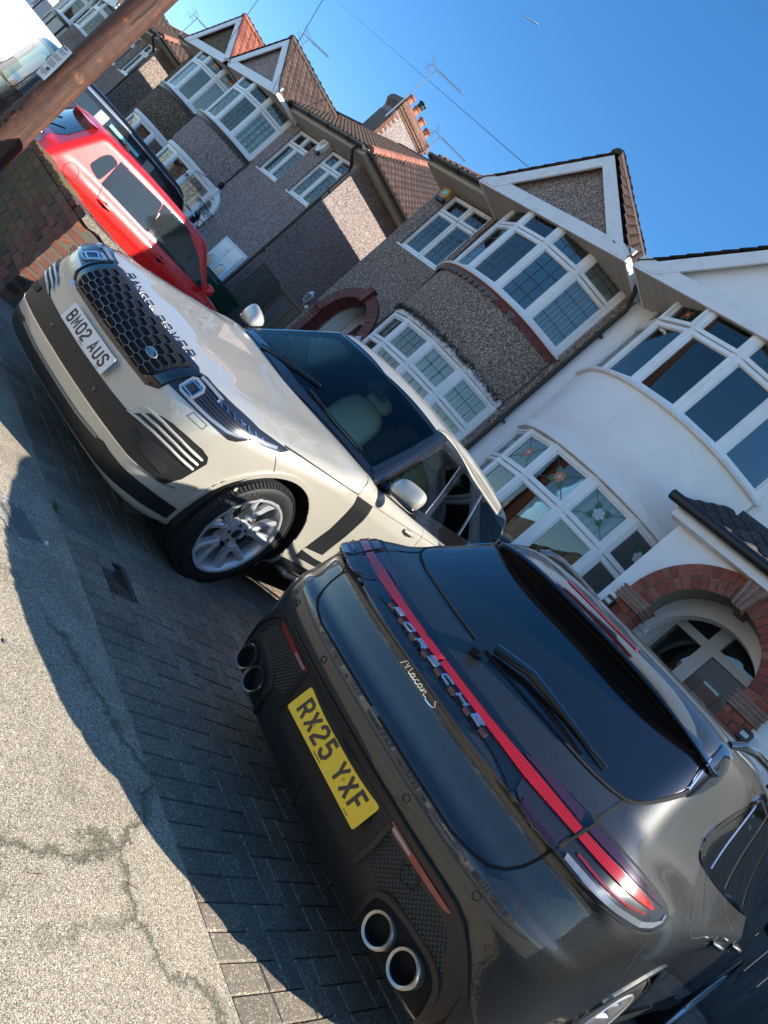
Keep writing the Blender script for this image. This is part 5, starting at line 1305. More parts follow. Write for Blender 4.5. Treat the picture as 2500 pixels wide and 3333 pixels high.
    def planeM(q, rt3, up3, nn): return Matrix(((rt3[0],up3[0],nn[0],q[0]),(rt3[1],up3[1],nn[1],q[1]),(rt3[2],up3[2],nn[2],q[2]),(0,0,0,1)))
    Mb = planeM(q, rt3, up3, nn)
    mb = MB(); mb.prism([(.044*math.cos(a), .0225*math.sin(a)) for a in np.linspace(0, 2*math.pi, 33)[:-1]], lambda a, b: tuple(Mb@Vector((a, b, -.006))), lambda a, b: tuple(Mb@Vector((a, b, 0)))); bd = mb.build('badge', M['alloy'], t)
    mb = MB(); mb.prism([(.040*math.cos(a), .0188*math.sin(a)) for a in np.linspace(0, 2*math.pi, 33)[:-1]], lambda a, b: tuple(Mb@Vector((a, b, 0))), lambda a, b: tuple(Mb@Vector((a, b, .0012)))); mb.build('badge_field', mat('badge green', (.008,.035,.028), .25, coat=.6), bd)
    text_obj('badge_text', 'LAND', .016, M['badge_chrome'], bd, Mb@Matrix.Translation((-.008, .0062, .0016))); text_obj('badge_text', 'ROVER', .0165, M['badge_chrome'], bd, Mb@Matrix.Translation((.004, -.0078, .0016)))
    q, nn = on(-.42, .693, .013); Ms = planeM(q, rt3, up3, nn); mb = MB(); mb.box((-.04,-.0095,-.002),(.04,.0095,.001), Ms); sb = mb.build('grille_tag', M['alloy'], t)
    text_obj('tag_text', 'AUTOBIOGRAPHY', .0085, M['plate_ink'], sb, Ms@Matrix.Translation((0,0,.0013)))
    # bonnet lettering
    word = 'RANGE ROVER'; n = len(word); x0 = -.395; x1 = .345
    for i, c in enumerate(word):
        if c == ' ': continue
        xc = x0+(x1-x0)*i/(n-1); q, nn = lay_points(fn, [(xc,-.690+.04*(xc/.4)**2,1.3)], (0,0,-1), 0); q = q[0]; nn = nn[0]
        fwd = np.array([0,1.0,0]); fwd = fwd-nn*(fwd@nn); fwd /= np.linalg.norm(fwd); fwd = fwd*.93+nn*.36; fwd /= np.linalg.norm(fwd); rr = np.cross(fwd, nn); rr /= np.linalg.norm(rr); nn = np.cross(rr, fwd)
        g = MB(); wm = max(p[0] for l in GL[c] for p in l); HT = .042; WD = .046/wm
        glyph(g, c, HT, WD, .0044, lambda a, b, dp: tuple(q+rr*(a-.023)+fwd*(b-.016)+nn*(dp+.001)), .0045)
        g.build('bonnet_letter', M['dark_chrome'], t)
    # headlamps
    HL = [(.527,-.81,.775),(.519,-.80,.806),(.548,-.72,.915),(.575,-.70,.924),(.655,-.66,.926),(.729,-.61,.932),(.80,-.53,.936),(.85,-.455,.938),(.888,-.30,.950),(.921,-.235,.955),(.928,-.285,.922),(.917,-.414,.890),(.900,-.497,.880),(.893,-.567,.822),(.880,-.60,.806),(.791,-.72,.803),(.667,-.776,.790),(.56,-.80,.778)]
    for sg in (1,-1):
        H = HL if sg > 0 else mirror(HL); d = (-sg*.62,.78,0)
        hl = patch('headlight', fn, H, d, M['lamp_dark'], t, .0035, .003, .03)
        cen = np.mean(np.array(H), 0); Hs = [tuple(cen+(np.array(p)-cen)*.94) for p in H]
        def Hp(p): return (sg*p[0], p[1], p[2])
        # bright bezel of the projector, square frame, ribs and outer light guide
        for w2, box in ((.012, [(.590,-.79,.812),(.585,-.77,.872),(.600,-.76,.885),(.655,-.74,.885),(.672,-.74,.870),(.675,-.76,.822),(.66,-.77,.806),(.605,-.785,.803),(.590,-.79,.812)]), (.005, [(.602,-.79,.822),(.60,-.77,.868),(.655,-.74,.872),(.660,-.75,.824),(.602,-.79,.822)])):
            strip('lamp_bezel', fn, [Hp(p) for p in box], d, M['clear_lens'] if w2 > .01 else M['chrome'], hl, w2, .010, .006, .02)
        strip('lamp_guide', fn, [Hp(p) for p in [(.67,-.775,.806),(.74,-.74,.812),(.80,-.70,.818),(.86,-.63,.832),(.880,-.575,.850),(.893,-.50,.893),(.912,-.42,.906),(.918,-.33,.925)]], d, M['clear_lens'], hl, .014, .011, .006, .02)
        strip('lamp_guide', fn, [Hp(p) for p in [(.575,-.72,.905),(.64,-.68,.908),(.70,-.64,.908),(.71,-.655,.888)]], d, M['clear_lens'], hl, .012, .010, .005, .02)
        for k in range(6):
            zz = .828+.0145*k; strip('lamp_rib', fn, [Hp(p) for p in [(.70,-.745,zz),(.77,-.70,zz+.002),(.84,-.63,zz+.006),(.868,-.58,zz+.010)]], d, M['alloy_dark'], hl, .004, .008, .004, .03)
        for k in range(7):
            f = k/6; strip('lamp_led', fn, [Hp((.715+.17*f,-.66+.22*f,.905+.012*f)), Hp((.735+.17*f,-.64+.22*f,.888+.012*f))], d, M['chrome'], hl, .004, .011, .004)
        # bumper intake, slats, washer
        IN = [(.0,-1,.527),(.355,-1,.534),(.49,-1,.540),(.545,-1,.552),(.60,-1,.612),(.66,-1,.655),(.72,-1,.674),(.80,-1,.684),(.862,-.66,.686),(.880,-.61,.672),(.884,-.585,.640),(.872,-.62,.50),(.856,-.66,.432),(.840,-.69,.420),(.70,-1,.408),(.344,-1,.406),(0,-1,.404)]
        I2 = IN if sg > 0 else mirror(IN)
        patch('lower_intake', fn, I2, (-sg*.35,.94,0), M['satin_black'], t, .003, .003, .035)
        for k in range(3):
            z0 = .612-.033*k; sl = [Hp(p) for p in [(.535-.008*k,-.86,z0-.006),(.60,-.84,z0+.016),(.70,-.82,z0+.032),(.79,-.74,z0+.036),(.872,-.62,z0+.030)]]
            Q, nn = lay_points(fn, resample(sl, .03), (-sg*.35,.94,0), .008); mb = MB(); rr = [.0025]+[.0085]*(len(Q)-2)+[.007]; rr[1] = .006
            mb.tube([tuple(q) for q in Q], rr, 8); mb.build('bumper_slat', M['champagne'], t, True)
        strip('fog_lamp_bar', fn, [Hp((.62,-.84,.505)), Hp((.72,-.80,.490)), Hp((.83,-.69,.478))], (-sg*.35,.94,0), M['matt_black'], t, .040, .008, .006)
        strip('panel_gap', fn, [Hp(p) for p in [(.737,-.77,.750),(.741,-.76,.783),(.815,-.71,.787),(.815,-.715,.757),(.737,-.77,.750)]], (-sg*.5,.86,0), M['gap'], t, .003)
        # blade below the intake and dark skirt
        sk = [(0,-1,.315),(.30,-1,.318),(.47,-1,.326),(.54,-1,.348),(.60,-1,.343),(.70,-1,.345),(.827,-1,.356),(.885,-.50,.350),(.905,-.40,.345),(.88,-.42,.270),(.78,-1,.262),(.55,-1,.235),(0,-1,.23)]
        patch('bumper_skirt', fn, sk if sg > 0 else mirror(sk), (-sg*.5,.86,0), M['satin_black'], t, .004, .004, .04)
        strip('skirt_edge', fn, [Hp(p) for p in [(0,-1,.318),(.30,-1,.321),(.50,-1,.334)]], Y, M['champagne_flat'], t, .007, .012, .006)
        strip('intake_lip', fn, [Hp(p) for p in [(0,-1,.398),(.344,-1,.400),(.70,-.82,.404),(.84,-.69,.417),(.87,-.60,.44)]], (-sg*.35,.94,0), M['chrome'], t, .005, .005, .003)
        q, nn = lay_points(fn, [Hp((.955,-.33,.62))], (-sg,0,0), .002); mb = MB(); mb.lathe([(.013,.0),(.013,.003),(.009,.004),(.008,.001),(0,.001)], 20, Matrix.Translation(q[0])@(Matrix.Identity(4) if sg > 0 else Matrix.Rotation(math.pi, 4, 'Z'))); mb.build('parking_sensor', P, t, True)
    for xs in (-.28,.28):
        q, nn = lay_points(fn, [(xs,-1,.47)], Y, .004); mb = MB(); mb.lathe([(0,.003),(.012,.003),(.013,0)], 16, Matrix.Translation(q[0])@Matrix.Rotation(-math.pi/2, 4, 'Z')); mb.build('parking_sensor', M['gloss_black'], t, True)
    number_plate(t, 'BM02 AUS', 0.0, -.884, .597, math.radians(-2), 0, M['plate_white'], 1, small=[('Number Plates Ltd', -.005, -.047, .007), ('BS AU 145e', .205, -.049, .006)])
    # wipers
    for sg2, xa in ((1,.10),(1,-.50)):
        a = [(xa,.565,1.3),(xa+.30,.60,1.3),(xa+.56,.68,1.3)]; Q, nn = lay_points(cab, a, (0,.3,-.95), .022); mb = MB(); mb.tube(resample([tuple(q) for q in Q], .05), .007, 6); mb.build('wiper', M['matt_black'], t, True)
    # inside: floor, dash, wheel, seats
    mb = MB(); mb.box((-.80,.9,.62),(.80,3.9,.68)); mb.box((-.83,.86,.66),(-.80,3.9,1.12)); mb.box((.80,.86,.66),(.83,3.9,1.12)); mb.box((-.8,3.85,.66),(.8,3.9,1.3)); mb.build('cabin_floor', M['dash'], t)
    prof = [(.60,1.10),(.74,1.125),(.92,1.13),(1.06,1.10),(1.12,1.0),(1.12,.70),(.60,.70)]
    mb = MB(); mb.prism(prof, lambda a, b: (-.74, a, b), lambda a, b: (.74, a, b)); mb.build('dashboard', M['dash'], t)
    mb = MB(); c0 = Vector((-.38,1.22,1.02)); mb.tube([c0+Vector((.185*math.cos(a), .075*math.sin(a), .17*math.sin(a))) for a in np.linspace(0, 2*math.pi, 33)[:-1]], .014, 8, closed=True); mb.tube([c0+Vector((-.17,0,0)), c0+Vector((.17,0,0))], .02, 8); mb.tube([c0, c0+Vector((0,-.15,-.12))], .03, 8); mb.build('steering_wheel', M['dash'], t, True)
    def seat(x, y):
        s = MB()
        for (c, hs, e, rot) in (((x,y,.86),(.26,.27,.10),3.2,0),((x,y+.32,1.16),(.255,.085,.33),3.0,.22),((x,y+.42,1.53),(.135,.06,.085),3.0,.2)):
            VV, FF = box_grid((8,8,8)); out = []
            for v in VV:
                l = (abs(v[0])**e+abs(v[1])**e+abs(v[2])**e)**(1/e); q = np.array(v)/l; yy = q[1]*hs[1]; zz = q[2]*hs[2]
                out.append((c[0]+q[0]*hs[0], c[1]+yy*math.cos(rot)+zz*math.sin(rot), c[2]-yy*math.sin(rot)+zz*math.cos(rot)))
            s.add(out, FF)
        o = s.build('seat', M['leather'], t, 80)
        s = MB(); [s.tube([(x+k, y+.385, 1.36),(x+k, y+.415, 1.50)], .008, 8) for k in (-.05,.05)]; s.build('headrest_post', M['chrome'], o, True)
    for x in (-.38,.38): seat(x, 1.62)
    for x in (-.42,0,.42): seat(x, 2.5)
    mb = MB(); mb.bbox((-.11,1.30,1.53),(.11,1.33,1.60), .01); mb.bbox((-.05,1.26,1.56),(.05,1.31,1.66), .01); mb.build('rear_view_mirror', M['dash'], t)
    for k, (wy, sg) in enumerate([(0,1),(0,-1),(2.92,1),(2.92,-1)]):
        ty, T = wheel(t, sg*(.958), wy, .387 if wy == 0 else .40, sg, .389, .279, .262, 'y5', steer=0, dense=(k == 0))
        if k == 0:
            sidewall_text(ty, T, 'SCORPION', .334, math.radians(148), .044, M['tyre_text'], sx=1.35)
            sidewall_text(ty, T, '275/45 R21', .334, math.radians(30), .030, M['tyre_text'], sx=1.2); sidewall_text(ty, T, 'ZERO ALL SEASON', .338, math.radians(92), .016, M['tyre_text'], sx=1.2); sidewall_text(ty, T, 'TUBELESS', .305, math.radians(40), .012, M['tyre_text'], sx=1.2)
    # mud flap / underbody and rear lamps for side views
    mb = MB(); mb.box((-.78,-.55,.28),(.78,3.9,.40)); mb.build('underbody', M['void'], t)
    for sg in (1,-1): patch('tail_light', rr_body, [(sg*.78,4.3,1.06),(sg*.90,4.2,1.06),(sg*.90,4.2,.80),(sg*.78,4.3,.80)] if sg < 0 else [(sg*.90,4.2,1.06),(sg*.78,4.3,1.06),(sg*.78,4.3,.80),(sg*.90,4.2,.80)], (0,-1,0), M['red_refl'], t, .006, .006, .04)
    return t

# ---------------------------------------------------------------- the dark grey sports SUV, tail towards the street
def build_dark():
    global PRE_Y; PRE_Y = lambda P: P[:, 1] < -.25
    t = thing('parked_car', 'dark grey sports SUV seen from behind, yellow plate RX25 YXF and full-width red light bar', 'car', mtx=car_frame(MC_POSE, False))
    P = M['volcano']; Y = (0,1,0); fn = mc_body; cab = mc_cabin; al = mc_all
    WZ = .372; RA = .97
    body = body_mesh('body', al, (1.0,2.5,.75), (0,2.35,.9), (.42,.75,3.7,.55,1.02), (84,190,84), P, t, wheels=[(RA,WZ,.425),(3.78,WZ,.425)])
    def mir(h, sg): return h if sg > 0 else mirror(h)
    # tailgate glass with black surround
    GL1 = [(.0,.127,1.104),(.25,.135,1.106),(.402,.175,1.112),(.52,.21,1.120),(.585,.24,1.132),(.630,.285,1.150),(.650,.33,1.180),(.660,.446,1.245),(.655,.55,1.318),(.600,.60,1.400),(.0,.52,1.425)]
    full = GL1+[(-p[0], p[1], p[2]) for p in GL1[1:-1]][::-1]
    patch('rear_window', al, full, (0,.75,-.66), M['gloss_black'], t, .003, .004, .03)
    strip('window_seal', al, [(-.668,.52,1.295),(-.664,.40,1.225),(-.650,.315,1.165),(-.612,.262,1.135),(-.52,.215,1.115),(-.402,.180,1.107),(-.2,.14,1.100),(0,.128,1.098),(.2,.14,1.100),(.402,.180,1.107),(.52,.215,1.115),(.612,.262,1.135),(.650,.315,1.165),(.664,.40,1.225),(.668,.52,1.295)], (0,.75,-.66), M['gap'], t, .010, .0045, .003, curved=True)
    # interior seen faintly: none, the glass is near black. roof spoiler
    sp = MB(); xs = np.linspace(-.655, .655, 27); rows = []
    for x in xs:
        k = (abs(x)/.655); yt = .438+.17*k**3; zt = 1.452-.045*k**3; h = 1-.93*k**5
        rows.append([(x, yt, zt), (x, yt+.004, zt+.010*h), (x, yt+.14, zt+.050*h+.004), (x, yt+.14+.22*h, zt+.045*h+.045*h), (x, yt+.14+.22*h, zt+.02*h), (x, yt+.20, zt-.045), (x, yt+.10, zt-.036), (x, yt+.02, zt-.010)])
    V = [p for r in rows for p in r]; n = 8; F = [(i*n+j, i*n+(j+1)%n, (i+1)*n+(j+1)%n, (i+1)*n+j) for i in range(len(rows)-1) for j in range(n)]+[tuple(range(n)), tuple((len(rows)-1)*n+j for j in range(n))[::-1]]
    sp.add(V, F); spo = sp.build('roof_spoiler', M['gloss_black'], t, 40)
    mb = MB(); mb.bbox((-.20, .520, 1.502), (.20, .548, 1.512), .004); mb.build('brake_light', M['red_lens'], spo)
    und = MB(); V = []
    for x in xs:
        k = (abs(x)/.655); yt = .438+.17*k**3; zt = 1.452-.045*k**3; V += [(x*.985, yt+.02, zt-.0135), (x*.985, yt+.19, zt-.0475)]
    und.add(V, [(2*i, 2*i+1, 2*i+3, 2*i+2) for i in range(len(xs)-1)]); und.build('spoiler_underside', M['matt_black'], spo)
    for sg in (1,-1):
        D = (-sg,0,0)
        def S3(pts): return [(sg*.9, a, b) for a, b in pts]
        def Hp(p): return (sg*p[0], p[1], p[2])
        patch('rear_pillar_trim', al, mir([(.66,.515,1.285),(.66,.552,1.316),(.64,.60,1.395),(.613,.642,1.428),(.575,.75,1.497),(.60,.79,1.500),(.638,.800,1.452),(.657,.76,1.392),(.664,.66,1.330),(.667,.545,1.277)], sg), (-sg*.75,.6,-.25), M['gloss_black'], t, .005, .005, .025)
        strip('pillar_brightwork', al, [Hp(p) for p in [(.660,.530,1.300),(.645,.585,1.380),(.618,.635,1.430)]], (-sg*.75,.6,-.25), M['chrome'], t, .006, .010, .004)
        # side glass
        patch('side_window', al, S3([(.955,1.200),(.985,1.172),(1.15,1.152),(1.62,1.118),(1.95,1.48),(1.62,1.497),(1.42,1.440),(1.17,1.328),(.98,1.236)]), D, M['gloss_black'], t, .003, .003, .05)
        patch('side_window', al, S3([(1.70,1.112),(2.42,1.078),(2.50,1.46),(2.04,1.482)]), D, M['gloss_black'], t, .003, .003, .05)
        patch('side_window', al, S3([(2.50,1.075),(3.30,1.06),(2.74,1.41),(2.57,1.455)]), D, M['gloss_black'], t, .003, .003, .05)
        strip('window_trim', al, S3([(.94,1.215),(.955,1.180),(1.0,1.160),(1.15,1.140),(1.62,1.106),(2.42,1.067),(3.4,1.05)]), D, M['gloss_black'], t, .020, .006, .005, curved=True)
        strip('window_trim', al, S3([(.94,1.215),(1.0,1.262),(1.17,1.350),(1.42,1.462),(1.62,1.515),(1.95,1.505),(2.6,1.47)]), D, M['gloss_black'], t, .020, .006, .005, curved=True)
        strip('window_divider', al, S3([(1.20,1.15),(1.50,1.46)]), D, M['chrome'], t, .008, .006, .004)
        # roof rail
        rp = [(sg*.575,.84,1.520),(sg*.588,.93,1.560),(sg*.602,1.1,1.590),(sg*.614,1.4,1.612),(sg*.614,1.9,1.630),(sg*.598,2.5,1.600),(sg*.58,2.85,1.545),(sg*.57,2.98,1.500)]
        mb = MB(); mb.tube(resample(rp, .08), [.016]+[.019]*(len(resample(rp, .08))-2)+[.014], 10); mb.build('roof_rail', M['gloss_black'], t, 60)
        # tail lamp, body side part and tailgate part
        SD = [(.664,.10,1.036),(.728,.16,1.038),(.80,.25,1.034),(.857,.40,1.018),(.885,.50,1.000),(.905,.545,.980),(.913,.49,.950),(.912,.42,.926),(.904,.33,.916),(.881,.248,.909),(.81,.12,.906),(.739,.06,.908),(.668,.02,.906)]
        TG = [(.0,0,1.012),(.24,0,1.013),(.36,0,1.010),(.43,0,1.014),(.50,0,1.026),(.58,0,1.033),(.652,.08,1.037),(.655,.04,.900),(.58,0,.890),(.50,0,.902),(.43,0,.924),(.36,0,.937),(.28,0,.943),(.0,0,.943)]
        dS = (-sg*.62,.78,0)
        tl = patch('tail_light', al, mir(SD, sg), dS, M['lamp_dark'], t, .004, .004, .025)
        strip('tail_light_seal', al, [Hp(p) for p in SD+[SD[0]]], dS, M['gap'], t, .012, .0030, .003, .02)
        RS = [(.664,.10,.996),(.777,.166,1.001),(.84,.29,.996),(.873,.36,.985),(.877,.34,.977),(.84,.24,.975),(.77,.134,.973),(.664,.08,.970)]
        patch('red_strip', al, mir(RS, sg), dS, M['red_lens'], tl, .010, .005, .02)
        patch('lamp_upper', al, mir([(.672,.10,1.028),(.75,.18,1.029),(.83,.32,1.018),(.87,.43,1.005),(.882,.45,.995),(.84,.31,1.003),(.777,.170,1.009),(.672,.10,1.004)], sg), dS, M['smoke_purple'], tl, .0075, .003, .02)
        for k in range(5):
            o = .0035*k; strip('lens_rib', al, [Hp(p) for p in [(.68,.05,.913+o*.8),(.77,.09,.913+o),(.85,.18,.916+o),(.893,.30,.926+o),(.903-.001*k,.40,.942+o*.9),(.903-.0035*k,.47,.965),(.893-.004*k,.50,.983)]], dS, M['clear_lens'], tl, .0022, .008, .003, .025)
        strip('lamp_led', al, [Hp(p) for p in [(.70,.07,.945),(.78,.12,.944),(.85,.22,.950),(.875,.31,.962)]], dS, M['red_refl'], tl, .006, .008, .003)
        tg = patch('tail_light', al, mir(TG, sg), (-sg*.18,.98,0), M['gloss_black'], t, .004, .004, .025)
        patch('red_strip', al, mir([(.0,0,.986),(.25,0,.987),(.39,0,.991),(.50,0,.995),(.652,.08,.996),(.652,.08,.970),(.56,0,.966),(.46,0,.962),(.36,0,.964),(.0,0,.966)], sg), (-sg*.18,.98,0), M['red_lens'], tg, .010, .005, .02)
        patch('lamp_upper', al, mir([(.50,0,1.018),(.58,0,1.025),(.648,.08,1.029),(.648,.08,1.004),(.50,0,1.002),(.42,0,1.0),(.44,0,1.006)], sg), dS, M['smoke_purple'], tg, .0075, .003, .02)
        patch('lamp_lower', al, mir([(.46,0,.955),(.56,0,.958),(.648,.07,.962),(.648,.03,.910),(.58,0,.900),(.50,0,.912),(.46,0,.925)], sg), dS, M['lamp_dark'], tg, .0075, .003, .02)
        for k in range(4): strip('lens_rib', al, [Hp((.50,0,.915+.004*k)), Hp((.58,0,.905+.004*k)), Hp((.645,.03,.914+.004*k))], dS, M['smoke_purple'], tg, .0022, .010, .002)
        # tailgate shut line
        strip('panel_gap', al, [Hp(p) for p in [(0,0,.703),(.30,0,.702),(.45,-.05,.699),(.53,-.03,.710),(.585,0,.727),(.622,.01,.757),(.642,.03,.801),(.652,.04,.850),(.656,.04,.897)]], (-sg*.3,.95,0), M['gap'], t, .0095, .0016, .003)
        strip('panel_gap', al, [Hp(p) for p in [(.656,.03,.900),(.658,.08,.968),(.655,.14,1.036)]], (-sg*.5,.86,0), M['gap'], t, .008, .0120, .003)
        strip('panel_gap', al, [Hp(p) for p in [(.650,.135,1.038),(.640,.19,1.080),(.628,.27,1.142)]], (-sg*.45,.7,-.5), M['gap'], t, .0075, .0016, .003)
        strip('panel_gap', al, [Hp((.945,.43,.915)), Hp((.945,.45,.84)), Hp((.95,.52,.74)), Hp((.95,.565,.66))], D, M['gap'], t, .004)
        # crease lines on the tailgate skin come from the surface; bumper trim below
        BK = [(.0,-1,.592),(.30,-1,.592),(.55,-1,.590),(.613,-.9,.588),(.669,-.9,.574),(.724,-.9,.532),(.77,-.8,.480),(.805,-.7,.430),(.84,-.6,.395),(.90,-.4,.37),(.915,.2,.30),(.89,.2,.205),(.6,-1,.205),(0,-1,.205)]
        patch('rear_bumper_trim', al, mir(BK, sg), (-sg*.35,.94,0), M['satin_black'], t, .004, .006, .03)
        # edge roll of the trim
        strip('trim_edge', al, [Hp(p) for p in [(0,-1,.584),(.30,-1,.584),(.55,-1,.582),(.605,-.9,.579),(.657,-.9,.563),(.708,-.9,.524),(.752,-.8,.474),(.785,-.7,.428),(.80,-.6,.33),(.78,-.6,.25)]], (-sg*.35,.94,0), M['satin_black'], t, .022, .014, .010, .03)
        # diamond-textured field
        field = [(.335,-1,.540),(.60,-1,.535),(.655,-.9,.505),(.70,-.9,.440),(.715,-.9,.400),(.68,-.9,.420),(.58,-1,.430),(.47,-1,.425),(.42,-1,.40),(.345,-1,.41)]
        fp = [(p[0], p[2]) for p in field]; mb = MB(); st = .0165
        for i in range(30):
            for j in range(14):
                cxx = .33+st*(i+.5*(j%2)); czz = .392+st*.62*j
                if not in_poly(np.array([(cxx, czz)]), fp)[0]: continue
                V3 = [(sg*(cxx+a), -1, czz+b) for a, b in ((-st*.5,0),(0,-st*.56),(st*.5,0),(0,st*.56),(0,0))]
                Q, nn = lay_points(al, V3, Y, .0045); Q[4] += nn[4]*.0045; mb.add(list(Q), [(0,1,4),(1,2,4),(2,3,4),(3,0,4)])
        stuff(mb.build('diamond_texture', M['satin_black'], t))
        rf = patch('bumper_reflector', al, mir([(.318,-1,.560),(.324,-1,.566),(.62,-1,.561),(.612,-1,.551),(.596,-1,.545),(.322,-1,.542)], sg), (-sg*.2,.98,0), M['red_refl'], t, .011, .008, .02)
        patch('reversing_lens', al, mir([(.334,-1,.5595),(.428,-1,.5590),(.428,-1,.5495),(.334,-1,.5490)], sg), (-sg*.2,.98,0), M['clear_lens'], rf, .013, .003, .02)
        strip('tow_eye_cover', al, [Hp(p) for p in [(.452,-1,.535),(.437,-1,.515),(.437,-1,.493),(.458,-1,.480),(.50,-1,.492),(.503,-1,.525),(.48,-1,.536)]] if sg > 0 else [Hp((.437,-1,.515)), Hp((.437,-1,.493))], Y, M['gap'], t, .0016, .0105, .002)
        # exhaust housing and twin pipes
        HS = [(.432,-1,.30),(.436,-1,.365),(.462,-1,.398),(.52,-1,.412),(.60,-1,.416),(.672,-1,.408),(.715,-1,.375),(.735,-1,.31),(.735,-1,.255),(.432,-1,.255)]
        patch('exhaust_recess', al, mir(HS, sg), (-sg*.2,.98,0), M['void'], t, .010, .004, .03)
        strip('exhaust_surround', al, [Hp(p) for p in [(.428,-1,.255),(.428,-1,.36),(.456,-1,.402),(.52,-1,.419),(.60,-1,.423),(.676,-1,.415),(.722,-1,.380),(.742,-1,.31),(.742,-1,.25)]], (-sg*.2,.98,0), M['satin_black'], t, .018, .018, .014, .02, curved=True)
        for (px, pz, py) in ((.517,.326,.012),(.640,.336,.030)):
            Tm = Matrix.Translation((sg*px, py, pz))@Matrix.Rotation(-math.pi/2, 4, 'Z')
            mb = MB(); mb.lathe([(.046,.006),(.0535,.010),(.0565,.004),(.0565,-.012),(.055,-.20)], 36, Tm); po = mb.build('tail_pipe', M['steel'] if sg > 0 else M['alloy_dark'], t, 40)  # left pair takes a darker metal in place of the shade it sits in
            mb = MB(); mb.lathe([(.046,.006),(.0445,-.02),(.043,-.14),(0,-.145)], 36, Tm); mb.build('pipe_bore', M['void'], po, 40)
            mb = MB(); mb.lathe([(.0445,.0075),(.047,.0095),(.0535,.0115),(.0565,.006)], 36, Tm); mb.build('pipe_rim', M['steel'] if sg > 0 else M['alloy_dark'], po, 40)  # left rims darkened for shade in the same way
        for xs2, zs2, dd in ((.30,.641,Y),(.774,.652,(-sg*.45,.9,0)),(.955,.560,(-sg*.9,.4,0))):
            q, nn = lay_points(al, [Hp((xs2,-.3,zs2))], dd, .001); q = q[0]; nn = nn[0]; R = Vector(nn).to_track_quat('X', 'Z').to_matrix().to_4x4(); R.translation = Vector(q)
            mb = MB(); mb.lathe([(.0135,-.001),(.0135,.0012),(.0118,.0012),(.0118,-.001)], 22, R); so = mb.build('parking_sensor', M['gap'], t, True)
        for wy in (RA, 3.78):
            arc = [(sg*.9, wy+.432*math.cos(a), WZ+.432*math.sin(a)) for a in np.linspace(math.radians(-20), math.radians(200), 40)]
            strip('arch_lip', al, arc, D, P, t, .026, .006, .010, .03)
            mb = MB(); mb.lathe([(.43,-.02),(.43,.30),(.10,.31)], 30, a0=-.25, a1=math.pi+.25, mtx=Matrix.Translation((sg*.93, wy, WZ))@(Matrix.Rotation(math.pi, 4, 'Z') if sg > 0 else Matrix.Identity(4))); mb.build('wheel_arch_liner', M['liner'], t, True)
        strip('panel_gap', al, S3([(1.165,1.130),(1.20,1.08),(1.27,1.0),(1.38,.93),(1.45,.80),(1.42,.68)]), D, M['gap'], t, .004, curved=True)
        strip('panel_gap', al, S3([(1.66,1.10),(1.95,1.02),(2.28,.98),(2.31,.80),(2.30,.40)]), D, M['gap'], t, .004)
        strip('panel_gap', al, S3([(3.30,1.03),(3.26,.80),(3.28,.42)]), D, M['gap'], t, .004)
        if sg > 0:
            FL = [(1.02,1.058),(1.133,1.083),(1.315,1.079),(1.44,1.040),(1.44,1.0),(1.352,.947),(1.20,.936),(1.046,.942),(.965,.976),(.975,1.02)]
            strip('fuel_flap', al, S3(FL+[FL[0]]), D, M['gap'], t, .004, .0012, .002, .02, curved=True)
        for hy, hz in ((1.66,.925),(2.42,.915)):
            Q, nn = lay_points(al, S3([(hy,hz),(hy+.05,hz),(hy+.13,hz),(hy+.20,hz)]), D, 0)
            patch('handle_recess', al, smooth_poly(S3([(hy+.06,hz+.028),(hy+.13,hz+.028),(hy+.15,hz),(hy+.13,hz-.03),(hy+.06,hz-.03),(hy+.04,hz)])), D, M['void'], t, .0016, .002, .02)
            mb = MB(); pth = resample([Q[0]+nn[0]*.008, Q[1]+nn[1]*.034, Q[2]+nn[2]*.034, Q[3]+nn[3]*.008], .02); mb.tube([tuple(q) for q in pth], [.009]+[.016]*(len(pth)-2)+[.009], 10); mb.build('door_handle', P, t, True)
        mb = MB(); VV, FF = box_grid((8,8,8)); pts = []
        for v in VV:
            l = (abs(v[0])**3+abs(v[1])**3+abs(v[2])**3)**(1/3); q = np.array(v)/l; pts.append((sg*(1.02+.105*q[0]), 3.08-.055*q[1]-.03*q[0], 1.12+.075*q[2]))
        mb.add(pts, FF); mb.build('door_mirror', P, t, 80)
        patch('side_blade', al, S3([(1.55,.42),(3.25,.40),(3.25,.30),(1.5,.30)]), D, M['satin_black'], t, .008, .008, .05)
        wheel(t, sg*.958, RA, WZ, sg, .372, .272, .27, 's5', dense=(sg > 0)); wheel(t, sg*.955, 3.78, WZ, sg, .372, .272, .25, 's5', dense=False)
    # plate recess
    RC = [(-.322,-1,.560),(.322,-1,.560),(.318,-1,.375),(.27,-1,.350),(-.27,-1,.350),(-.318,-1,.375)]
    patch('plate_recess', al, RC, Y, M['matt_black'], t, .006, .004, .04)
    strip('recess_edge', al, [(-.318,-1,.372),(-.326,-1,.46),(-.326,-1,.555)], Y, M['satin_black'], t, .018, .018, .012); strip('recess_edge', al, [(.318,-1,.372),(.326,-1,.46),(.326,-1,.555)], Y, M['satin_black'], t, .018, .018, .012)
    number_plate(t, 'RX25 YXF', 0.0, -.0615, .488, math.radians(-6.8), 0, M['plate_yellow'], 1, screws=True, small=[('Premier Plates Ltd', -.02, -.0465, .007), ('BS AU 145e', .20, -.048, .0055)])
    q, nn = lay_points(al, [(.03,-1,.5585)], Y, .008); mb = MB(); mb.tube([tuple(q[0]+np.array([-.03,-.01,.0])), tuple(q[0]+np.array([.04,-.012,-.006]))], .004, 6); mb.build('plate_lamp', M['gap'], t)
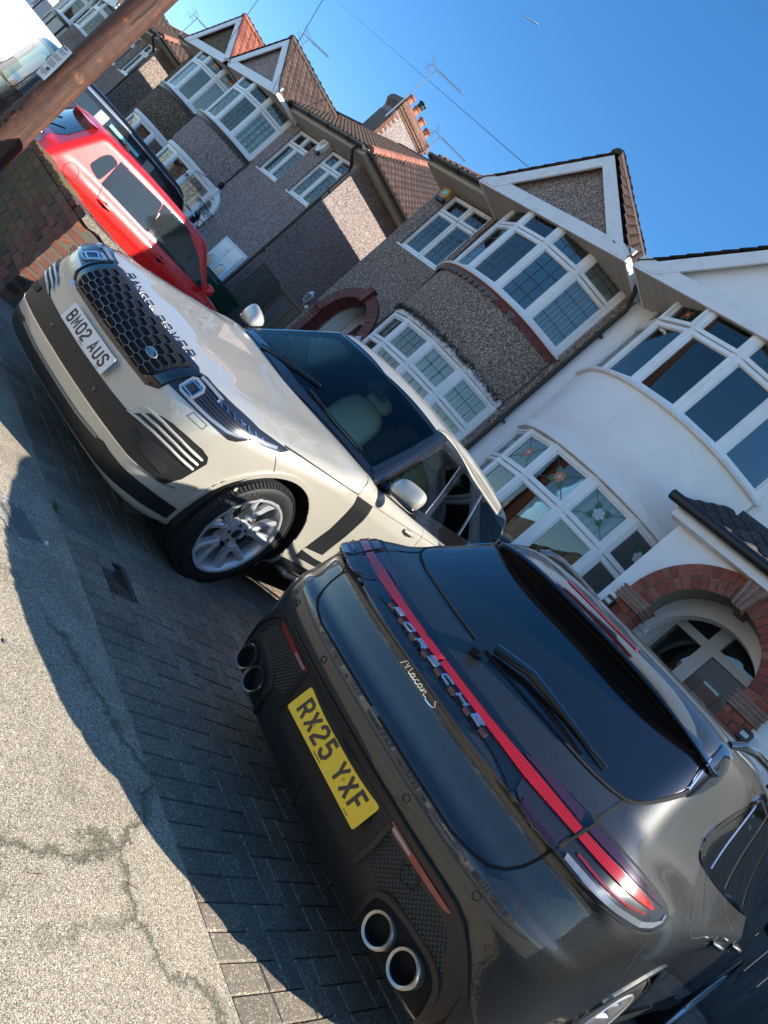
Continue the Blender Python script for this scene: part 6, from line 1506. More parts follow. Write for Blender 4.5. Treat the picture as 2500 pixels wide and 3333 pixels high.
    # boot release recess above plate; light-bar lettering on black blocks
    for i, c in enumerate(['P','O','R','PS','C','H','E']):
        xc = -.252+.0838*i; q, nn = lay_points(al, [(xc,-1,.951)], Y, .0105); q = q[0]; nn = nn[0]
        rr = np.array([1.0,0,0]); rr = rr-nn*(rr@nn); rr /= np.linalg.norm(rr); uu = np.cross(nn, rr)*-1; uu = uu if uu[2] > 0 else -uu; uu = uu*.97-nn*.20; uu /= np.linalg.norm(uu); nn = np.cross(rr, uu); q = q+nn*.003
        g = MB(); wm = max(p[0] for l in GL[c] for p in l); glyph(g, c, .0245, .044/wm, .0036, lambda a, b, dp: tuple(q+rr*(a-.020)+uu*(b-.0112)+nn*(dp)), .004); g.build('lettering', M['badge_chrome'], t)
    for i in range(8):
        xc = -.252+.0838*(i-.5); q, nn = lay_points(al, [(xc-.015,-1,.951),(xc+.015,-1,.951)], Y, .006); mb = MB(); mb.bbox((xc-.016, q[0][1]-.010, .942), (xc+.016, q[0][1]+.004, .9605), .002); mb.build('light_bar_block', M['smoke_purple'], t)
    # model script
    scr = [[(0,0),(.03,.22),(.10,.62),(.13,.70),(.14,.45),(.16,.12),(.20,.42),(.27,.72),(.29,.60),(.28,.25),(.30,.06),(.34,.10)],[(.345,.08),(.37,.30),(.42,.36),(.46,.30),(.42,.34),(.375,.26),(.37,.10),(.41,.06),(.455,.28),(.45,.10),(.49,.06)],[(.49,.06),(.54,.30),(.585,.35),(.60,.30),(.585,.35),(.54,.30),(.53,.12),(.57,.05),(.62,.10)],[(.62,.08),(.65,.30),(.70,.36),(.74,.30),(.70,.34),(.655,.26),(.65,.10),(.69,.06),(.735,.28),(.73,.10),(.77,.07)],[(.77,.07),(.80,.34),(.795,.08),(.84,.30),(.875,.33),(.87,.10),(.90,.04),(.97,.10)],[(.97,.0),(1.06,-.02),(1.20,.05),(1.24,.20),(1.20,.33),(1.17,.50),(1.24,.66),(1.34,.68),(1.36,.58)]]
    g = MB()
    for pl in scr:
        pp = [np.array(p) for p in pl]; out = [pp[0]]
        for i in range(len(pp)-1):
            p0 = pp[max(i-1,0)]; p1 = pp[i]; p2 = pp[i+1]; p3 = pp[min(i+2,len(pp)-1)]
            for k in range(1, 5):
                s = k/4; out.append(.5*((2*p1)+(p2-p0)*s+(2*p0-5*p1+4*p2-p3)*s*s+(-p0+3*p1-3*p2+p3)*s**3))
        V2, Fq = ribbon([(p[0]*.172-.108, p[1]*.052+.856) for p in out], .0017); V3 = [(v[0]+.0, -1, v[1]) for v in V2]; Q, nn = lay_points(al, V3, Y, 0); T = Q+nn*.004; B2 = Q+nn*.0005; n = len(T); k = n//2
        g.add(list(T)+list(B2), list(Fq)+[(i, i+1, n+i+1, n+i) for i in range(k-1)]+[(k+i+1, k+i, n+k+i, n+k+i+1) for i in range(k-1)])
    g.build('model_script', M['badge_chrome'], t)
    # rear wiper
    q, nn = lay_points(al, [(.0,.0,1.152),(.03,.0,1.148)], (0,.75,-.66), .02)
    q2, nn2 = lay_points(al, [(.02,.1,1.150),(.16,.2,1.143),(.30,.2,1.150),(.45,.2,1.160)], (0,.75,-.66), .030)
    mb = MB(); pth = resample([tuple(p) for p in q2], .05); mb.tube(pth, list(np.linspace(.020, .007, len(pth))), 8); wo = mb.build('wiper', M['gloss_black'], t, True)
    mb = MB(); mb.tube([tuple(q[0]+nn[0]*-.01), tuple(q[0]+nn[0]*.022)], .027, 16); mb.build('wiper_pivot', M['gloss_black'], wo, 40)
    q3, nn3 = lay_points(al, [(.15,.2,1.130),(.52,.25,1.149)], (0,.75,-.66), .016); mb = MB(); mb.tube([tuple(q3[0]), tuple(q3[1])], .005, 6); mb.build('wiper_blade', M['matt_black'], wo)
    # front end simple but complete, underbody
    mb = MB(); mb.box((-.75,.35,.22),(.75,4.2,.36)); mb.build('underbody', M['void'], t)
    for sg in (1,-1): patch('headlight', al, [(sg*.50,5,.76),(sg*.80,4.9,.78),(sg*.80,4.9,.70),(sg*.52,5,.69)][::sg], (0,-1,0), M['clear_lens'], t, .006, .006, .04)
    return t

def up_down(behind_main, behind_top, lead_main=None, lead_top=None, flowers=None, split=.745, open_k=None):
    def f(k):
        d = {'lights': [(0,1,0,split),(0,1,split,1)], 'behind': [behind_main, behind_top], 'lead': [lead_main, lead_top]}
        if flowers: d['flowers'] = {1: flowers(k)}
        if open_k == k: d['open'] = 1
        return d
    return f

def wall_lantern(parent, x, y, z, m, k=1.0):
    mb = MB(); mb.lathe([(.0,.0),(.035,.0),(.035,-.02)], 12, Matrix.Translation((x, y, z-.12*k))@Matrix.Rotation(-math.pi/2, 4, 'Z'))
    mb.tube([(x,y,z-.12*k),(x,y-.06*k,z-.14*k),(x,y-.12*k,z-.08*k)], .008, 6)
    mb.lathe([(.02,-.10),(.045,-.085),(.035,-.075)], 6, Matrix.Translation((x, y-.12*k, z))@Matrix.Rotation(-math.pi/2, 4, 'Y')); mb.lathe([(.075,.075),(.05,.10),(.03,.13),(.012,.14),(.008,.165),(0,.17)], 6, Matrix.Translation((x, y-.12*k, z))@Matrix.Rotation(-math.pi/2, 4, 'Y'))
    for i in range(6):
        a = i*math.pi/3; mb.tube([(x+.038*math.cos(a), y-.12*k+.038*math.sin(a), z-.08),(x+.066*math.cos(a), y-.12*k+.066*math.sin(a), z+.075)], .005, 4)
    o = mb.build('wall_lantern', m, parent, 40); g = MB(); g.lathe([(.036,-.078),(.062,.073)], 6, Matrix.Translation((x, y-.12*k, z))@Matrix.Rotation(-math.pi/2, 4, 'Y')); g.build('lantern_glass', M['win_glass'], o); return o

def build_white_house():
    h = House('house', 'white rendered house with curved bays and a red brick porch arch, right of the others', -6.40, 1, 5.35, 0.0, M['white_render'], group='semi-detached houses along the street')
    fl = lambda k: ('rose_glass' if k in (1,) else 'clear_petal', 'leaf_glass')
    up = up_down(None, None, None, None, None, .745)
    def upf(k):
        d = {'lights': [(0,1,0,.70),(0,1,.70,1)], 'behind': [None if k < 4 else None, None], 'lead': [None, None]}
        if k in (3,): d['flowers'] = {1: ('clear_petal', 'leaf_glass')}
        if k == 1: d['open'] = 1; d['flowers'] = {1: ('red_glass', 'dash' if False else 'leaf_glass')}
        return d
    def lowf(k):
        bl = {0: ('v','blind_tan'), 1: 'white', 2: ('v','blind_tan'), 3: ('v','blind_tan'), 4: ('v','blind_grey')}[k]
        return {'lights': [(0,1,0,.705),(0,1,.705,1)], 'behind': [bl, 'net' if k < 4 else ('v','blind_grey')], 'lead': [None, 'cross'], 'flowers': {1: ({1:'red_glass',2:'rose_glass'}.get(k,'clear_petal'), 'leaf_glass')}}
    h.wall([(.33,3.17,4.05,5.6),(.33,3.17,1.1,3.15),(3.62,5.35,-1,3.35)], 0, 5.35, -1, 5.60)
    h.bay(1.77, upf, lowf, corn='fat', apron=M['white_render'], sillmat=M['fascia'])
    # sides of the wall openings closed by the dark room behind
    h.interior(.05, 5.3)
    h.roof(1.77, hip=True, ridge_mat='tile_dark', hip_mat='tile_dark', gable_mat='tile_dark', budget=120, gutter_u=[(3.4,5.7)], gz=5.55)
    # flank on the right
    mb = MB(); h.box(mb, (5.33,.252,-1),(5.58,7.5,5.6)); h.box(mb, (0.0,7.5,-1),(5.58,7.7,5.6)); mb.build('side_wall', M['white_render'], h.t)
    # porch: projecting wall with brick arch, lean-to tiled roof
    px0, px1, py = 3.20, 5.34, -.80; uc, zs = 4.21, 2.44
    h.wall([(uc-.845,uc+.845,-1,3.30)], px0, px1, -1, 3.36, py, py+.24, name='porch_wall')
    h.arch_fill(uc, .845, zs, 3.30, py, py+.24)
    mb = MB(); h.box(mb, (px0,py+.242,-1),(px0+.2,-.02,3.36)); h.box(mb, (px1-.2,py+.242,-1),(px1,-.02,3.36)); mb.build('porch_side', M['white_render'], h.t)
    h.ring_bricks(uc, zs, .575, .705, 25, py-.035, py+.22, 'brick_red', gap=.07); h.ring_bricks(uc, zs, .716, .842, 31, py-.030, py+.2, 'brick_red', gap=.07)
    mb = MB()
    for (r0, r1) in ((.572, .845),):
        for a, b in zip(np.linspace(0, math.pi, 41)[:-1], np.linspace(0, math.pi, 41)[1:]):
            mb.prism([(uc+r0*math.cos(a), zs+r0*math.sin(a)),(uc+r1*math.cos(a), zs+r1*math.sin(a)),(uc+r1*math.cos(b), zs+r1*math.sin(b)),(uc+r0*math.cos(b), zs+r0*math.sin(b))], lambda u, z: h.P(u,py-.022,z), lambda u, z: h.P(u,py+.215,z))
    for sg in (-1,1): h.box(mb, (uc+sg*.577, py-.020, -.6), (uc+sg*.842, py+.212, zs-.002))
    mb.build('mortar_bed', M['mortar'], h.t)
    for sg in (-1,1):      # brick jambs and carved springers
        z = zs-.16; row = 0
        while z > .1:
            cuts = [(.575,.700),(.712,.842)] if row%2 else [(.575,.638),(.650,.776),(.788,.842)]
            for (a, b) in cuts:
                q = MB(); j = random.uniform(-.003,.003); h.bbox(q, (uc+sg*a, py-.034+j, z-.066),(uc+sg*b, py+.22, z), .004); q.build('jamb_brick', M['brick_red'], h.t)
            z -= .077; row += 1
        q = MB(); prf = [(.54,-.15),(.565,-.13),(.565,-.09),(.55,-.06),(.55,-.03),(.53,.0),(.88,.0),(.865,-.03),(.865,-.10),(.88,-.15)]
        q.prism([(uc+sg*a, zs+b) for a, b in prf], lambda u, z: h.P(u,py-.075,z), lambda u, z: h.P(u,py+.222,z)); q.build('springer_stone', M['stone'], h.t)
        q = MB(); [h.bbox(q, (uc+sg*.535, py-.085, zs-.03-.045*k),(uc+sg*.885, py-.07, zs-.010-.045*k), .004) for k in range(3)]; q.build('springer_mould', M['stone'], h.t)
    q = MB(); q.prism([(uc-.055,zs+.53),(uc+.055,zs+.53),(uc+.13,zs+.90),(uc-.13,zs+.90)], lambda u, z: h.P(u,py-.10,z), lambda u, z: h.P(u,py+.23,z)); ks = q.build('keystone', M['stone'], h.t)
    for dx in (-.5,0,.5):
        q = MB(); q.prism([(uc+dx*.09-.014,zs+.535),(uc+dx*.09+.014,zs+.535),(uc+dx*.2+.022,zs+.895),(uc+dx*.2-.022,zs+.895)], lambda u, z: h.P(u,py-.113,z), lambda u, z: h.P(u,py-.098,z)); q.build('keystone_rib', M['stone'], ks)
    # inner white arch, frame and door
    h.wall([(uc-.60,uc+.60,-1,3.15)], px0+.2, px1-.2, -1, 3.34, -.30, -.16, M['white_render'], 'inner_wall'); h.arch_fill(uc, .60, 2.30, 3.15, -.30, -.16, M['white_render'])
    for sg in (-1,1):
        q = MB(); h.bbox(q, (uc+sg*.56,-.345,2.26),(uc+sg*.78,-.29,2.34), .01); h.bbox(q, (uc+sg*.58,-.335,2.18),(uc+sg*.76,-.29,2.26), .01); q.build('inner_springer', M['arch_white'], h.t)
    q = MB(); yy = .12
    h.box(q, (uc-1.0,yy,-.9),(uc-.94,yy+.07,3.3)); h.box(q, (uc+.94,yy,-.9),(uc+1.0,yy+.07,3.3)); h.box(q, (uc-1.0,yy-.002,2.655),(uc+1.0,yy+.072,2.75)); h.box(q, (uc-.23,yy-.004,-.9),(uc-.08,yy+.074,3.3)); h.box(q, (uc+.72,yy-.004,-.9),(uc+.80,yy+.074,3.3)); h.box(q, (uc-1.0,yy-.003,3.2),(uc+1.0,yy+.073,3.3)); fr = q.build('door_frame', M['arch_white'], h.t)
    for (a, b, c, d) in ((uc-.94,uc-.23,.2,2.655),(uc+.80,uc+.94,.2,2.655),(uc-.94,uc-.23,2.75,3.2),(uc-.08,uc+.72,2.75,3.2),(uc+.80,uc+.94,2.75,3.2)):
        q = MB(); h.box(q, (a,yy+.03,c),(b,yy+.036,d)); q.build('door_pane', M['win_glass'], fr)
    q = MB(); h.bbox(q, (uc-.08,yy+.015,.2),(uc+.72,yy+.055,2.65), .004); dr = q.build('front_door', M['door_wood'], h.t)
    for (a, b, c, d) in ((.02,.27,1.55,2.50),(.38,.62,1.55,2.50),(.02,.27,.35,1.4),(.38,.62,.35,1.4)):
        q = MB(); [h.box(q, *bb) for bb in (((uc+a,yy+.004,c),(uc+b,yy+.0145,c+.025)),((uc+a,yy+.004,d-.025),(uc+b,yy+.0145,d)),((uc+a,yy+.005,c+.025),(uc+a+.025,yy+.0145,d-.025)),((uc+b-.025,yy+.005,c+.025),(uc+b,yy+.0145,d-.025)))]; q.build('door_moulding', M['door_wood'], dr)
    q = MB(); h.box(q, (uc+.05,yy+.006,1.66),(uc+.24,yy+.012,2.42)); q.build('door_glass', M['win_glass'], dr); q = MB(); [q.tube([h.P(uc+.145+.05*s2*math.cos(a), yy+.004, 1.80+.05*math.sin(a)+.13*i) for a in np.linspace(0,6.2,14)], .003, 4) for i, s2 in enumerate((1,.7,1,.6))]; q.build('door_glass_lead', M['lead'], dr)
    # porch roof
    tanp = .55; L = math.hypot(1, tanp); q = MB(); q.add([h.P(px0-.12,py-.16,3.40),h.P(px1+.1,py-.16,3.40),h.P(px1+.1,.0,3.40+.96*tanp),h.P(px0-.12,.0,3.40+.96*tanp)], [(0,1,2,3)]); pr = q.build('porch_roof', mat('roof underlay'), h.t)
    h.tiles = []; h.tile_slope(h.P(px0-.12,py-.18,3.41), (1,0,0), (0,1/L,tanp/L), 10, 4, .235, .285, None, 'tile_dark'); h.finish_roof(pr, 60)
    q = MB(); q.prism([(py-.16,3.38),(0,3.38),(0,3.40+.96*tanp)], lambda y, z: h.P(px0-.04,y,z), lambda y, z: h.P(px0+.0,y,z)); q.build('porch_cheek', M['fascia'], h.t)
    q = MB(); h.box(q, (px0-.10,py-.13,3.26),(px1+.1,py-.10,3.40)); h.box(q, (px0-.10,py-.098,3.255),(px1+.1,py-.0,3.27)); q.build('fascia_board', M['fascia'], h.t)
    q = MB(); q.tube([h.P(px0-.22,py-.19,3.405),h.P(px1+.1,py-.19,3.405)], .058, 12); q.build('gutter', M['black_plastic'], h.t, 60)
    q = MB(); h.box(q, (px0+.0,-.05,3.40+.96*tanp-.02),(px1+.1,.0,3.40+.96*tanp+.10)); q.build('flashing', M['black_plastic'], h.t)
    for u0 in (3.37, 5.07):
        q = MB(); h.bbox(q, (u0-.045,py-.12,2.12),(u0+.045,py-.0,2.24), .006); lo = q.build('wall_lamp', M['satin_black'], h.t); q = MB(); h.box(q, (u0-.035,py-.124,2.16),(u0+.035,py-.120,2.20)); q.build('lamp_glass_strip', M['curtain'], lo)
    h.pipe([(.02,-.30,5.66),(.02,-.30,5.52),(.02,-.12,5.36),(.02,-.06,5.28),(.02,-.06,.2)])
    return h

def build_brown_house():
    h = House('house', 'brown pebbledashed house with curved bays and a red painted door arch', -6.42, -1, 4.88, 0.0, M['pebble_brown'], group='semi-detached houses along the street')
    up = up_down('curtain' if False else None, None, 'grid', 'grid', None, .74)
    def upf(k): return {'lights': [(0,1,0,.70),(0,1,.70,1)], 'behind': [('net' if k == 0 else None), None if k > 0 else 'curtain'], 'lead': ['grid','grid']}
    def lowf(k): return {'lights': [(0,1,0,.72),(0,1,.72,1)], 'behind': ['net' if k else 'curtain', 'net'], 'lead': ['grid','grid']}
    uc = 1.63
    ua = 3.93; r = .58; zs = 2.41
    h.wall([(uc-1.42,uc+1.42,4.05,5.6),(uc-1.42,uc+1.42,1.1,3.15),(3.36,4.52,4.20,5.50),(ua-r,ua+r,-1,3.05)], 0, 4.88, -1, 5.72)
    h.arch_fill(ua, r, zs, 3.05)
    h.bay(uc, upf, lowf, scallop='pale', sillmat=M['upvc'])
    h.interior(.05, 4.8)
    h.window((3.36,.06),(4.52,.06), 4.21, 5.49, [(0,.5,0,.70),(.5,1,0,.70),(0,.5,.70,1),(.5,1,.70,1)], 'grid', ['net','net',None,None], depth=.07)
    h.roof(uc, hip=True, ridge_mat='tile_brown', gable_mat='tile_brown', budget=280, gutter_u=[(3.25,5.25)], gable_infill=M['pebble_brown'])
    mb = MB(); h.box(mb, (4.63,.252,-1),(4.88,7.5,5.7)); mb.build('side_wall', M['pebble_brown'], h.t)
    # red painted arch: outer ring, raised mould, jambs
    h.ring_bricks(ua, zs, r-.01, r+.21, 21, -.05, .2, 'arch_red', gap=.012)
    for sg in (-1,1):
        for k in range(26):
            z = zs-.03-.078*k; q = MB(); h.bbox(q, (ua+sg*(r-.01), -.048+random.uniform(-.002,.002), z-.074),(ua+sg*(r+.205), .2, z), .004); q.build('jamb_brick', M['arch_red'], h.t)
        q = MB(); h.bbox(q, (ua+sg*(r-.04),-.10,zs-.05),(ua+sg*(r+.24),.2,zs+.05), .012); q.build('springer_stone', M['arch_red'], h.t)
    q = MB(); q.prism([(ua-.045,zs+r-.04),(ua+.045,zs+r-.04),(ua+.085,zs+r+.27),(ua-.085,zs+r+.27)], lambda u, z: h.P(u,-.10,z), lambda u, z: h.P(u,.15,z)); q.build('keystone', M['arch_red'], h.t)
    # white door set deep in the arch
    q = MB(); yy = .62; h.box(q, (ua-r-.1,yy,-.5),(ua+r+.1,yy+.05,3.1)); dr = q.build('door_screen', M['arch_white'], h.t)
    for k in (-1,1):
        q = MB(); pts = [(ua+k*.24-.13,1.2),(ua+k*.24+.13,1.2)]+[(ua+k*.24+.13*math.cos(a), 2.15+.16*math.sin(a)) for a in np.linspace(0, math.pi, 10)]
        q.prism(pts, lambda u, z: h.P(u,yy-.012,z), lambda u, z: h.P(u,yy-.004,z)); q.build('door_pane', M['gloss_black'], dr)
        q = MB(); pts = [(ua+k*.26-.15,2.46),(ua+k*.26+.15,2.46),(ua+k*.26+.12,2.78),(ua+k*.26-.13,2.80)]; q.prism(pts, lambda u, z: h.P(u,yy-.012,z), lambda u, z: h.P(u,yy-.004,z)); q.build('fanlight_pane', M['gloss_black'], dr)
        q = MB(); h.bbox(q, (ua+k*.02,yy-.03,-.5),(ua+k*.05,yy-.002,3.0), .004); h.bbox(q, (ua+k*.50,yy-.03,-.5),(ua+k*.56,yy-.002,3.0), .004); q.build('door_stile', M['arch_white'], dr)
    q = MB(); h.bbox(q, (ua-r,yy-.035,2.36),(ua+r,yy-.001,2.43), .004); q.build('door_rail', M['arch_white'], dr)
    q = MB(); h.box(q, (ua-r-.02,.252,-.5),(ua-r,.6,3.1)); h.box(q, (ua+r,.252,-.5),(ua+r+.02,.6,3.1)); h.box(q, (ua-r,.252,3.08),(ua+r,.6,3.1)); q.build('porch_lining', M['arch_white'], h.t)
    for u0, zz in ((ua-.80,2.36),(ua+.98,2.36)): 
        p = h.P(u0,-.0,zz); wall_lantern(h.t, p[0], p[1]-.02, p[2], M['upvc'], 1.0)
    # alarm box: yellow hexagon on a navy base
    p = h.P(4.62, 0, 5.36); q = MB(); hx = [(p[0]+.125*math.cos(a)*1.0, p[2]+.125*math.sin(a)*1.05) for a in np.linspace(0, 2*math.pi, 7)[:-1]]
    q.prism(hx, lambda a, b: (a, -.085, b), lambda a, b: (a, -.0, b)); al = q.build('alarm_box', M['alarm_yellow'], h.t); q = MB(); q.box((p[0]-.11,-.088,p[2]-.15),(p[0]+.11,-.004,p[2]-.085)); q.build('alarm_base', M['alarm_blue'], al)
    q = MB(); q.box((p[0]-.06,-.0885,p[2]-.02),(p[0]+.06,-.0860,p[2]+.06)); q.build('alarm_label', M['sticker_cyan'], al)
    # cables on the wall
    q = MB(); q.tube([h.P(3.22+.02*math.sin(k*1.7),-.012,5.5-k*.32) for k in range(14)], .009, 5); q.tube([h.P(3.22,-.02,5.5),h.P(3.5,-.03,5.56),h.P(3.42,-.03,5.2),h.P(3.3,-.02,4.8)], .005, 4); q.build('wall_cable', M['iron_black'], h.t)
    # withered climber over the lower bay head
    q = MB(); B = h.bay_pts(uc)
    for i in range(1100):
        k = random.random()*4.8; kk = int(k); f = k-kk; a = B[kk]; b = B[kk+1]; u = a[0]+(b[0]-a[0])*f; y = a[1]+(b[1]-a[1])*f-.06-random.random()*.03; z = 3.20+random.gauss(0,.012); d = Vector((random.gauss(0,1), random.gauss(0,.5), random.gauss(-.6,1))).normalized()*random.uniform(.03,.09)
        p = Vector(h.P(u, y, z)); q.tube([p, p+d*.5+Vector((random.gauss(0,.01),0,random.gauss(0,.01))), p+d], .0032, 3, False)
    stuff(q.build('withered_climber', M['twig'], h.t))
    return h

def build_pair_right(name_label, xp, zo, wm, style, W=6.18, group='semi-detached houses along the street', detail=True, budget=300):
    """the wide house of a pair: bay by the party wall, then two small windows, flank on its right"""
    h = House('house', name_label, xp, 1, W, zo, wm, group=group)
    uc = 1.47; ua = 3.05; r = .46; zs = 2.55
    def upf(k): return {'lights': [(0,1,0,.70),(0,1,.70,1)], 'behind': ['net' if k > 2 else None, 'net' if k > 3 else 'curtain'], 'lead': ['diamond','lattice']}
    def lowf(k): return {'lights': [(0,1,0,1)] if k < 5 else [], 'behind': 'net' if k in (1,) else None, 'lead': 'diamond'}
    holes = [(uc-1.42,uc+1.42,4.05,5.6),(uc-1.42,uc+1.42,1.1,3.15),(3.36,4.34,4.20,5.48),(4.96,5.94,4.20,5.48)]
    if detail: holes += [(ua-r,ua+r,-1,3.05)]
    h.wall(holes, 0, W, -1, 5.72)
    if detail: h.arch_fill(ua, r, zs, 3.05)
    h.bay(uc, upf, lowf, scallop='dark' if detail else None)
    h.interior(.05, W-.1)
    L4 = [(0,.5,0,.70),(.5,1,0,.70),(0,.5,.70,1),(.5,1,.70,1)]
    h.window((3.36,.06),(4.34,.06), 4.21, 5.47, L4, ['diamond','diamond',None,None], [None,'net',None,None], depth=.07)
    h.window((4.96,.06),(5.94,.06), 4.21, 5.47, L4, ['diamond','diamond','lattice','lattice'], 'net', depth=.07)
    h.roof(uc, hip=True, budget=budget, gutter_u=[(3.05,6.5)], gable_infill=wm)
    mb = MB(); h.box(mb, (W-.25,.252,-1),(W,7.9,5.7)); mb.build('side_wall', wm, h.t)
    h.pipe([(W+.02,-.40,5.62),(W+.02,-.40,5.5),(W-.02,-.14,5.34),(W-.02,-.06,5.2),(W-.02,-.06,.3)])
    if detail:
        # white arch over the front door, plaque, brackets, topiary, garage doors
        ue = ua+.08
        h.ring_bricks(ua, zs, r, r+.16, 17, -.05, .15, 'arch_white', gap=.012); h.ring_bricks(ua, zs, r-.10, r-.02, 15, .0, .15, 'arch_white', gap=.004)
        q = MB(); q.prism([(ua-.035,zs+r-.04),(ua+.035,zs+r-.04),(ua+.05,zs+r+.22),(ua-.05,zs+r+.22)], lambda u, z: h.P(u,-.09,z), lambda u, z: h.P(u,.1,z)); q.build('keystone', M['arch_white'], h.t)
        for sg in (-1,1):
            q = MB(); h.bbox(q, (ua+sg*(r-.05),-.09,zs-.09),(ua+sg*(r+.21),.14,zs), .012); h.bbox(q, (ua+sg*(r-.0),-.05,.2),(ua+sg*(r+.15),.14,zs-.09), .01); q.build('arch_jamb', M['arch_white'], h.t)
        q = MB(); h.box(q, (ua-r,.16,-.5),(ua+r,.20,3.05)); dr = q.build('front_door', M['arch_white'], h.t)
        for (a, b, c, d) in ((-.36,-.04,2.28,2.52),(.04,.36,2.28,2.52),(-.34,-.05,1.75,2.18),(.05,.34,1.75,2.18)):
            q = MB(); h.box(q, (ua+a,.150,c),(ua+b,.158,d)); q.build('door_pane', M['win_glass'], dr)
        q = MB(); pts = [(ua-.36,2.58),(ua+.36,2.58)]+[(ua+.36*math.cos(a), 2.58+.36*math.sin(a)) for a in np.linspace(0.05, math.pi-.05, 12)]; q.prism(pts, lambda u, z: h.P(u,.150,z), lambda u, z: h.P(u,.158,z)); q.build('fanlight', M['curtain'], dr)
        # numbered plaque
        q = MB(); h.bbox(q, (ua+.66,-.04,1.93),(ua+.88,-.0,2.12), .006); pq = q.build('number_plaque', M['arch_white'], h.t); p = h.P(ua+.77,-.044,2.02)
        text_obj('plaque_number', '205', .11, M['plate_ink'], pq, Matrix.Translation(p)@Matrix.Rotation(math.pi/2, 4, 'X'))
        # hood bracket light
        p = h.P(2.95, -.06, 3.32); q = MB(); q.lathe([(0,-.08),(.04,-.07),(.06,-.02),(.055,.05),(.03,.08),(0,.085)], 14, Matrix.Translation(p)@Matrix.Rotation(-math.pi/2, 4, 'Y')); q.build('security_light', M['iron_black'], h.t, 40)
        # white alarm box between the windows
        p = h.P(4.68, 0, 5.38); q = MB(); q.prism([(p[0]-.13,p[2]+.14),(p[0]+.13,p[2]+.14),(p[0]+.14,p[2]-.02),(p[0]+.05,p[2]-.16),(p[0]-.05,p[2]-.16),(p[0]-.14,p[2]-.02)], lambda a, b: (a,-.09,b), lambda a, b: (a,0,b)); al = q.build('alarm_box', M['upvc'], h.t); q = MB(); q.box((p[0]-.09,-.075,p[2]-.19),(p[0]+.09,-.01,p[2]-.13)); q.build('alarm_base', M['alarm_blue'], al)
        for i in range(3):
            q = MB(); q.box((p[0]-.07,-.0915,p[2]+.065-.045*i),(p[0]+.07-.02*i,-.0898,p[2]+.085-.045*i)); q.build('alarm_print', M['alarm_blue'], al)
        # garage-style white double doors
        g0, g1 = 4.86, 5.92; q = MB(); h.bbox(q, (g0-.06,-.05,.2),(g1+.06,-.0,2.62), .01); gd = q.build('side_doors', M['arch_white'], h.t)
        for (a, b) in ((g0,(g0+g1)/2-.01),((g0+g1)/2+.01,g1)):
            q = MB(); h.bbox(q, (a,-.075,.25),(b,-.048,2.55), .006); lf = q.build('door_leaf', M['upvc'], gd)
            cx = (a+b)/2; q = MB(); pts = [(cx-.15,1.1),(cx+.15,1.1)]+[(cx+.15*math.cos(t), 1.95+.14*math.sin(t)) for t in np.linspace(0, math.pi, 9)]; q.prism(pts, lambda u, z: h.P(u,-.083,z), lambda u, z: h.P(u,-.074,z)); q.build('door_pane', M['privacy_glass'], lf) if False else q.build('leaf_pane', M['steel'], gd)
            q = MB(); q.tube([h.P(*p) for p in [(cx-.17,-.080,1.95)]+[(cx+.17*math.cos(t),-.080,1.98+.17*math.sin(t)) for t in np.linspace(math.pi, 0, 12)]], .011, 5); h.bbox(q, (cx-.19,-.083,2.28),(cx+.19,-.074,2.44), .004); q.build('leaf_moulding', M['upvc'], gd)
        q = MB(); q.tube([h.P(uc+1.55,-.015,4.1),h.P(2.9,-.015,3.35),h.P(2.55,-.5,3.1)], .007, 4); q.build('wall_cable', M['iron_black'], h.t)
    return h

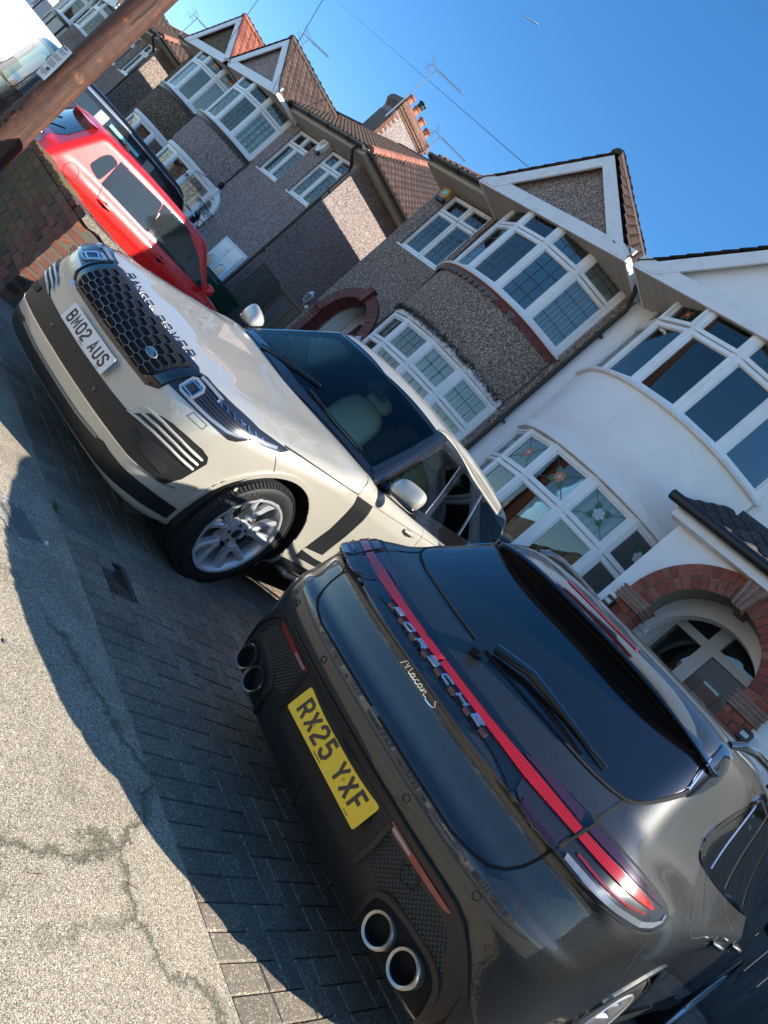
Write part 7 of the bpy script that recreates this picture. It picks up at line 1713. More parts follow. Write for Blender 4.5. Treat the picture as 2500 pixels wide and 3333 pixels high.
def build_pair_left(name_label, xp, zo, wm, W=4.33, group='semi-detached houses along the street', budget=120, detail=True, blind='h', tudor=False):
    h = House('house', name_label, xp, -1, W, zo, wm, group=group); uc = 1.47
    def upf(k): return {'lights': [(0,1,0,.70),(0,1,.70,1)], 'behind': [(blind,'blind_white'), 'curtain'], 'lead': [None,'cross'], 'flowers': {1: ('red_glass' if k%2 else 'yellow_glass','yellow_glass' if k%2 else 'red_glass')}} if detail else {'lights': [(0,1,0,.70),(0,1,.70,1)], 'behind': [None,None], 'lead': ['grid','grid']}
    def lowf(k): return {'lights': [(0,1,0,1)], 'behind': None, 'lead': 'grid', 'flowers': {0: ('yellow_glass','red_glass')} if detail else None}
    h.wall([(uc-1.42,uc+1.42,4.05,5.6),(uc-1.42,uc+1.42,1.1,3.15)]+([(3.1,4.0,4.2,5.48)] if W > 4.2 and not detail else []), 0, W, -1, 5.72)
    h.bay(uc, upf, lowf, scallop='dark')
    h.interior(.05, W-.1)
    h.roof(uc, hip=True, ridge_mat='tile_brown', gable_mat='tile_red' if detail else 'tile_brown', budget=budget, gutter_u=[(3.05,W+.35)], gable_infill=wm)
    mb = MB(); h.box(mb, (W-.25,.252,-1),(W,7.9,5.7)); mb.build('side_wall', wm, h.t)
    if W > 4.2 and not detail: h.window((3.1,.06),(4.0,.06), 4.21, 5.47, [(0,.5,0,.70),(.5,1,0,.70),(0,.5,.70,1),(.5,1,.70,1)], None, 'net', depth=.07)
    if detail:
        p = h.P(3.55, 0, 5.35); q = MB(); q.prism([(p[0]-.12,p[2]-.08),(p[0]+.12,p[2]-.08),(p[0],p[2]+.14)], lambda a, b: (a,-.09,b), lambda a, b: (a,0,b)); al = q.build('alarm_box', M['alarm_yellow'], h.t); q = MB(); q.box((p[0]-.13,-.085,p[2]-.14),(p[0]+.13,-.0,p[2]-.08)); q.build('alarm_base', M['alarm_blue'], al)
    if tudor:
        q = MB(); B = h.bay_pts(uc)
        for k in range(6):
            u, y = B[k]; d = np.array([u-uc, y-.35]); d /= np.linalg.norm(d); p = (u+d[0]*.07, y+d[1]*.07); h.box(q, (p[0]-.05,p[1]-.01,3.2),(p[0]+.05,p[1]+.03,4.12))
        q.build('timber_strip', M['iron_black'], h.t)
    return h

def build_chimney():
    t = thing('chimney_stack', 'tall rendered chimney stack with brick corbels, four terracotta pots and two aerials strapped on', 'chimney', (-19.85, 11.65, 6.9))
    def B(name, a, b, m, par=t, r=None):
        q = MB(); q.box(a, b); return q.build(name, m, par)
    B('stack', (-.35,-.76,-.3),(.35,.76,1.36), M['pebble_pink'])
    B('render_band', (-.352,-.772,-.3),(.34,-.758,1.2), M['cement'])
    z = 1.36
    for k, o in enumerate((.02,.05,.08,.08,.05)):
        n = 8; mb = None
        core = B('corbel_mortar', (-.35-o+.006,-.76-o+.006,z),(.35+o-.006,.76+o-.006,z+.075), M['mortar'])
        off = .11 if k%2 else 0; y = -.76-o-off
        while y < .76+o:
            a = max(y, -.76-o); b = min(y+.215, .76+o)
            if b-a > .03:
                q = MB(); q.bbox((.35+o-.10,a+.005,z+.006),(.35+o,b-.005,z+.069), .004); q.build('corbel_brick', M['brick_chim'], core)
            y += .225
        x = -.35-o
        while x < .35+o-.11:
            q = MB(); q.bbox((x+.005,-.76-o,z+.006),(min(x+.22, .35+o-.105),-.76-o+.10,z+.069), .004); q.build('corbel_brick', M['cement'], core); x += .225
        z += .075
    # brick quoins down the lit corner
    for k in range(16):
        zz = 1.30-.075*k; w = .11 if k%2 else .22; q = MB(); q.bbox((.352,.76-w,zz-.068),(.362,.762,zz), .003); q.build('quoin_brick', M['brick_chim'], t)
        q = MB(); q.bbox((.352,-.762,zz-.068),(.362,-.76+w,zz), .003); q.build('quoin_brick', M['brick_chim'], t)
    for k in range(4):
        y = -.55+.37*k; q = MB(); T = Matrix.Translation((.02,y,z))@Matrix.Rotation(-math.pi/2, 4, 'Y'); q.lathe([(.125,0),(.11,.04),(.10,.24),(.125,.26),(.125,.30),(.095,.30),(.085,.05)], 20, T); po = q.build('chimney_pot', M['terra_pot'], t, 40)
        if k == 1: q = MB(); q.lathe([(.10,.30),(.11,.34),(.11,.46),(.14,.47),(.13,.50),(0,.54)], 16, T); q.build('cowl', M['iron_black'], po, 40)
    q = MB(); q.lathe([(.0,.0)], 8) if False else None
    mb = MB(); mb.add([(-.9,-1.0,-.10),(.9,-1.0,-.10),(.9,-.77,.0),(-.9,-.77,.0)], [(0,1,2,3)]); mb.build('lead_flashing', M['curtain'], t)
    def yagi(loc, ang, n, L, label, mast):
        a = thing('roof_aerial', label, 'aerial', loc, group='roof aerials'); q = MB(); q.tube([(0,0,-mast),(0,0,.05)], .018, 6); q.build('mast', M['aluminium'], a)
        d = Vector((math.cos(ang), math.sin(ang), -.04)); s2 = Vector((-math.sin(ang), math.cos(ang), 0)); q = MB(); q.tube([d*-.3, d*L], .012, 5); q.build('boom', M['aluminium'], a)
        q = MB()
        for i in range(n):
            c = d*(L*(i+1)/n); q.tube([c-s2*.13*(1-.25*i/n), c+s2*.13*(1-.25*i/n)], .006, 4)
        q.build('element', M['aluminium'], a)
        q = MB()
        for zz in (-.16,-.08,.08,.16): q.tube([d*-.28+s2*-.22+Vector((0,0,zz)), d*-.28+s2*.22+Vector((0,0,zz))], .007, 4)
        q.tube([d*-.28+Vector((0,0,-.2)), d*-.28+Vector((0,0,.2))], .009, 4); q.build('reflector', M['aluminium'], a); return a
    yagi((-19.45, 10.75, 9.75), .4, 12, 1.05, 'taller television aerial on a long mast at the street end of the chimney', 1.9)
    yagi((-19.40, 12.35, 9.05), .4, 14, 1.15, 'shorter television aerial at the far end of the chimney', .75)
    yagi((-22.6, 9.2, 7.9), .3, 10, 1.0, 'television aerial above the red tiled gable of the dark brown house', 1.2)
    yagi((-31.3, 9.6, 7.1), .3, 8, .8, 'small television aerial on the most distant ridge in view', .9)

def build_gap_things():
    # side gate between the two pairs
    g = thing('side_gate', 'brown boarded side gate with patched grey planks in the gap between houses', 'gate', (-11.95, 8.25, .33))
    w = .128; i = 0
    for row, (z0, z1) in enumerate(((.0,1.02),(1.03,1.80))):
        for k in range(10):
            x0 = -.62+.128*k; q = MB(); q.bbox((x0+.004,-.012+random.uniform(-.003,.003),z0),(x0+.122,.012,z1+random.uniform(-.01,.01)), .003); q.build('board', M['gate_grey'] if (row == 1 and k in (1,2,3)) or random.random() < .12 else M['gate_wood'], g)
    q = MB(); q.bbox((-.66,-.035,1.80),(.68,.03,1.90), .006); q.build('top_rail', M['gate_wood'], g)
    q = MB(); q.bbox((-.64,.014,.3),(.66,.05,.40), .004); q.bbox((-.64,.014,1.45),(.66,.05,1.55), .004); q.build('back_rail', M['gate_wood'], g)
    s = thing('fence_panel', 'weathered dark timbers stacked on edge left of the side gate', 'timber', (-12.85, 8.0, .33))
    for k in range(5):
        q = MB(); q.bbox((-.07+.05*k,-.30+.05*k,.0),(-.035+.05*k,.30+.03*k,1.92-.03*k), .004); q.build('plank', M['gate_grey'], s)
    b = thing('wheelie_bin', 'dark green wheelie bin half hidden behind the red car', 'bin', (-12.62, 7.35, .32), .1)
    q = MB(); q.add([(-.24,-.28,.08),(.24,-.28,.08),(.24,.26,.08),(-.24,.26,.08),(-.29,-.36,.98),(.29,-.36,.98),(.29,.34,.98),(-.29,.34,.98)], [(3,2,1,0),(4,5,6,7),(0,1,5,4),(1,2,6,5),(2,3,7,6),(3,0,4,7)]); q.build('bin_body', M['bin_green'], b)
    q = MB(); q.bbox((-.31,-.40,.985),(.31,.36,1.03), .015); q.bbox((-.27,-.36,1.03),(.27,.30,1.065), .02); q.build('lid', M['bin_green'], b); q = MB(); q.tube([(-.27,.38,1.0),(.27,.38,1.0)], .018, 8); q.build('handle', M['bin_green'], b)
    for sx in (-.27,.27): q = MB(); q.lathe([(0,-.025),(.10,-.025),(.10,.025),(0,.025)], 18, Matrix.Translation((sx,.26,.10))); q.build('wheel', M['matt_black'], b)
    # hanging-basket brackets and topiary balls by the white arch
    for i, (x, z) in enumerate(((-17.38, 2.32),(-16.05, 2.12))):
        k = thing('basket_bracket', ['black scrolled hanging bracket on the left of the white door arch','black scrolled hanging bracket on the right of the white door arch'][i], 'bracket', (x, 7.93, z-.2), group='wrought iron brackets by the white arch')
        q = MB(); q.tube([(0,0,-.28),(0,0,.30)], .012, 6); q.tube([(0,0,.26),(0,-.46,.30)], .011, 6); q.tube([(0,0,-.2),(0,-.16,.02),(0,-.40,.26)], .009, 6)
        for c, r2 in (((0,-.10,.17),.07),((0,-.47,.25),.05),((0,-.06,-.16),.045)): q.tube([(c[0], c[1]+r2*math.cos(a)*(1-a/14), c[2]+r2*math.sin(a)*(1-a/14)) for a in np.linspace(0, 9, 22)], .008, 5)
        q.build('scroll', M['iron_black'], k)
        b = thing('topiary_ball', ['round clipped topiary ball hanging left of the white arch above the red car roof','round clipped topiary ball in a dark pot in front of the white arch'][i], 'plant', (x+.05, 7.42, z-.62), group='topiary balls by the white arch')
        V = []; F = []
        for n in range(1500):
            u = random.uniform(-1,1); a = random.uniform(0, 2*math.pi); rr = .19*random.uniform(.86,1.03); q2 = Vector((math.sqrt(1-u*u)*math.cos(a), math.sqrt(1-u*u)*math.sin(a), u)); c = q2*rr; t1 = q2.orthogonal().normalized()*.016; t2 = q2.cross(t1).normalized()*.010
            rot = Matrix.Rotation(random.uniform(0,6.3), 3, q2); t1 = rot@t1; t2 = rot@t2+q2*.006; m0 = len(V); V += [tuple(c-t1), tuple(c+t2), tuple(c+t1), tuple(c-t2)]; F.append((m0,m0+1,m0+2,m0+3))
        stuff(mesh_obj('leaves', V, F, M['leafy'], b)); q = MB(); VV, FF = box_grid((8,8,8)); q.add([tuple(v/np.linalg.norm(v)*.165) for v in VV], FF); q.build('core', M['leafy'], b)
        q = MB(); q.lathe([(.0,-.36),(.10,-.36),(.135,-.16),(.12,-.16),(.0,-.18)], 16, Matrix.Rotation(-math.pi/2, 4, 'Y')); q.build('pot', M['satin_black'], b, 40)

def build_wall():
    """low brick wall: one run along the pavement, one run back between the drives"""
    t = thing('garden_wall', 'low weathered brick wall with a mossy dark street side and sunlit end by the silver car', 'wall', (-5.78, 2.22, GZ(-5.78, 2.22)))
    hgt, n = .075, 11
    cores = MB(); cores.box((-1.95,.008,-.1),(-.006,.205,n*hgt-.01)); cores.box((-.212,.206,-.1),(-.008,5.2,n*hgt+.03)); cores.build('mortar_bed', mat('old dark mortar', (.085,.078,.06), .95), t)
    me = {}
    def brick(x0, x1, y0, y1, z, hh=.065, jig=.004):
        q = MB(); j = [random.uniform(-jig, jig) for _ in range(3)]; q.bbox((x0+.005+j[0]*.3, y0+j[1], z+.005), (x1-.005, y1-.0, z+hh+.004), .006)
        # chip the corners a little
        q.V = [(a+random.uniform(-.003,.003), b+random.uniform(-.003,.003), c+random.uniform(-.002,.002)) for a, b, c in q.V]; return q.build('brick', M['brick_wall'], t)
    for r in range(n):
        z = r*hgt; x = 0.0 if r%2 == 0 else -.11
        if r%2: brick(-.105, 0, 0, .10, z)
        while x > -1.80:
            brick(x-.225, x, 0, .10, z); x -= .225
        # side facing +x, running back
        y = .102 if r%2 == 0 else .0
        if r%2: brick(-.10, .001, .004, .215, z); y = .225
        k = 0
        while y < 2.6:
            L = .225; brick(-.10, .0, y+.003, y+L-.004, z) if y > .0 else None; y += L; k += 1
    # worn coping: header bricks laid flat, a little proud and uneven, mortar skim over the corner
    y = .0
    while y < 3.4:
        d = .105 if y < .9 else .112; hz = n*hgt+(.0 if y < .85 else .055); q = MB(); o = random.uniform(-.006,.010); q.bbox((-.232,y+.004,hz),(.012+o,y+d-.004,hz+.062+random.uniform(-.006,.006)), .007); q.V = [(a+random.uniform(-.004,.004), b+random.uniform(-.003,.003), c+random.uniform(-.003,.004)) for a, b, c in q.V]; q.build('coping_brick', M['brick_wall'], t); y += d
    y = .86
    while y < 3.4:
        q = MB(); q.bbox((-.05,y+.004,n*hgt),(.0+random.uniform(-.004,.006),y+.218,n*hgt+.05), .006); q.build('brick', M['brick_wall'], t); y += .225
    x = -.24
    while x > -1.9:
        q = MB(); q.bbox((x-.108,-.010+random.uniform(-.006,.004),n*hgt),(x-.004,.215,n*hgt+.055+random.uniform(-.008,.006)), .007); q.V = [(a, b+random.uniform(-.003,.003), c+random.uniform(-.003,.004)) for a, b, c in q.V]; q.build('coping_brick', M['brick_wall'], t); x -= .112
    q = MB(); V = []; F = []; nn = 14
    for i in range(nn):
        yy = .0+1.0*i/(nn-1); w = .05+.05*random.random(); V += [(-.02-w, yy, n*hgt+.064), (.016, yy, n*hgt+.058+random.uniform(-.004,.006)), (.020, yy, n*hgt+.012+random.uniform(-.02,.01))]
    F = [(3*i+j, 3*i+j+1, 3*i+4+j, 3*i+3+j) for i in range(nn-1) for j in range(2)]; q.add(V, F); q.build('mortar_skim', M['mortar'], t)

def build_pole():
    t = thing('telegraph_pole', 'thick brown timber telegraph pole leaning slightly, with carved marks and a paper notice', 'pole', (-7.90, 2.14, GZ(-7.9, 2.14)))
    V = []; n = 40; H = 8.6; zs = list(np.linspace(-.2, 4, 90))+[5, 6, 7, 8, H]
    for z in zs:
        r = .150-.006*z
        for k in range(n):
            a = 2*math.pi*k/n; rr = r*(1+.020*math.sin(3*a+.9*z)+.012*math.sin(7*a+1.7*z)+.006*math.sin(13*a+3*z)); V.append((rr*math.cos(a)-.058*z, rr*math.sin(a)-.006*z, z))
    m = len(zs); F = [(j*n+i, j*n+(i+1)%n, (j+1)*n+(i+1)%n, (j+1)*n+i) for j in range(m-1) for i in range(n)]+[tuple((m-1)*n+i for i in range(n))]
    mesh_obj('shaft', V, F, M['pole_wood'], t, True)
    # carved marks on the near face: short cut strokes
    q = MB(); a0 = -1.05
    def cut(a, z, b, z2):
        pts = []
        for f in np.linspace(0, 1, 4):
            aa = a+(b-a)*f; zz = z+(z2-z)*f; r = (.150-.006*zz)*1.022; pts.append((r*math.cos(aa)-.058*zz, r*math.sin(aa)-.006*zz, zz))
        q.tube(pts, .0035, 4)
    zz = 1.02
    for ch in ('7','L','4','M','S','5'):
        for pl in GL[ch]:
            for (p, q2) in zip(pl[:-1], pl[1:]): cut(a0+.26*p[1]-.1, zz-.05*p[0], a0+.26*q2[1]-.1, zz-.05*q2[0])
        zz -= .085
    q.build('carved_mark', M['gap'], t)
    # notice: laminated sheet pinned on the street side, standing off the pole
    o = thing('paper_notice', 'white laminated notice tied to the left side of the telegraph pole', 'notice', (0,0,0))
    c = Vector((-7.95, 1.950, 1.49)); o.location = c; o.rotation_euler = (0, -.05, math.radians(22)); W2, H2 = .080, .175
    V = []; F = []; nx = 8
    for j in range(9):
        for i in range(nx+1):
            u = -W2+2*W2*i/nx; v = -H2+2*H2*j/8; V.append((u, -.010*math.cos(u/W2*1.3)+.012*(abs(v)/H2)**3*(1 if u < 0 else -.2), v))
    F = [(j*(nx+1)+i, j*(nx+1)+i+1, (j+1)*(nx+1)+i+1, (j+1)*(nx+1)+i) for j in range(8) for i in range(nx)]; mesh_obj('sheet', V, F, M['paper'], o, True)
    q = MB(); rows = [(.15,.05,.012),(.12,.06,.006),(.10,.055,.006),(.06,.065,.004),(.045,.06,.004),(.03,.062,.004),(.0,.065,.004),(-.015,.05,.004),(-.03,.062,.004),(-.045,.04,.004),(-.11,.055,.004),(-.125,.06,.004),(-.14,.03,.004)]
    for z, w, hh in rows: q.box((-w,-.0145,z),(w*random.uniform(.6,1),-.0125,z+hh))
    q.box((.0,-.0145,-.095),(.04,-.0125,-.065)); stuff(q.build('printed_lines', M['ink'], o))
    for sx, sz in ((-.07,.18),(.0,-.18)): q = MB(); q.lathe([(0,-.004),(.006,-.002),(.006,.002)], 8, Matrix.Translation((sx,-.014,sz))@Matrix.Rotation(math.pi/2, 4, 'Z')); q.build('pin', M['iron'], o)
    # service wires
    top = Vector((-8.45, 2.08, 8.45))
    def wire(a, b, sag, label, r=.006, m='iron_black'):
        pts = [a.lerp(b, f)-Vector((0,0,sag*4*f*(1-f))) for f in np.linspace(0, 1, 26)]; q = MB(); q.tube(pts, r, 5); o2 = q.build('overhead_wire', M[m]); tag(o2, label, 'wire', 'overhead service wires'); return o2
    wire(Vector((-60.6, 24.0, 22.3)), Vector((-6.75, 7.17, 5.60)), .0, 'black service wire running across the sky to the brown gable corner', .0075)
    wire(top+Vector((-.1,0,-.1)), Vector((-17.0, 7.2, 5.0)), .35, 'service wire to the lower corner of the second gable', .006)
    wire(top+Vector((-.1,0,-.3)), Vector((-20.6, 7.2, 5.3)), .4, 'service wire passing in front of the third gable', .006)
    wire(top+Vector((-.2,0,-.1)), Vector((-33, 7.2, 5.2)), .5, 'upper of the two thin wires crossing the small patch of sky by the pole', .006)
    wire(top+Vector((-.2,0,-.2)), Vector((-33, 7.0, 4.9)), .5, 'lower of the two thin wires crossing the small patch of sky by the pole', .006)

def build_floor_details():
    # stop-cock cover set in the pavement
    cx, cy = -2.66, 1.74; z = GZ(cx, cy)
    t = thing('stopcock_cover', 'small worn iron stopcock cover set in the pavement in the shadow', 'cover', (cx, cy, z), .35)
    q = MB(); q.bbox((-.105,-.075,-.03),(.105,.075,.004), .004); q.build('cover_frame', M['iron'], t)
    q = MB(); q.bbox((-.09,-.06,.004),(.09,.06,.007), .002); pl = q.build('cover_plate', M['iron'], t)
    q = MB()
    for k in range(-3, 4):
        for j in range(-2, 3): q.bbox((k*.025-.009, j*.024-.008, .007),(k*.025+.009, j*.024+.008, .0095), .001)
    stuff(q.build('cover_pattern', M['iron'], pl))
    q = MB(); V = []
    for k in range(22):
        a = 2*math.pi*k/22; r = .15*random.uniform(.85,1.15); V.append((r*1.15*math.cos(a), r*.8*math.sin(a), .0016))
    q.add(V+[(0,0,.002)], [(k, (k+1)%22, 22) for k in range(22)]); q.build('concrete_haunch', M['concrete'], t)
    # gully grating with leaf litter in the block paving
    dx, dy = -2.585, 2.262; z = GZ(dx, dy)
    g = thing('drain_gully', 'broken gully slot with dead leaves in the block paving', 'drain', (dx, dy, z), 0)
    q = MB(); q.box((-.135,-.07,-.05),(.135,.07,-.035)); q.box((-.14,-.075,-.05),(-.135,.075,-.004)); q.box((.135,-.075,-.05),(.14,.075,-.004)); q.box((-.135,.07,-.05),(.135,.075,-.004)); q.build('gully_box', M['matt_black'], g)
    q = MB(); q.bbox((-.12,.005,-.012),(.02,.06,-.006), .002); 
    for k in range(6): q.bbox((-.115+.022*k,.01,-.006),(-.107+.022*k,.055,-.003), .001)
    q.build('grate', M['matt_black'], g)
    V = []; F = []
    for k in range(260):
        c = Vector((random.uniform(-.02,.12), random.gauss(-.01,.03), -.02+random.uniform(0,.016))); a = random.uniform(0,6.3); d = Vector((math.cos(a), math.sin(a), random.uniform(-.3,.3)))*random.uniform(.004,.014); e = Vector((-d.y, d.x, random.uniform(-.004,.004)))*.5; m0 = len(V); V += [tuple(c-d), tuple(c+e), tuple(c+d), tuple(c-e)]; F.append((m0,m0+1,m0+2,m0+3))
    stuff(mesh_obj('leaf_litter', V, F, M['dead_leaf'], g))
    # odd bits on the ground: twigs, leaves, chips, moss in the joint
    litter = [(-1.02,1.72,'twig'),(-1.62,1.35,'twig'),(-1.02,1.40,'twig'),(-2.60,1.86,'chip'),(-1.85,1.50,'chip'),(-1.35,1.10,'chip')]
    for i, (x, y, k) in enumerate(litter):
        z = GZ(x, y)+.003
        if k == 'twig': q = MB(); a = [.9,.3,1.4][i]; q.tube([(x,y,z),(x+.02*math.cos(a),y+.02*math.sin(a),z+.002),(x+.045*math.cos(a+.2),y+.045*math.sin(a+.2),z)], .0011, 5); o = q.build('twig', M['dead_leaf']); tag(o, ['thin bent twig on the sunny pavement near the shadow edge','short pale twig on the pavement left of the shadow','tiny twig lying among the pale aggregate'][i], 'twig')
        else: q = MB(); VV, FF = box_grid((3,3,3)); q.add([(x+v[0]*.009+random.gauss(0,.001), y+v[1]*.006+random.gauss(0,.001), z+v[2]*.004) for v in VV], FF); o = q.build('stone_chip', M['plate_white'] if i == 3 else M['iron']); tag(o, ['white chip beside the stopcock cover','dark stone chip on the sunny pavement','dark chip near the bottom of the sunny pavement'][i-3], 'stone')
    V = []; F = []
    for k in range(500):
        x, y = random.choice([(-2.98,2.01),(-2.96,2.0),(-1.02,1.0),(-1.08,1.03)]); x += random.gauss(0,.022); y += random.gauss(0,.008); z = GZ(x, y); a = random.uniform(0,6.3); hgt = random.uniform(.004,.014); m0 = len(V); V += [(x-.0015*math.cos(a), y-.0015*math.sin(a), z), (x+.0015*math.cos(a), y+.0015*math.sin(a), z), (x+random.gauss(0,.003), y+random.gauss(0,.003), z+hgt)]; F.append((m0,m0+1,m0+2))
    o = mesh_obj('moss', V, F, M['moss']); stuff(o); tag(o, 'little tufts of green moss in the pavement cracks', 'moss')

def RP(pts, r): return [(p[1], p[2]) for p in round_poly([(0, a, b) for a, b in pts], r)]
def simple_car(label, mtx, L, W, H, paintm, spec):
    """smaller background car, tail at local y=0, nose towards +y. spec: curves + features"""
    t = thing('parked_car', label, 'car', mtx=mtx)
    pw = curve([(-.05,W*.40),(.2,W*.47),(.7,W*.5),(L-.9,W*.5),(L-.2,W*.44),(L,W*.36)]); belt = spec['belt']; gw0 = spec.get('gw', .90)
    top = curve([(0,belt),(.6,belt),(L-spec['nose']-.1,belt-.02),(L-spec['nose']+.25,belt-.10),(L-.15,belt-.28),(L,belt-.36)])
    rz = curve([(.15,.07),(.35,.02),(.55,0),(belt-.18,0),(belt,.03),(belt+.12,.10)])
    def body(x, y, z):
        ax = np.abs(x); side = ax-(pw(y)-rz(z)); rear = spec['rear'](z)+.12*(ax/(W*.45))**3-y; f = smax(side, z-top(y), .12); f = smax(f, rear, .12); f = smax(f, y-L+.18*(ax/(W*.45))**3+.1*np.abs(z-.5), .16); return smax(f, .2-z, .05)
    r0, rs, f0, fs = spec['cab']
    roofc = curve([(0,H-.10),(.5,H-.03),(1.3,H),(2.2,H-.01),(3.2,H-.10),(5,H-.3)])
    def cab(x, y, z):
        ax = np.abs(x); side = (ax-(W*.5*gw0-(z-belt)*spec.get('tumble',.32)))*.95; rear = (r0+(z-belt)*rs+.08*(ax/(W*.4))**2-y)*.8; ws = (y-(f0-(z-belt)*fs-.10*(ax/(W*.4))**2))*.6; f = smax(side, z-(roofc(y)-.03*(ax/(W*.4))**2), .08); f = smax(f, rear, .07); f = smax(f, ws, .07); return smax(f, belt-.2-z, .02)
    def al(x, y, z): return smin(body(x, y, z), cab(x, y, z), .03)
    R = spec['R']; WY = spec['wy']
    body_mesh('body', al, (W/2,L/2+.1,H/2), (0,L/2,H*.55), (W*.2,.7,L-1.1,.55,H*.66), (40,100,44), paintm, t, wheels=[(WY[0],R,R+.05),(WY[1],R,R+.05)])
    for sg in (1,-1):
        D = (-sg,0,0)
        for i, (win, mm) in enumerate(spec['side']): patch('side_window', al, [(sg*W*.45, a, b) for a, b in win], D, M[mm], t, .004, .003, .08)
        for pl in spec.get('pillars', []): patch('pillar_panel', al, [(sg*W*.45, a, b) for a, b in pl], D, M['gloss_black'], t, .0055, .003, .08)
        for ln in spec.get('gaps', []): strip('panel_gap', al, [(sg*W*.45, a, b) for a, b in ln], D, M['gap'], t, .008)
        for (hy, hz) in spec.get('handles', []):
            Q, nn = lay_points(al, [(sg*W*.45,hy,hz),(sg*W*.45,hy+.06,hz),(sg*W*.45,hy+.17,hz)], D, 0); patch('handle_recess', al, smooth_poly([(sg*W*.45,hy+a,hz+b) for a, b in ((.03,0),(.085,.035),(.14,0),(.085,-.04))]), D, M['gap'], t, .002, .002, .03); mb = MB(); mb.tube([tuple(Q[0]+nn[0]*.012), tuple(Q[1]+nn[1]*.032), tuple(Q[2]+nn[2]*.012)], .013, 8); mb.build('door_handle', spec.get('hm', paintm), t, True)
        for wy in WY:
            mb = MB(); mb.lathe([(R+.055,-.02),(R+.05,.25),(.08,.26)], 24, a0=-.2, a1=math.pi+.2, mtx=Matrix.Translation((sg*(W/2-.01), wy, R))@(Matrix.Rotation(math.pi, 4, 'Z') if sg > 0 else Matrix.Identity(4))); mb.build('wheel_arch_liner', M['liner'], t, True)
            wheel(t, sg*(W/2-.02), wy, R, sg, R, R*.66, .2, 's5', dense=False)
        tl = spec.get('tail')
        if tl: 
            o = patch('tail_light', al, smooth_poly([(sg*p[0],)+tuple(p[1:]) for p in (tl if sg > 0 else tl[::-1])]), (-sg*.6,.8,0), M['red_refl'], t, .006, .005, .03)
            if spec.get('tail_round'):
                q, nn = lay_points(al, [(sg*spec['tail_round'][0],-.3,spec['tail_round'][1])], (-sg*.5,.86,0), .012); Rm = Vector(nn[0]).to_track_quat('X', 'Z').to_matrix().to_4x4(); Rm.translation = Vector(q[0]); mb = MB(); mb.lathe([(0,.02),(.035,.016),(.055,.0)], 20, Rm); mb.build('lamp_lens', M['clear_lens'], o, True)
                mb = MB(); mb.lathe([(.055,.0),(.062,.004),(.064,-.006)], 20, Rm); mb.build('lamp_ring', M['chrome'], o, True)
        mb = MB(); VV, FF = box_grid((6,6,6)); pts = []
        my, mz = spec['mirror']
        for v in VV: l = (np.abs(v)**3).sum()**(1/3); q = np.array(v)/l; pts.append((sg*(W/2+.10+.09*q[0]), my+.05*q[1], mz+.065*q[2]))
        mb.add(pts, FF); mb.box((min(sg*(W/2-.08), sg*(W/2+.05)), my-.02, mz-.06),(max(sg*(W/2-.08), sg*(W/2+.05)), my+.03, mz-.02)); mb.build('door_mirror', spec.get('mm', paintm), t, 60)
    if spec.get('rearwin'): patch('rear_window', al, spec['rearwin'], (0,.85,-.5), M[spec.get('rwm','car_glass_dark')], t, .004, .003, .05)
    if spec.get('frontwin'): patch('windscreen', al, spec['frontwin'], (0,-.8,-.6), M['gloss_black'], t, .004, .003, .07)
    mb = MB(); mb.box((-W*.38,.3,.2),(W*.38,L-.3,.32)); mb.build('underbody', M['void'], t)
    return t, al

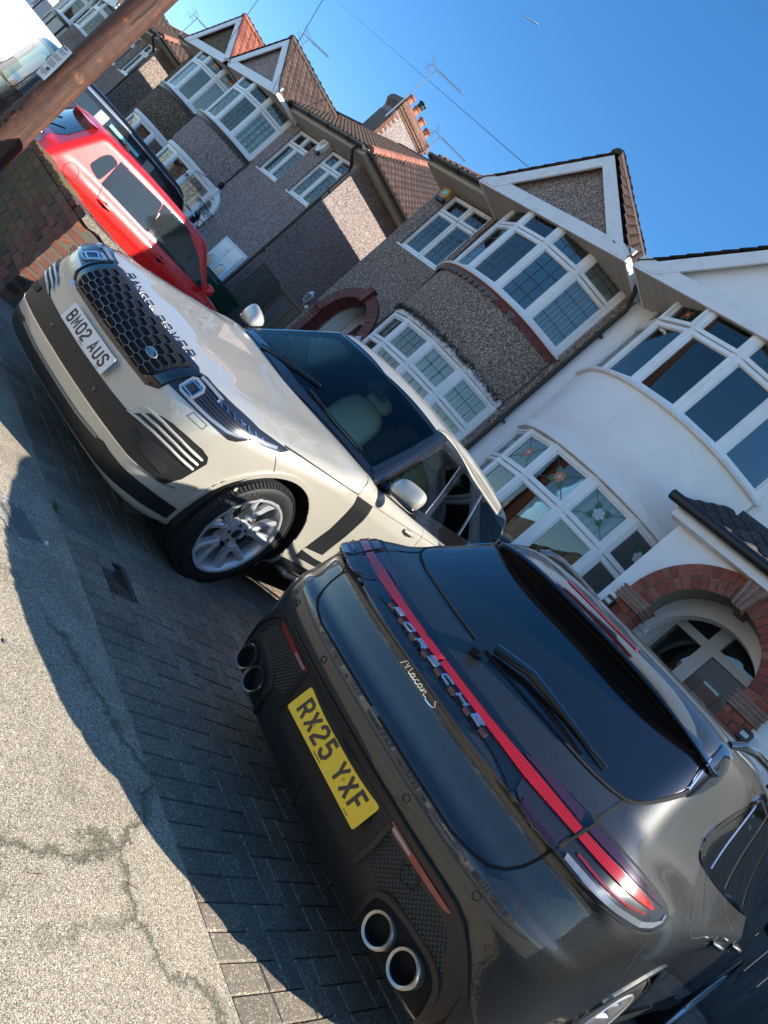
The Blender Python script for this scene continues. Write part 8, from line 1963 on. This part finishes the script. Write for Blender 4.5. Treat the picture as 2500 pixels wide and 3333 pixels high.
def build_background_cars():
    # red hatchback
    g = GZ(-8, 4)
    def rear(z): return curve([(.2,.12),(.4,.0),(.62,-.02),(.75,.03),(.95,.06),(1.05,.09)])(z)
    sp = dict(belt=.98, nose=.85, rear=rear, cab=(.14,.62,2.75,1.0), R=.30, wy=(.58,2.98), gw=.93, tumble=.26,
      side=[(RP([(.56,1.06),(.62,1.03),(.74,1.0),(.79,1.30),(.66,1.31),(.60,1.22)],.05),'car_glass_dark'), (RP([(.86,1.0),(1.52,.985),(1.44,1.36),(.90,1.335)],.04),'car_glass_dark'), (RP([(1.66,.98),(2.56,.965),(2.20,1.24),(1.86,1.385),(1.58,1.37)],.04),'car_glass_dark')],
      gaps=[[(.81,1.34),(.80,1.0),(.86,.75),(.74,.60)],[(1.60,1.36),(1.60,.9),(1.57,.3)],[(2.70,.95),(2.62,.3)]], handles=[(.86,.86),(1.74,.87)], pillars=[[(.78,1.0),(.87,.995),(.91,1.34),(.79,1.33)],[(1.52,.985),(1.66,.98),(1.58,1.375),(1.45,1.365)]],
      tail=[(.58,-.3,.97),(.76,-.2,.99),(.80,-.1,.84),(.77,-.2,.72),(.64,-.3,.74),(.58,-.3,.82)], tail_round=(.68,.90), mirror=(2.50,1.04),
      rearwin=[(-.50,.2,1.02),(0,.15,1.0),(.50,.2,1.02),(.56,.3,1.08),(.50,.4,1.34),(0,.4,1.37),(-.50,.4,1.34),(-.56,.3,1.08)], frontwin=[(-.62,2.9,1.02),(.62,2.9,1.02),(.50,2.4,1.36),(-.50,2.4,1.36)])
    m = Matrix.Translation((-9.82, 2.62, GZ(-9.8,2.6)))@Matrix.Rotation(math.radians(-1.0), 4, 'Z')@Matrix.Rotation(math.radians(2.4), 4, 'X')
    t, al = simple_car('bright red small hatchback parked behind the low brick wall', m, 3.65, 1.68, 1.48, M['red_paint'], sp)
    strip('fuel_flap', al, [(.8, .46+.085*math.cos(a), .86+.085*math.sin(a)) for a in np.linspace(0, 2*math.pi, 22)], (-1,0,0), M['gap'], t, .006, .001)
    mb = MB(); V = []
    for k in range(13):
        x = -.54+1.08*k/12; e = abs(x)/.54; V += [(x, .24+.10*e*e, 1.395-.02*e), (x, .60, 1.450-.03*e), (x, .60, 1.41-.03*e)]
    mb.add(V, [(3*k+a, 3*k+b, 3*k+3+b, 3*k+3+a) for k in range(12) for a, b in ((0,1),(1,2),(2,0))]); mb.build('roof_spoiler', M['red_paint'], t, 40)
    mb = MB(); mb.tube([(.0,.13,1.05),(.10,.16,1.12),(.26,.20,1.18)], .012, 6); mb.build('wiper', M['matt_black'], t)
    mb = MB(); mb.tube([(.30,.85,1.47),(.30,.60,1.90)], .004, 5); mb.tube([(.30,.9,1.48),(.30,.83,1.51)], .02, 6); mb.build('roof_aerial', M['iron_black'], t)
    mb = MB(); mb.box((-.26,-.035,.70),(.26,-.022,.81)); mb.build('number_plate', M['plate_yellow'], t)
    # black people carrier next to it
    def rear(z): return curve([(.2,.10),(.4,.0),(.7,.0),(.95,.04),(1.1,.07)])(z)
    sp = dict(belt=1.12, nose=1.15, rear=rear, cab=(.06,.16,3.45,.9), R=.34, wy=(.80,3.60), gw=.97, tumble=.16, hm=M['black_paint'],
      side=[(RP([(.42,1.20),(.98,1.18),(1.02,1.64),(.46,1.62)],.05),'car_glass_dark'), (RP([(1.16,1.18),(1.98,1.16),(1.96,1.66),(1.20,1.65)],.05),'car_glass_dark'), (RP([(2.12,1.16),(3.10,1.14),(2.62,1.58),(2.14,1.65)],.04),'car_glass_dark')],
      gaps=[[(2.06,1.66),(2.07,1.1),(2.05,.3)],[(1.08,1.66),(1.08,1.1),(1.1,.4)]], handles=[(1.85,1.0)], mirror=(3.1,1.22), tail=[(.72,-.3,1.5),(.88,-.1,1.5),(.90,-.1,.95),(.76,-.3,.95)],
      rearwin=[(-.62,.1,1.2),(.62,.1,1.2),(.58,.2,1.62),(-.58,.2,1.62)], frontwin=[(-.7,3.3,1.2),(.7,3.3,1.2),(.6,2.8,1.6),(-.6,2.8,1.6)])
    m = Matrix.Translation((-13.45, 2.95, GZ(-13,3)))@Matrix.Rotation(math.radians(-1), 4, 'Z')@Matrix.Rotation(math.radians(2.2), 4, 'X')
    t, al = simple_car('tall black people carrier with stickers in its windows beyond the red hatchback', m, 4.55, 1.9, 1.84, M['black_paint'], sp)
    patch('pillar_panel', al, [(.9,1.99,1.16),(.9,2.12,1.16),(.9,2.14,1.66),(.9,1.97,1.66)], (-1,0,0), M['grey_pillar'], t, .005, .003, .1); patch('pillar_panel', al, [(.9,.99,1.18),(.9,1.16,1.18),(.9,1.20,1.65),(.9,1.03,1.64)], (-1,0,0), M['grey_pillar'], t, .005, .003, .1)
    patch('window_sticker', al, [(.9,1.26,1.56),(.9,1.84,1.56),(.9,1.84,1.61),(.9,1.26,1.61)], (-1,0,0), M['sticker_cyan'], t, .008, .001, .1); patch('window_sticker', al, [(.9,.76,1.20),(.9,.93,1.20),(.9,.94,1.33),(.9,.77,1.33)], (-1,0,0), M['sticker_yellow'], t, .008, .001, .1); patch('window_sticker', al, [(.9,.44,1.22),(.9,.74,1.21),(.9,.74,1.28),(.9,.45,1.29)], (-1,0,0), M['sticker_blue'], t, .008, .001, .1)
    for sg in (1,-1): strip('roof_trim', al, [(sg*.9,.5,1.70),(sg*.9,1.5,1.73),(sg*.9,2.6,1.71),(sg*.9,3.1,1.62)], (-sg,0,0), M['chrome'], t, .016, .010, .006)
    # small dark car, rear at the picture's left edge
    def rear(z): return curve([(.2,.15),(.4,.0),(.6,-.03),(.8,.02),(1.0,.10)])(z)
    sp = dict(belt=1.0, nose=.9, rear=rear, cab=(.16,.85,2.8,1.0), R=.31, wy=(.62,3.0), gw=.90, tumble=.42,
      side=[([(.75,1.05),(1.5,1.03),(1.5,1.36),(1.1,1.34)],'gloss_black'), ([(1.58,1.03),(2.65,1.0),(2.2,1.32),(1.62,1.37)],'gloss_black')], gaps=[[(1.54,1.3),(1.54,.4)]], handles=[(1.62,.9)], mirror=(2.6,1.05),
      tail=[(.52,-.3,.98),(.74,-.1,.98),(.79,0,.74),(.56,-.3,.74)], rearwin=[(-.50,.25,1.06),(0,.2,1.04),(.50,.25,1.06),(.50,.5,1.18),(.40,.7,1.36),(-.40,.7,1.36),(-.50,.5,1.18)], rwm='gloss_black', frontwin=[(-.6,2.8,1.02),(.6,2.8,1.02),(.48,2.3,1.36),(-.48,2.3,1.36)])
    m = Matrix.Translation((-15.30, 3.30, GZ(-15,3)))@Matrix.Rotation(math.radians(3), 4, 'Z')@Matrix.Diagonal((1.08,1.05,1.17,1))
    t, al = simple_car('small rounded black car with a red tail lamp at the left edge behind the pole', m, 3.7, 1.68, 1.50, M['black_paint'], sp)
    mb = MB(); q, nn = lay_points(al, [(.05,0,1.12),(.16,0,1.19),(.34,0,1.22)], (0,.8,-.6), .03); mb.tube([tuple(p) for p in q], .016, 6); mb.build('wiper', M['matt_black'], t)
    q, nn = lay_points(al, [(.50,-.3,1.0),(.76,-.1,1.0),(.81,0,.72),(.54,-.3,.72),(.50,-.3,1.0)], (-.6,.8,0), .012); mb = MB(); mb.tube([tuple(p) for p in q], .010, 6); mb.build('lamp_bezel', M['chrome'], t)
    # white panel van
    def rear(z): return curve([(.2,.10),(.4,.0),(.8,.0),(1.5,.03),(2.4,.10)])(z)
    L, W, H = 5.2, 2.0, 2.35
    t = thing('parked_van', 'large white panel van parked beyond the dark cars at the left', 'van', mtx=Matrix.Translation((-19.0, 1.9, GZ(-19,2)))@Matrix.Rotation(math.radians(2), 4, 'Z')@Matrix.Diagonal((1,1,.93,1)))
    pw = curve([(-.05,.88),(.2,.97),(4.2,.98),(5.0,.86),(5.2,.7)]); tp = curve([(0,2.22),(.5,2.30),(3.2,2.32),(3.7,2.15),(4.3,1.45),(4.5,1.25),(5.0,1.10),(5.2,.9)])
    def van(x, y, z):
        ax = np.abs(x); side = ax-(pw(y)-.10*np.clip((z-1.2)/1.1, 0, 1)**1.6-.05*np.clip((.45-z)/.3, 0, 1)); f = smax(side, (z-tp(y))*.75, .16); f = smax(f, .05*np.abs(z-1)-y, .14); f = smax(f, y-5.2+.2*(ax)**3, .15); return smax(f, .25-z, .05)
    body_mesh('body', van, (1.0,2.7,1.2), (0,2.6,1.2), (.6,.6,4.0,.8,1.6), (40,110,60), M['white_paint'], t, wheels=[(1.1,.34,.40),(4.2,.34,.40)])
    for sg in (1,-1):
        patch('side_window', van, [(sg*.9,3.45,1.25),(sg*.9,4.10,1.25),(sg*.9,3.72,1.82),(sg*.9,3.40,1.92)], (-sg,0,0), M['gloss_black'], t, .004, .003, .1)
        patch('side_window', van, [(sg*.9,2.35,1.30),(sg*.9,3.25,1.30),(sg*.9,3.20,1.90),(sg*.9,2.42,1.90)], (-sg,0,0), M['gloss_black'], t, .004, .003, .1)
        for ln in ([(2.2,2.1),(2.2,.4)],[(3.33,2.1),(3.33,.4)],[(.4,1.15),(3.3,1.12)],[(.5,1.98),(3.4,1.98)]): strip('panel_gap', van, [(sg*.9, a, b) for a, b in ln], (-sg,0,0), M['gap'], t, .008)
        for wy in (1.1,4.2):
            wheel(t, sg*.96, wy, .34, sg, .34, .21, .2, 's5', dense=False); mb = MB(); mb.lathe([(.40,-.02),(.39,.25),(.08,.26)], 24, a0=-.2, a1=math.pi+.2, mtx=Matrix.Translation((sg*.97, wy, .34))@(Matrix.Rotation(math.pi, 4, 'Z') if sg > 0 else Matrix.Identity(4))); mb.build('wheel_arch_liner', M['liner'], t, True)
        patch('tail_light', van, [(sg*.80,-.3,1.5),(sg*.93,-.1,1.5),(sg*.95,-.1,.9),(sg*.82,-.3,.9)], (-sg*.3,.95,0), M['red_refl'], t, .006, .004, .06)
    mb = MB(); mb.box((-.8,.4,.2),(.8,4.8,.34)); mb.build('underbody', M['void'], t)

def build_opposite():
    """the other side of the street, seen only as reflections: houses, hedge and a parked white car"""
    for i in range(8):
        x = -63.2+12.4*i; wm = [M['white_render'], M['cream_render'], M['pebble_brown'], M['cream_render'], M['pebble_pink'], M['white_render'], M['pebble_brown'], M['cream_render']][i]
        t = thing('house', ['white house across the street, farthest to the left','cream house across the street, second from the left end','brown house across the street, third from the left end','cream house across the street, far left of the camera','pinkish house across the street behind the white car','white house across the street behind the camera','brown house across the street to the right','cream house across the street, far right'][i], 'house', (x, -30, 0), group='houses across the street')
        q = MB(); q.box((-5,-7,-1),(5,0,5.4)); q.build('wall', wm, t)
        q = MB(); q.add([(-5.3,.4,5.3),(5.3,.4,5.3),(2,-3.5,8),(-2,-3.5,8),(-5.3,-7.4,5.3),(5.3,-7.4,5.3)], [(0,1,2,3),(1,5,2),(0,3,4),(3,2,5,4),(0,4,5,1)]); q.build('roof', mat('flat brown roof', (.055,.038,.032), .9), t)
        for sx in (-3.2,3.2):
            for z0, z1 in ((.9,2.3),(3.3,4.6)):
                q = MB(); q.bbox((sx-1.2,0,z0-.1),(sx+1.2,.5,z1+.1), .02); w2 = q.build('bay_window', M['upvc'], t)
                for k in (-.75,0,.75): q = MB(); q.box((sx+k-.3,.5,z0),(sx+k+.3,.51,z1)); q.build('pane', M['gloss_black'], w2)
            q = MB(); q.prism([(sx-1.6,4.9),(sx+1.6,4.9),(sx,6.6)], lambda a, b: (a,.7,b), lambda a, b: (a,-2.5,b)); q.build('gable', wm, t)
        q = MB(); q.box((-.5,0,0),(.5,.05,2.1)); q.build('front_door', M['door_wood'], t)
    def rear(z): return curve([(.2,.12),(.4,.0),(.62,-.02),(.75,.03),(.95,.06),(1.05,.09)])(z)
    sp = dict(belt=.98, nose=.95, rear=rear, cab=(.10,.42,2.95,1.05), R=.31, wy=(.70,3.25), gw=.93, tumble=.30, side=[(RP([(.55,1.03),(1.85,.99),(1.83,1.36),(.8,1.32)],.05),'gloss_black'), (RP([(1.95,.985),(2.82,.97),(2.35,1.30),(1.97,1.36)],.04),'gloss_black')], gaps=[[(1.90,1.36),(1.9,.3)],[(2.95,.92),(2.9,.3)]], handles=[(1.75,.86),(1.0,.88)],
      tail=[(.60,-.3,.96),(.76,-.2,.97),(.80,-.1,.80),(.66,-.3,.70)], mirror=(2.75,1.03), rearwin=[(-.50,.2,1.02),(.50,.2,1.02),(.50,.4,1.36),(-.50,.4,1.36)], frontwin=[(-.62,2.9,1.02),(.62,2.9,1.02),(.50,2.4,1.38),(-.50,2.4,1.38)])
    simple_car('white hatchback parked across the road, seen only as a reflection', Matrix.Translation((.6, -8.4, GZ(0,-3.2)-.115))@Matrix.Rotation(math.radians(90), 4, 'Z'), 4.1, 1.75, 1.48, M['white_paint'], sp)
    t = thing('hedge', 'low clipped dark hedge on the boundary to the right of the dark car', 'hedge', (1.75, 4.6, GZ(1.7,4.6)))
    V = []; F = []
    for n in range(9000):
        f = random.choice((0,0,1,2)); x = random.uniform(-.3,.3); y = random.uniform(-2.7,2.9); z = random.uniform(0,1.12)
        if f == 0: x = -.3+random.gauss(0,.03)
        elif f == 1: z = 1.12+random.gauss(0,.03)
        else: x = .3+random.gauss(0,.03)
        a = Vector((random.gauss(0,1), random.gauss(0,1), random.gauss(0,1))).normalized()*.035; bb = a.orthogonal().normalized()*.02; c = Vector((x,y,z)); m0 = len(V); V += [tuple(c-a), tuple(c+bb), tuple(c+a), tuple(c-bb)]; F.append((m0,m0+1,m0+2,m0+3))
    stuff(mesh_obj('leaves', V, F, M['leafy'], t)); q = MB(); q.box((-.26,-2.66,0),(.26,2.86,1.08)); q.build('core', M['leafy'], t)
    t = thing('tree', 'dark evergreen tree out of view, added between the two houses to darken car reflections', 'tree', (.35, 13.0, .3)); V = []; F = []  # unseen tree added to fill a gap that mirrored bright sky in the side glass
    for n in range(9000):
        z = random.uniform(.8, 6.2); rr = 1.5*(1-(z-.8)/6.2)**.6*random.uniform(.5,1.05)*(1+.15*math.sin(3*z)); a0 = random.uniform(0,6.3); c = Vector((rr*math.cos(a0), rr*math.sin(a0), z)); a = Vector((random.gauss(0,1), random.gauss(0,1), random.gauss(0,1))).normalized()*.09; bb = a.orthogonal().normalized()*.06; m0 = len(V); V += [tuple(c-a), tuple(c+bb), tuple(c+a), tuple(c-bb)]; F.append((m0,m0+1,m0+2,m0+3))
    stuff(mesh_obj('crown', V, F, M['leafy'], t)); q = MB(); q.tube([(0,0,-.3),(.03,.02,2),(0,.05,5)], [.14,.11,.03], 10); q.build('trunk', M['twig'], t)
    t = thing('reflection_fence', 'tall dark close-boarded fence out of view, added right of the brick porch to darken car reflections', 'fence', (.2, 8.6, .32))  # unseen fence added to keep the bright horizon out of the side-glass reflections
    for k in range(17): q = MB(); q.bbox((-1.2+.145*k,-.012,0),(-1.06+.145*k,.012,1.95), .003); q.build('board', M['gate_grey'], t)
    q = MB(); q.box((-1.2,.014,.4),(1.26,.06,.5)); q.box((-1.2,.014,1.5),(1.26,.06,1.6)); q.build('rail', M['gate_grey'], t)
    t = thing('house', 'cream house standing to the right of the brick porch, past the hedge', 'house', (7.6, 11.5, .3)); q = MB(); q.box((-6.2,-3.5,-.5),(6.2,3.5,5.3)); q.build('wall', M['cream_render'], t); q = MB(); q.add([(-6.5,-3.9,5.2),(6.5,-3.9,5.2),(3,0,7.9),(-3,0,7.9),(-6.5,3.9,5.2),(6.5,3.9,5.2)], [(0,1,2,3),(1,5,2),(0,3,4),(3,2,5,4),(0,4,5,1)]); q.build('roof', mat('flat brown roof'), t)
    for sx in (-4.6,-2.4,1.2,4.2):
        for z0, z1 in ((.9,2.3),(3.3,4.6)): q = MB(); q.bbox((sx-.7,-3.56,z0-.1),(sx+.7,-3.5,z1+.1), .01); w2 = q.build('window', M['upvc'], t); q = MB(); q.box((sx-.6,-3.575,z0),(sx+.6,-3.562,z1)); q.build('pane', M['gloss_black'], w2)
    # faint vapour trail high up
    R3 = cam.matrix_world.to_3x3()
    def far(u, v, D): d = R3@Vector(((u-1250)/2400, -(v-1666)/2400, -1)); return Vector((0,0,1.3))+d*D
    a = far(1690, 40, 2200); b2 = far(1752, 80, 2200); q = MB(); q.tube([a.lerp(b2, f) for f in np.linspace(0, 1, 9)], [.3,1.0,1.6,2.0,2.2,2.0,2.4,2.9,1.6], 6); o = q.build('vapour_trail', mat('vapour', (.42,.55,.75), 1.0), None, True); stuff(o); tag(o, 'short faint white vapour trail in the clear blue sky', 'cloud')

# ================================================================ build the place
build_ground(); build_paving()
HW = build_white_house(); H1 = build_brown_house()
H2 = build_pair_right('pinkish grey pebbledashed house with a white arched front door', -19.83, -.50, M['pebble_pink'], 0)
H3 = build_pair_left('dark brown pebbledashed house with stained glass and a red tiled gable', -19.85, -.50, M['pebble_dark'])
H4 = build_pair_right('grey pebbledashed house with sunlit side wall, behind the telegraph pole', -32.38, -.80, M['pebble_brown'], 0, detail=False, budget=60)
H5 = build_pair_left('cream house with black timber strips under its bay', -32.40, -.80, M['cream_render'], W=6.0, detail=False, budget=30, tudor=True)
H6 = build_pair_right('white house with a sunlit wall, farthest to the left', -46.3, -1.1, M['white_render'], 0, detail=False, budget=10)
build_chimney(); build_gap_things(); build_wall(); build_pole(); build_floor_details()
build_background_cars(); build_opposite()
build_silver(); build_dark()
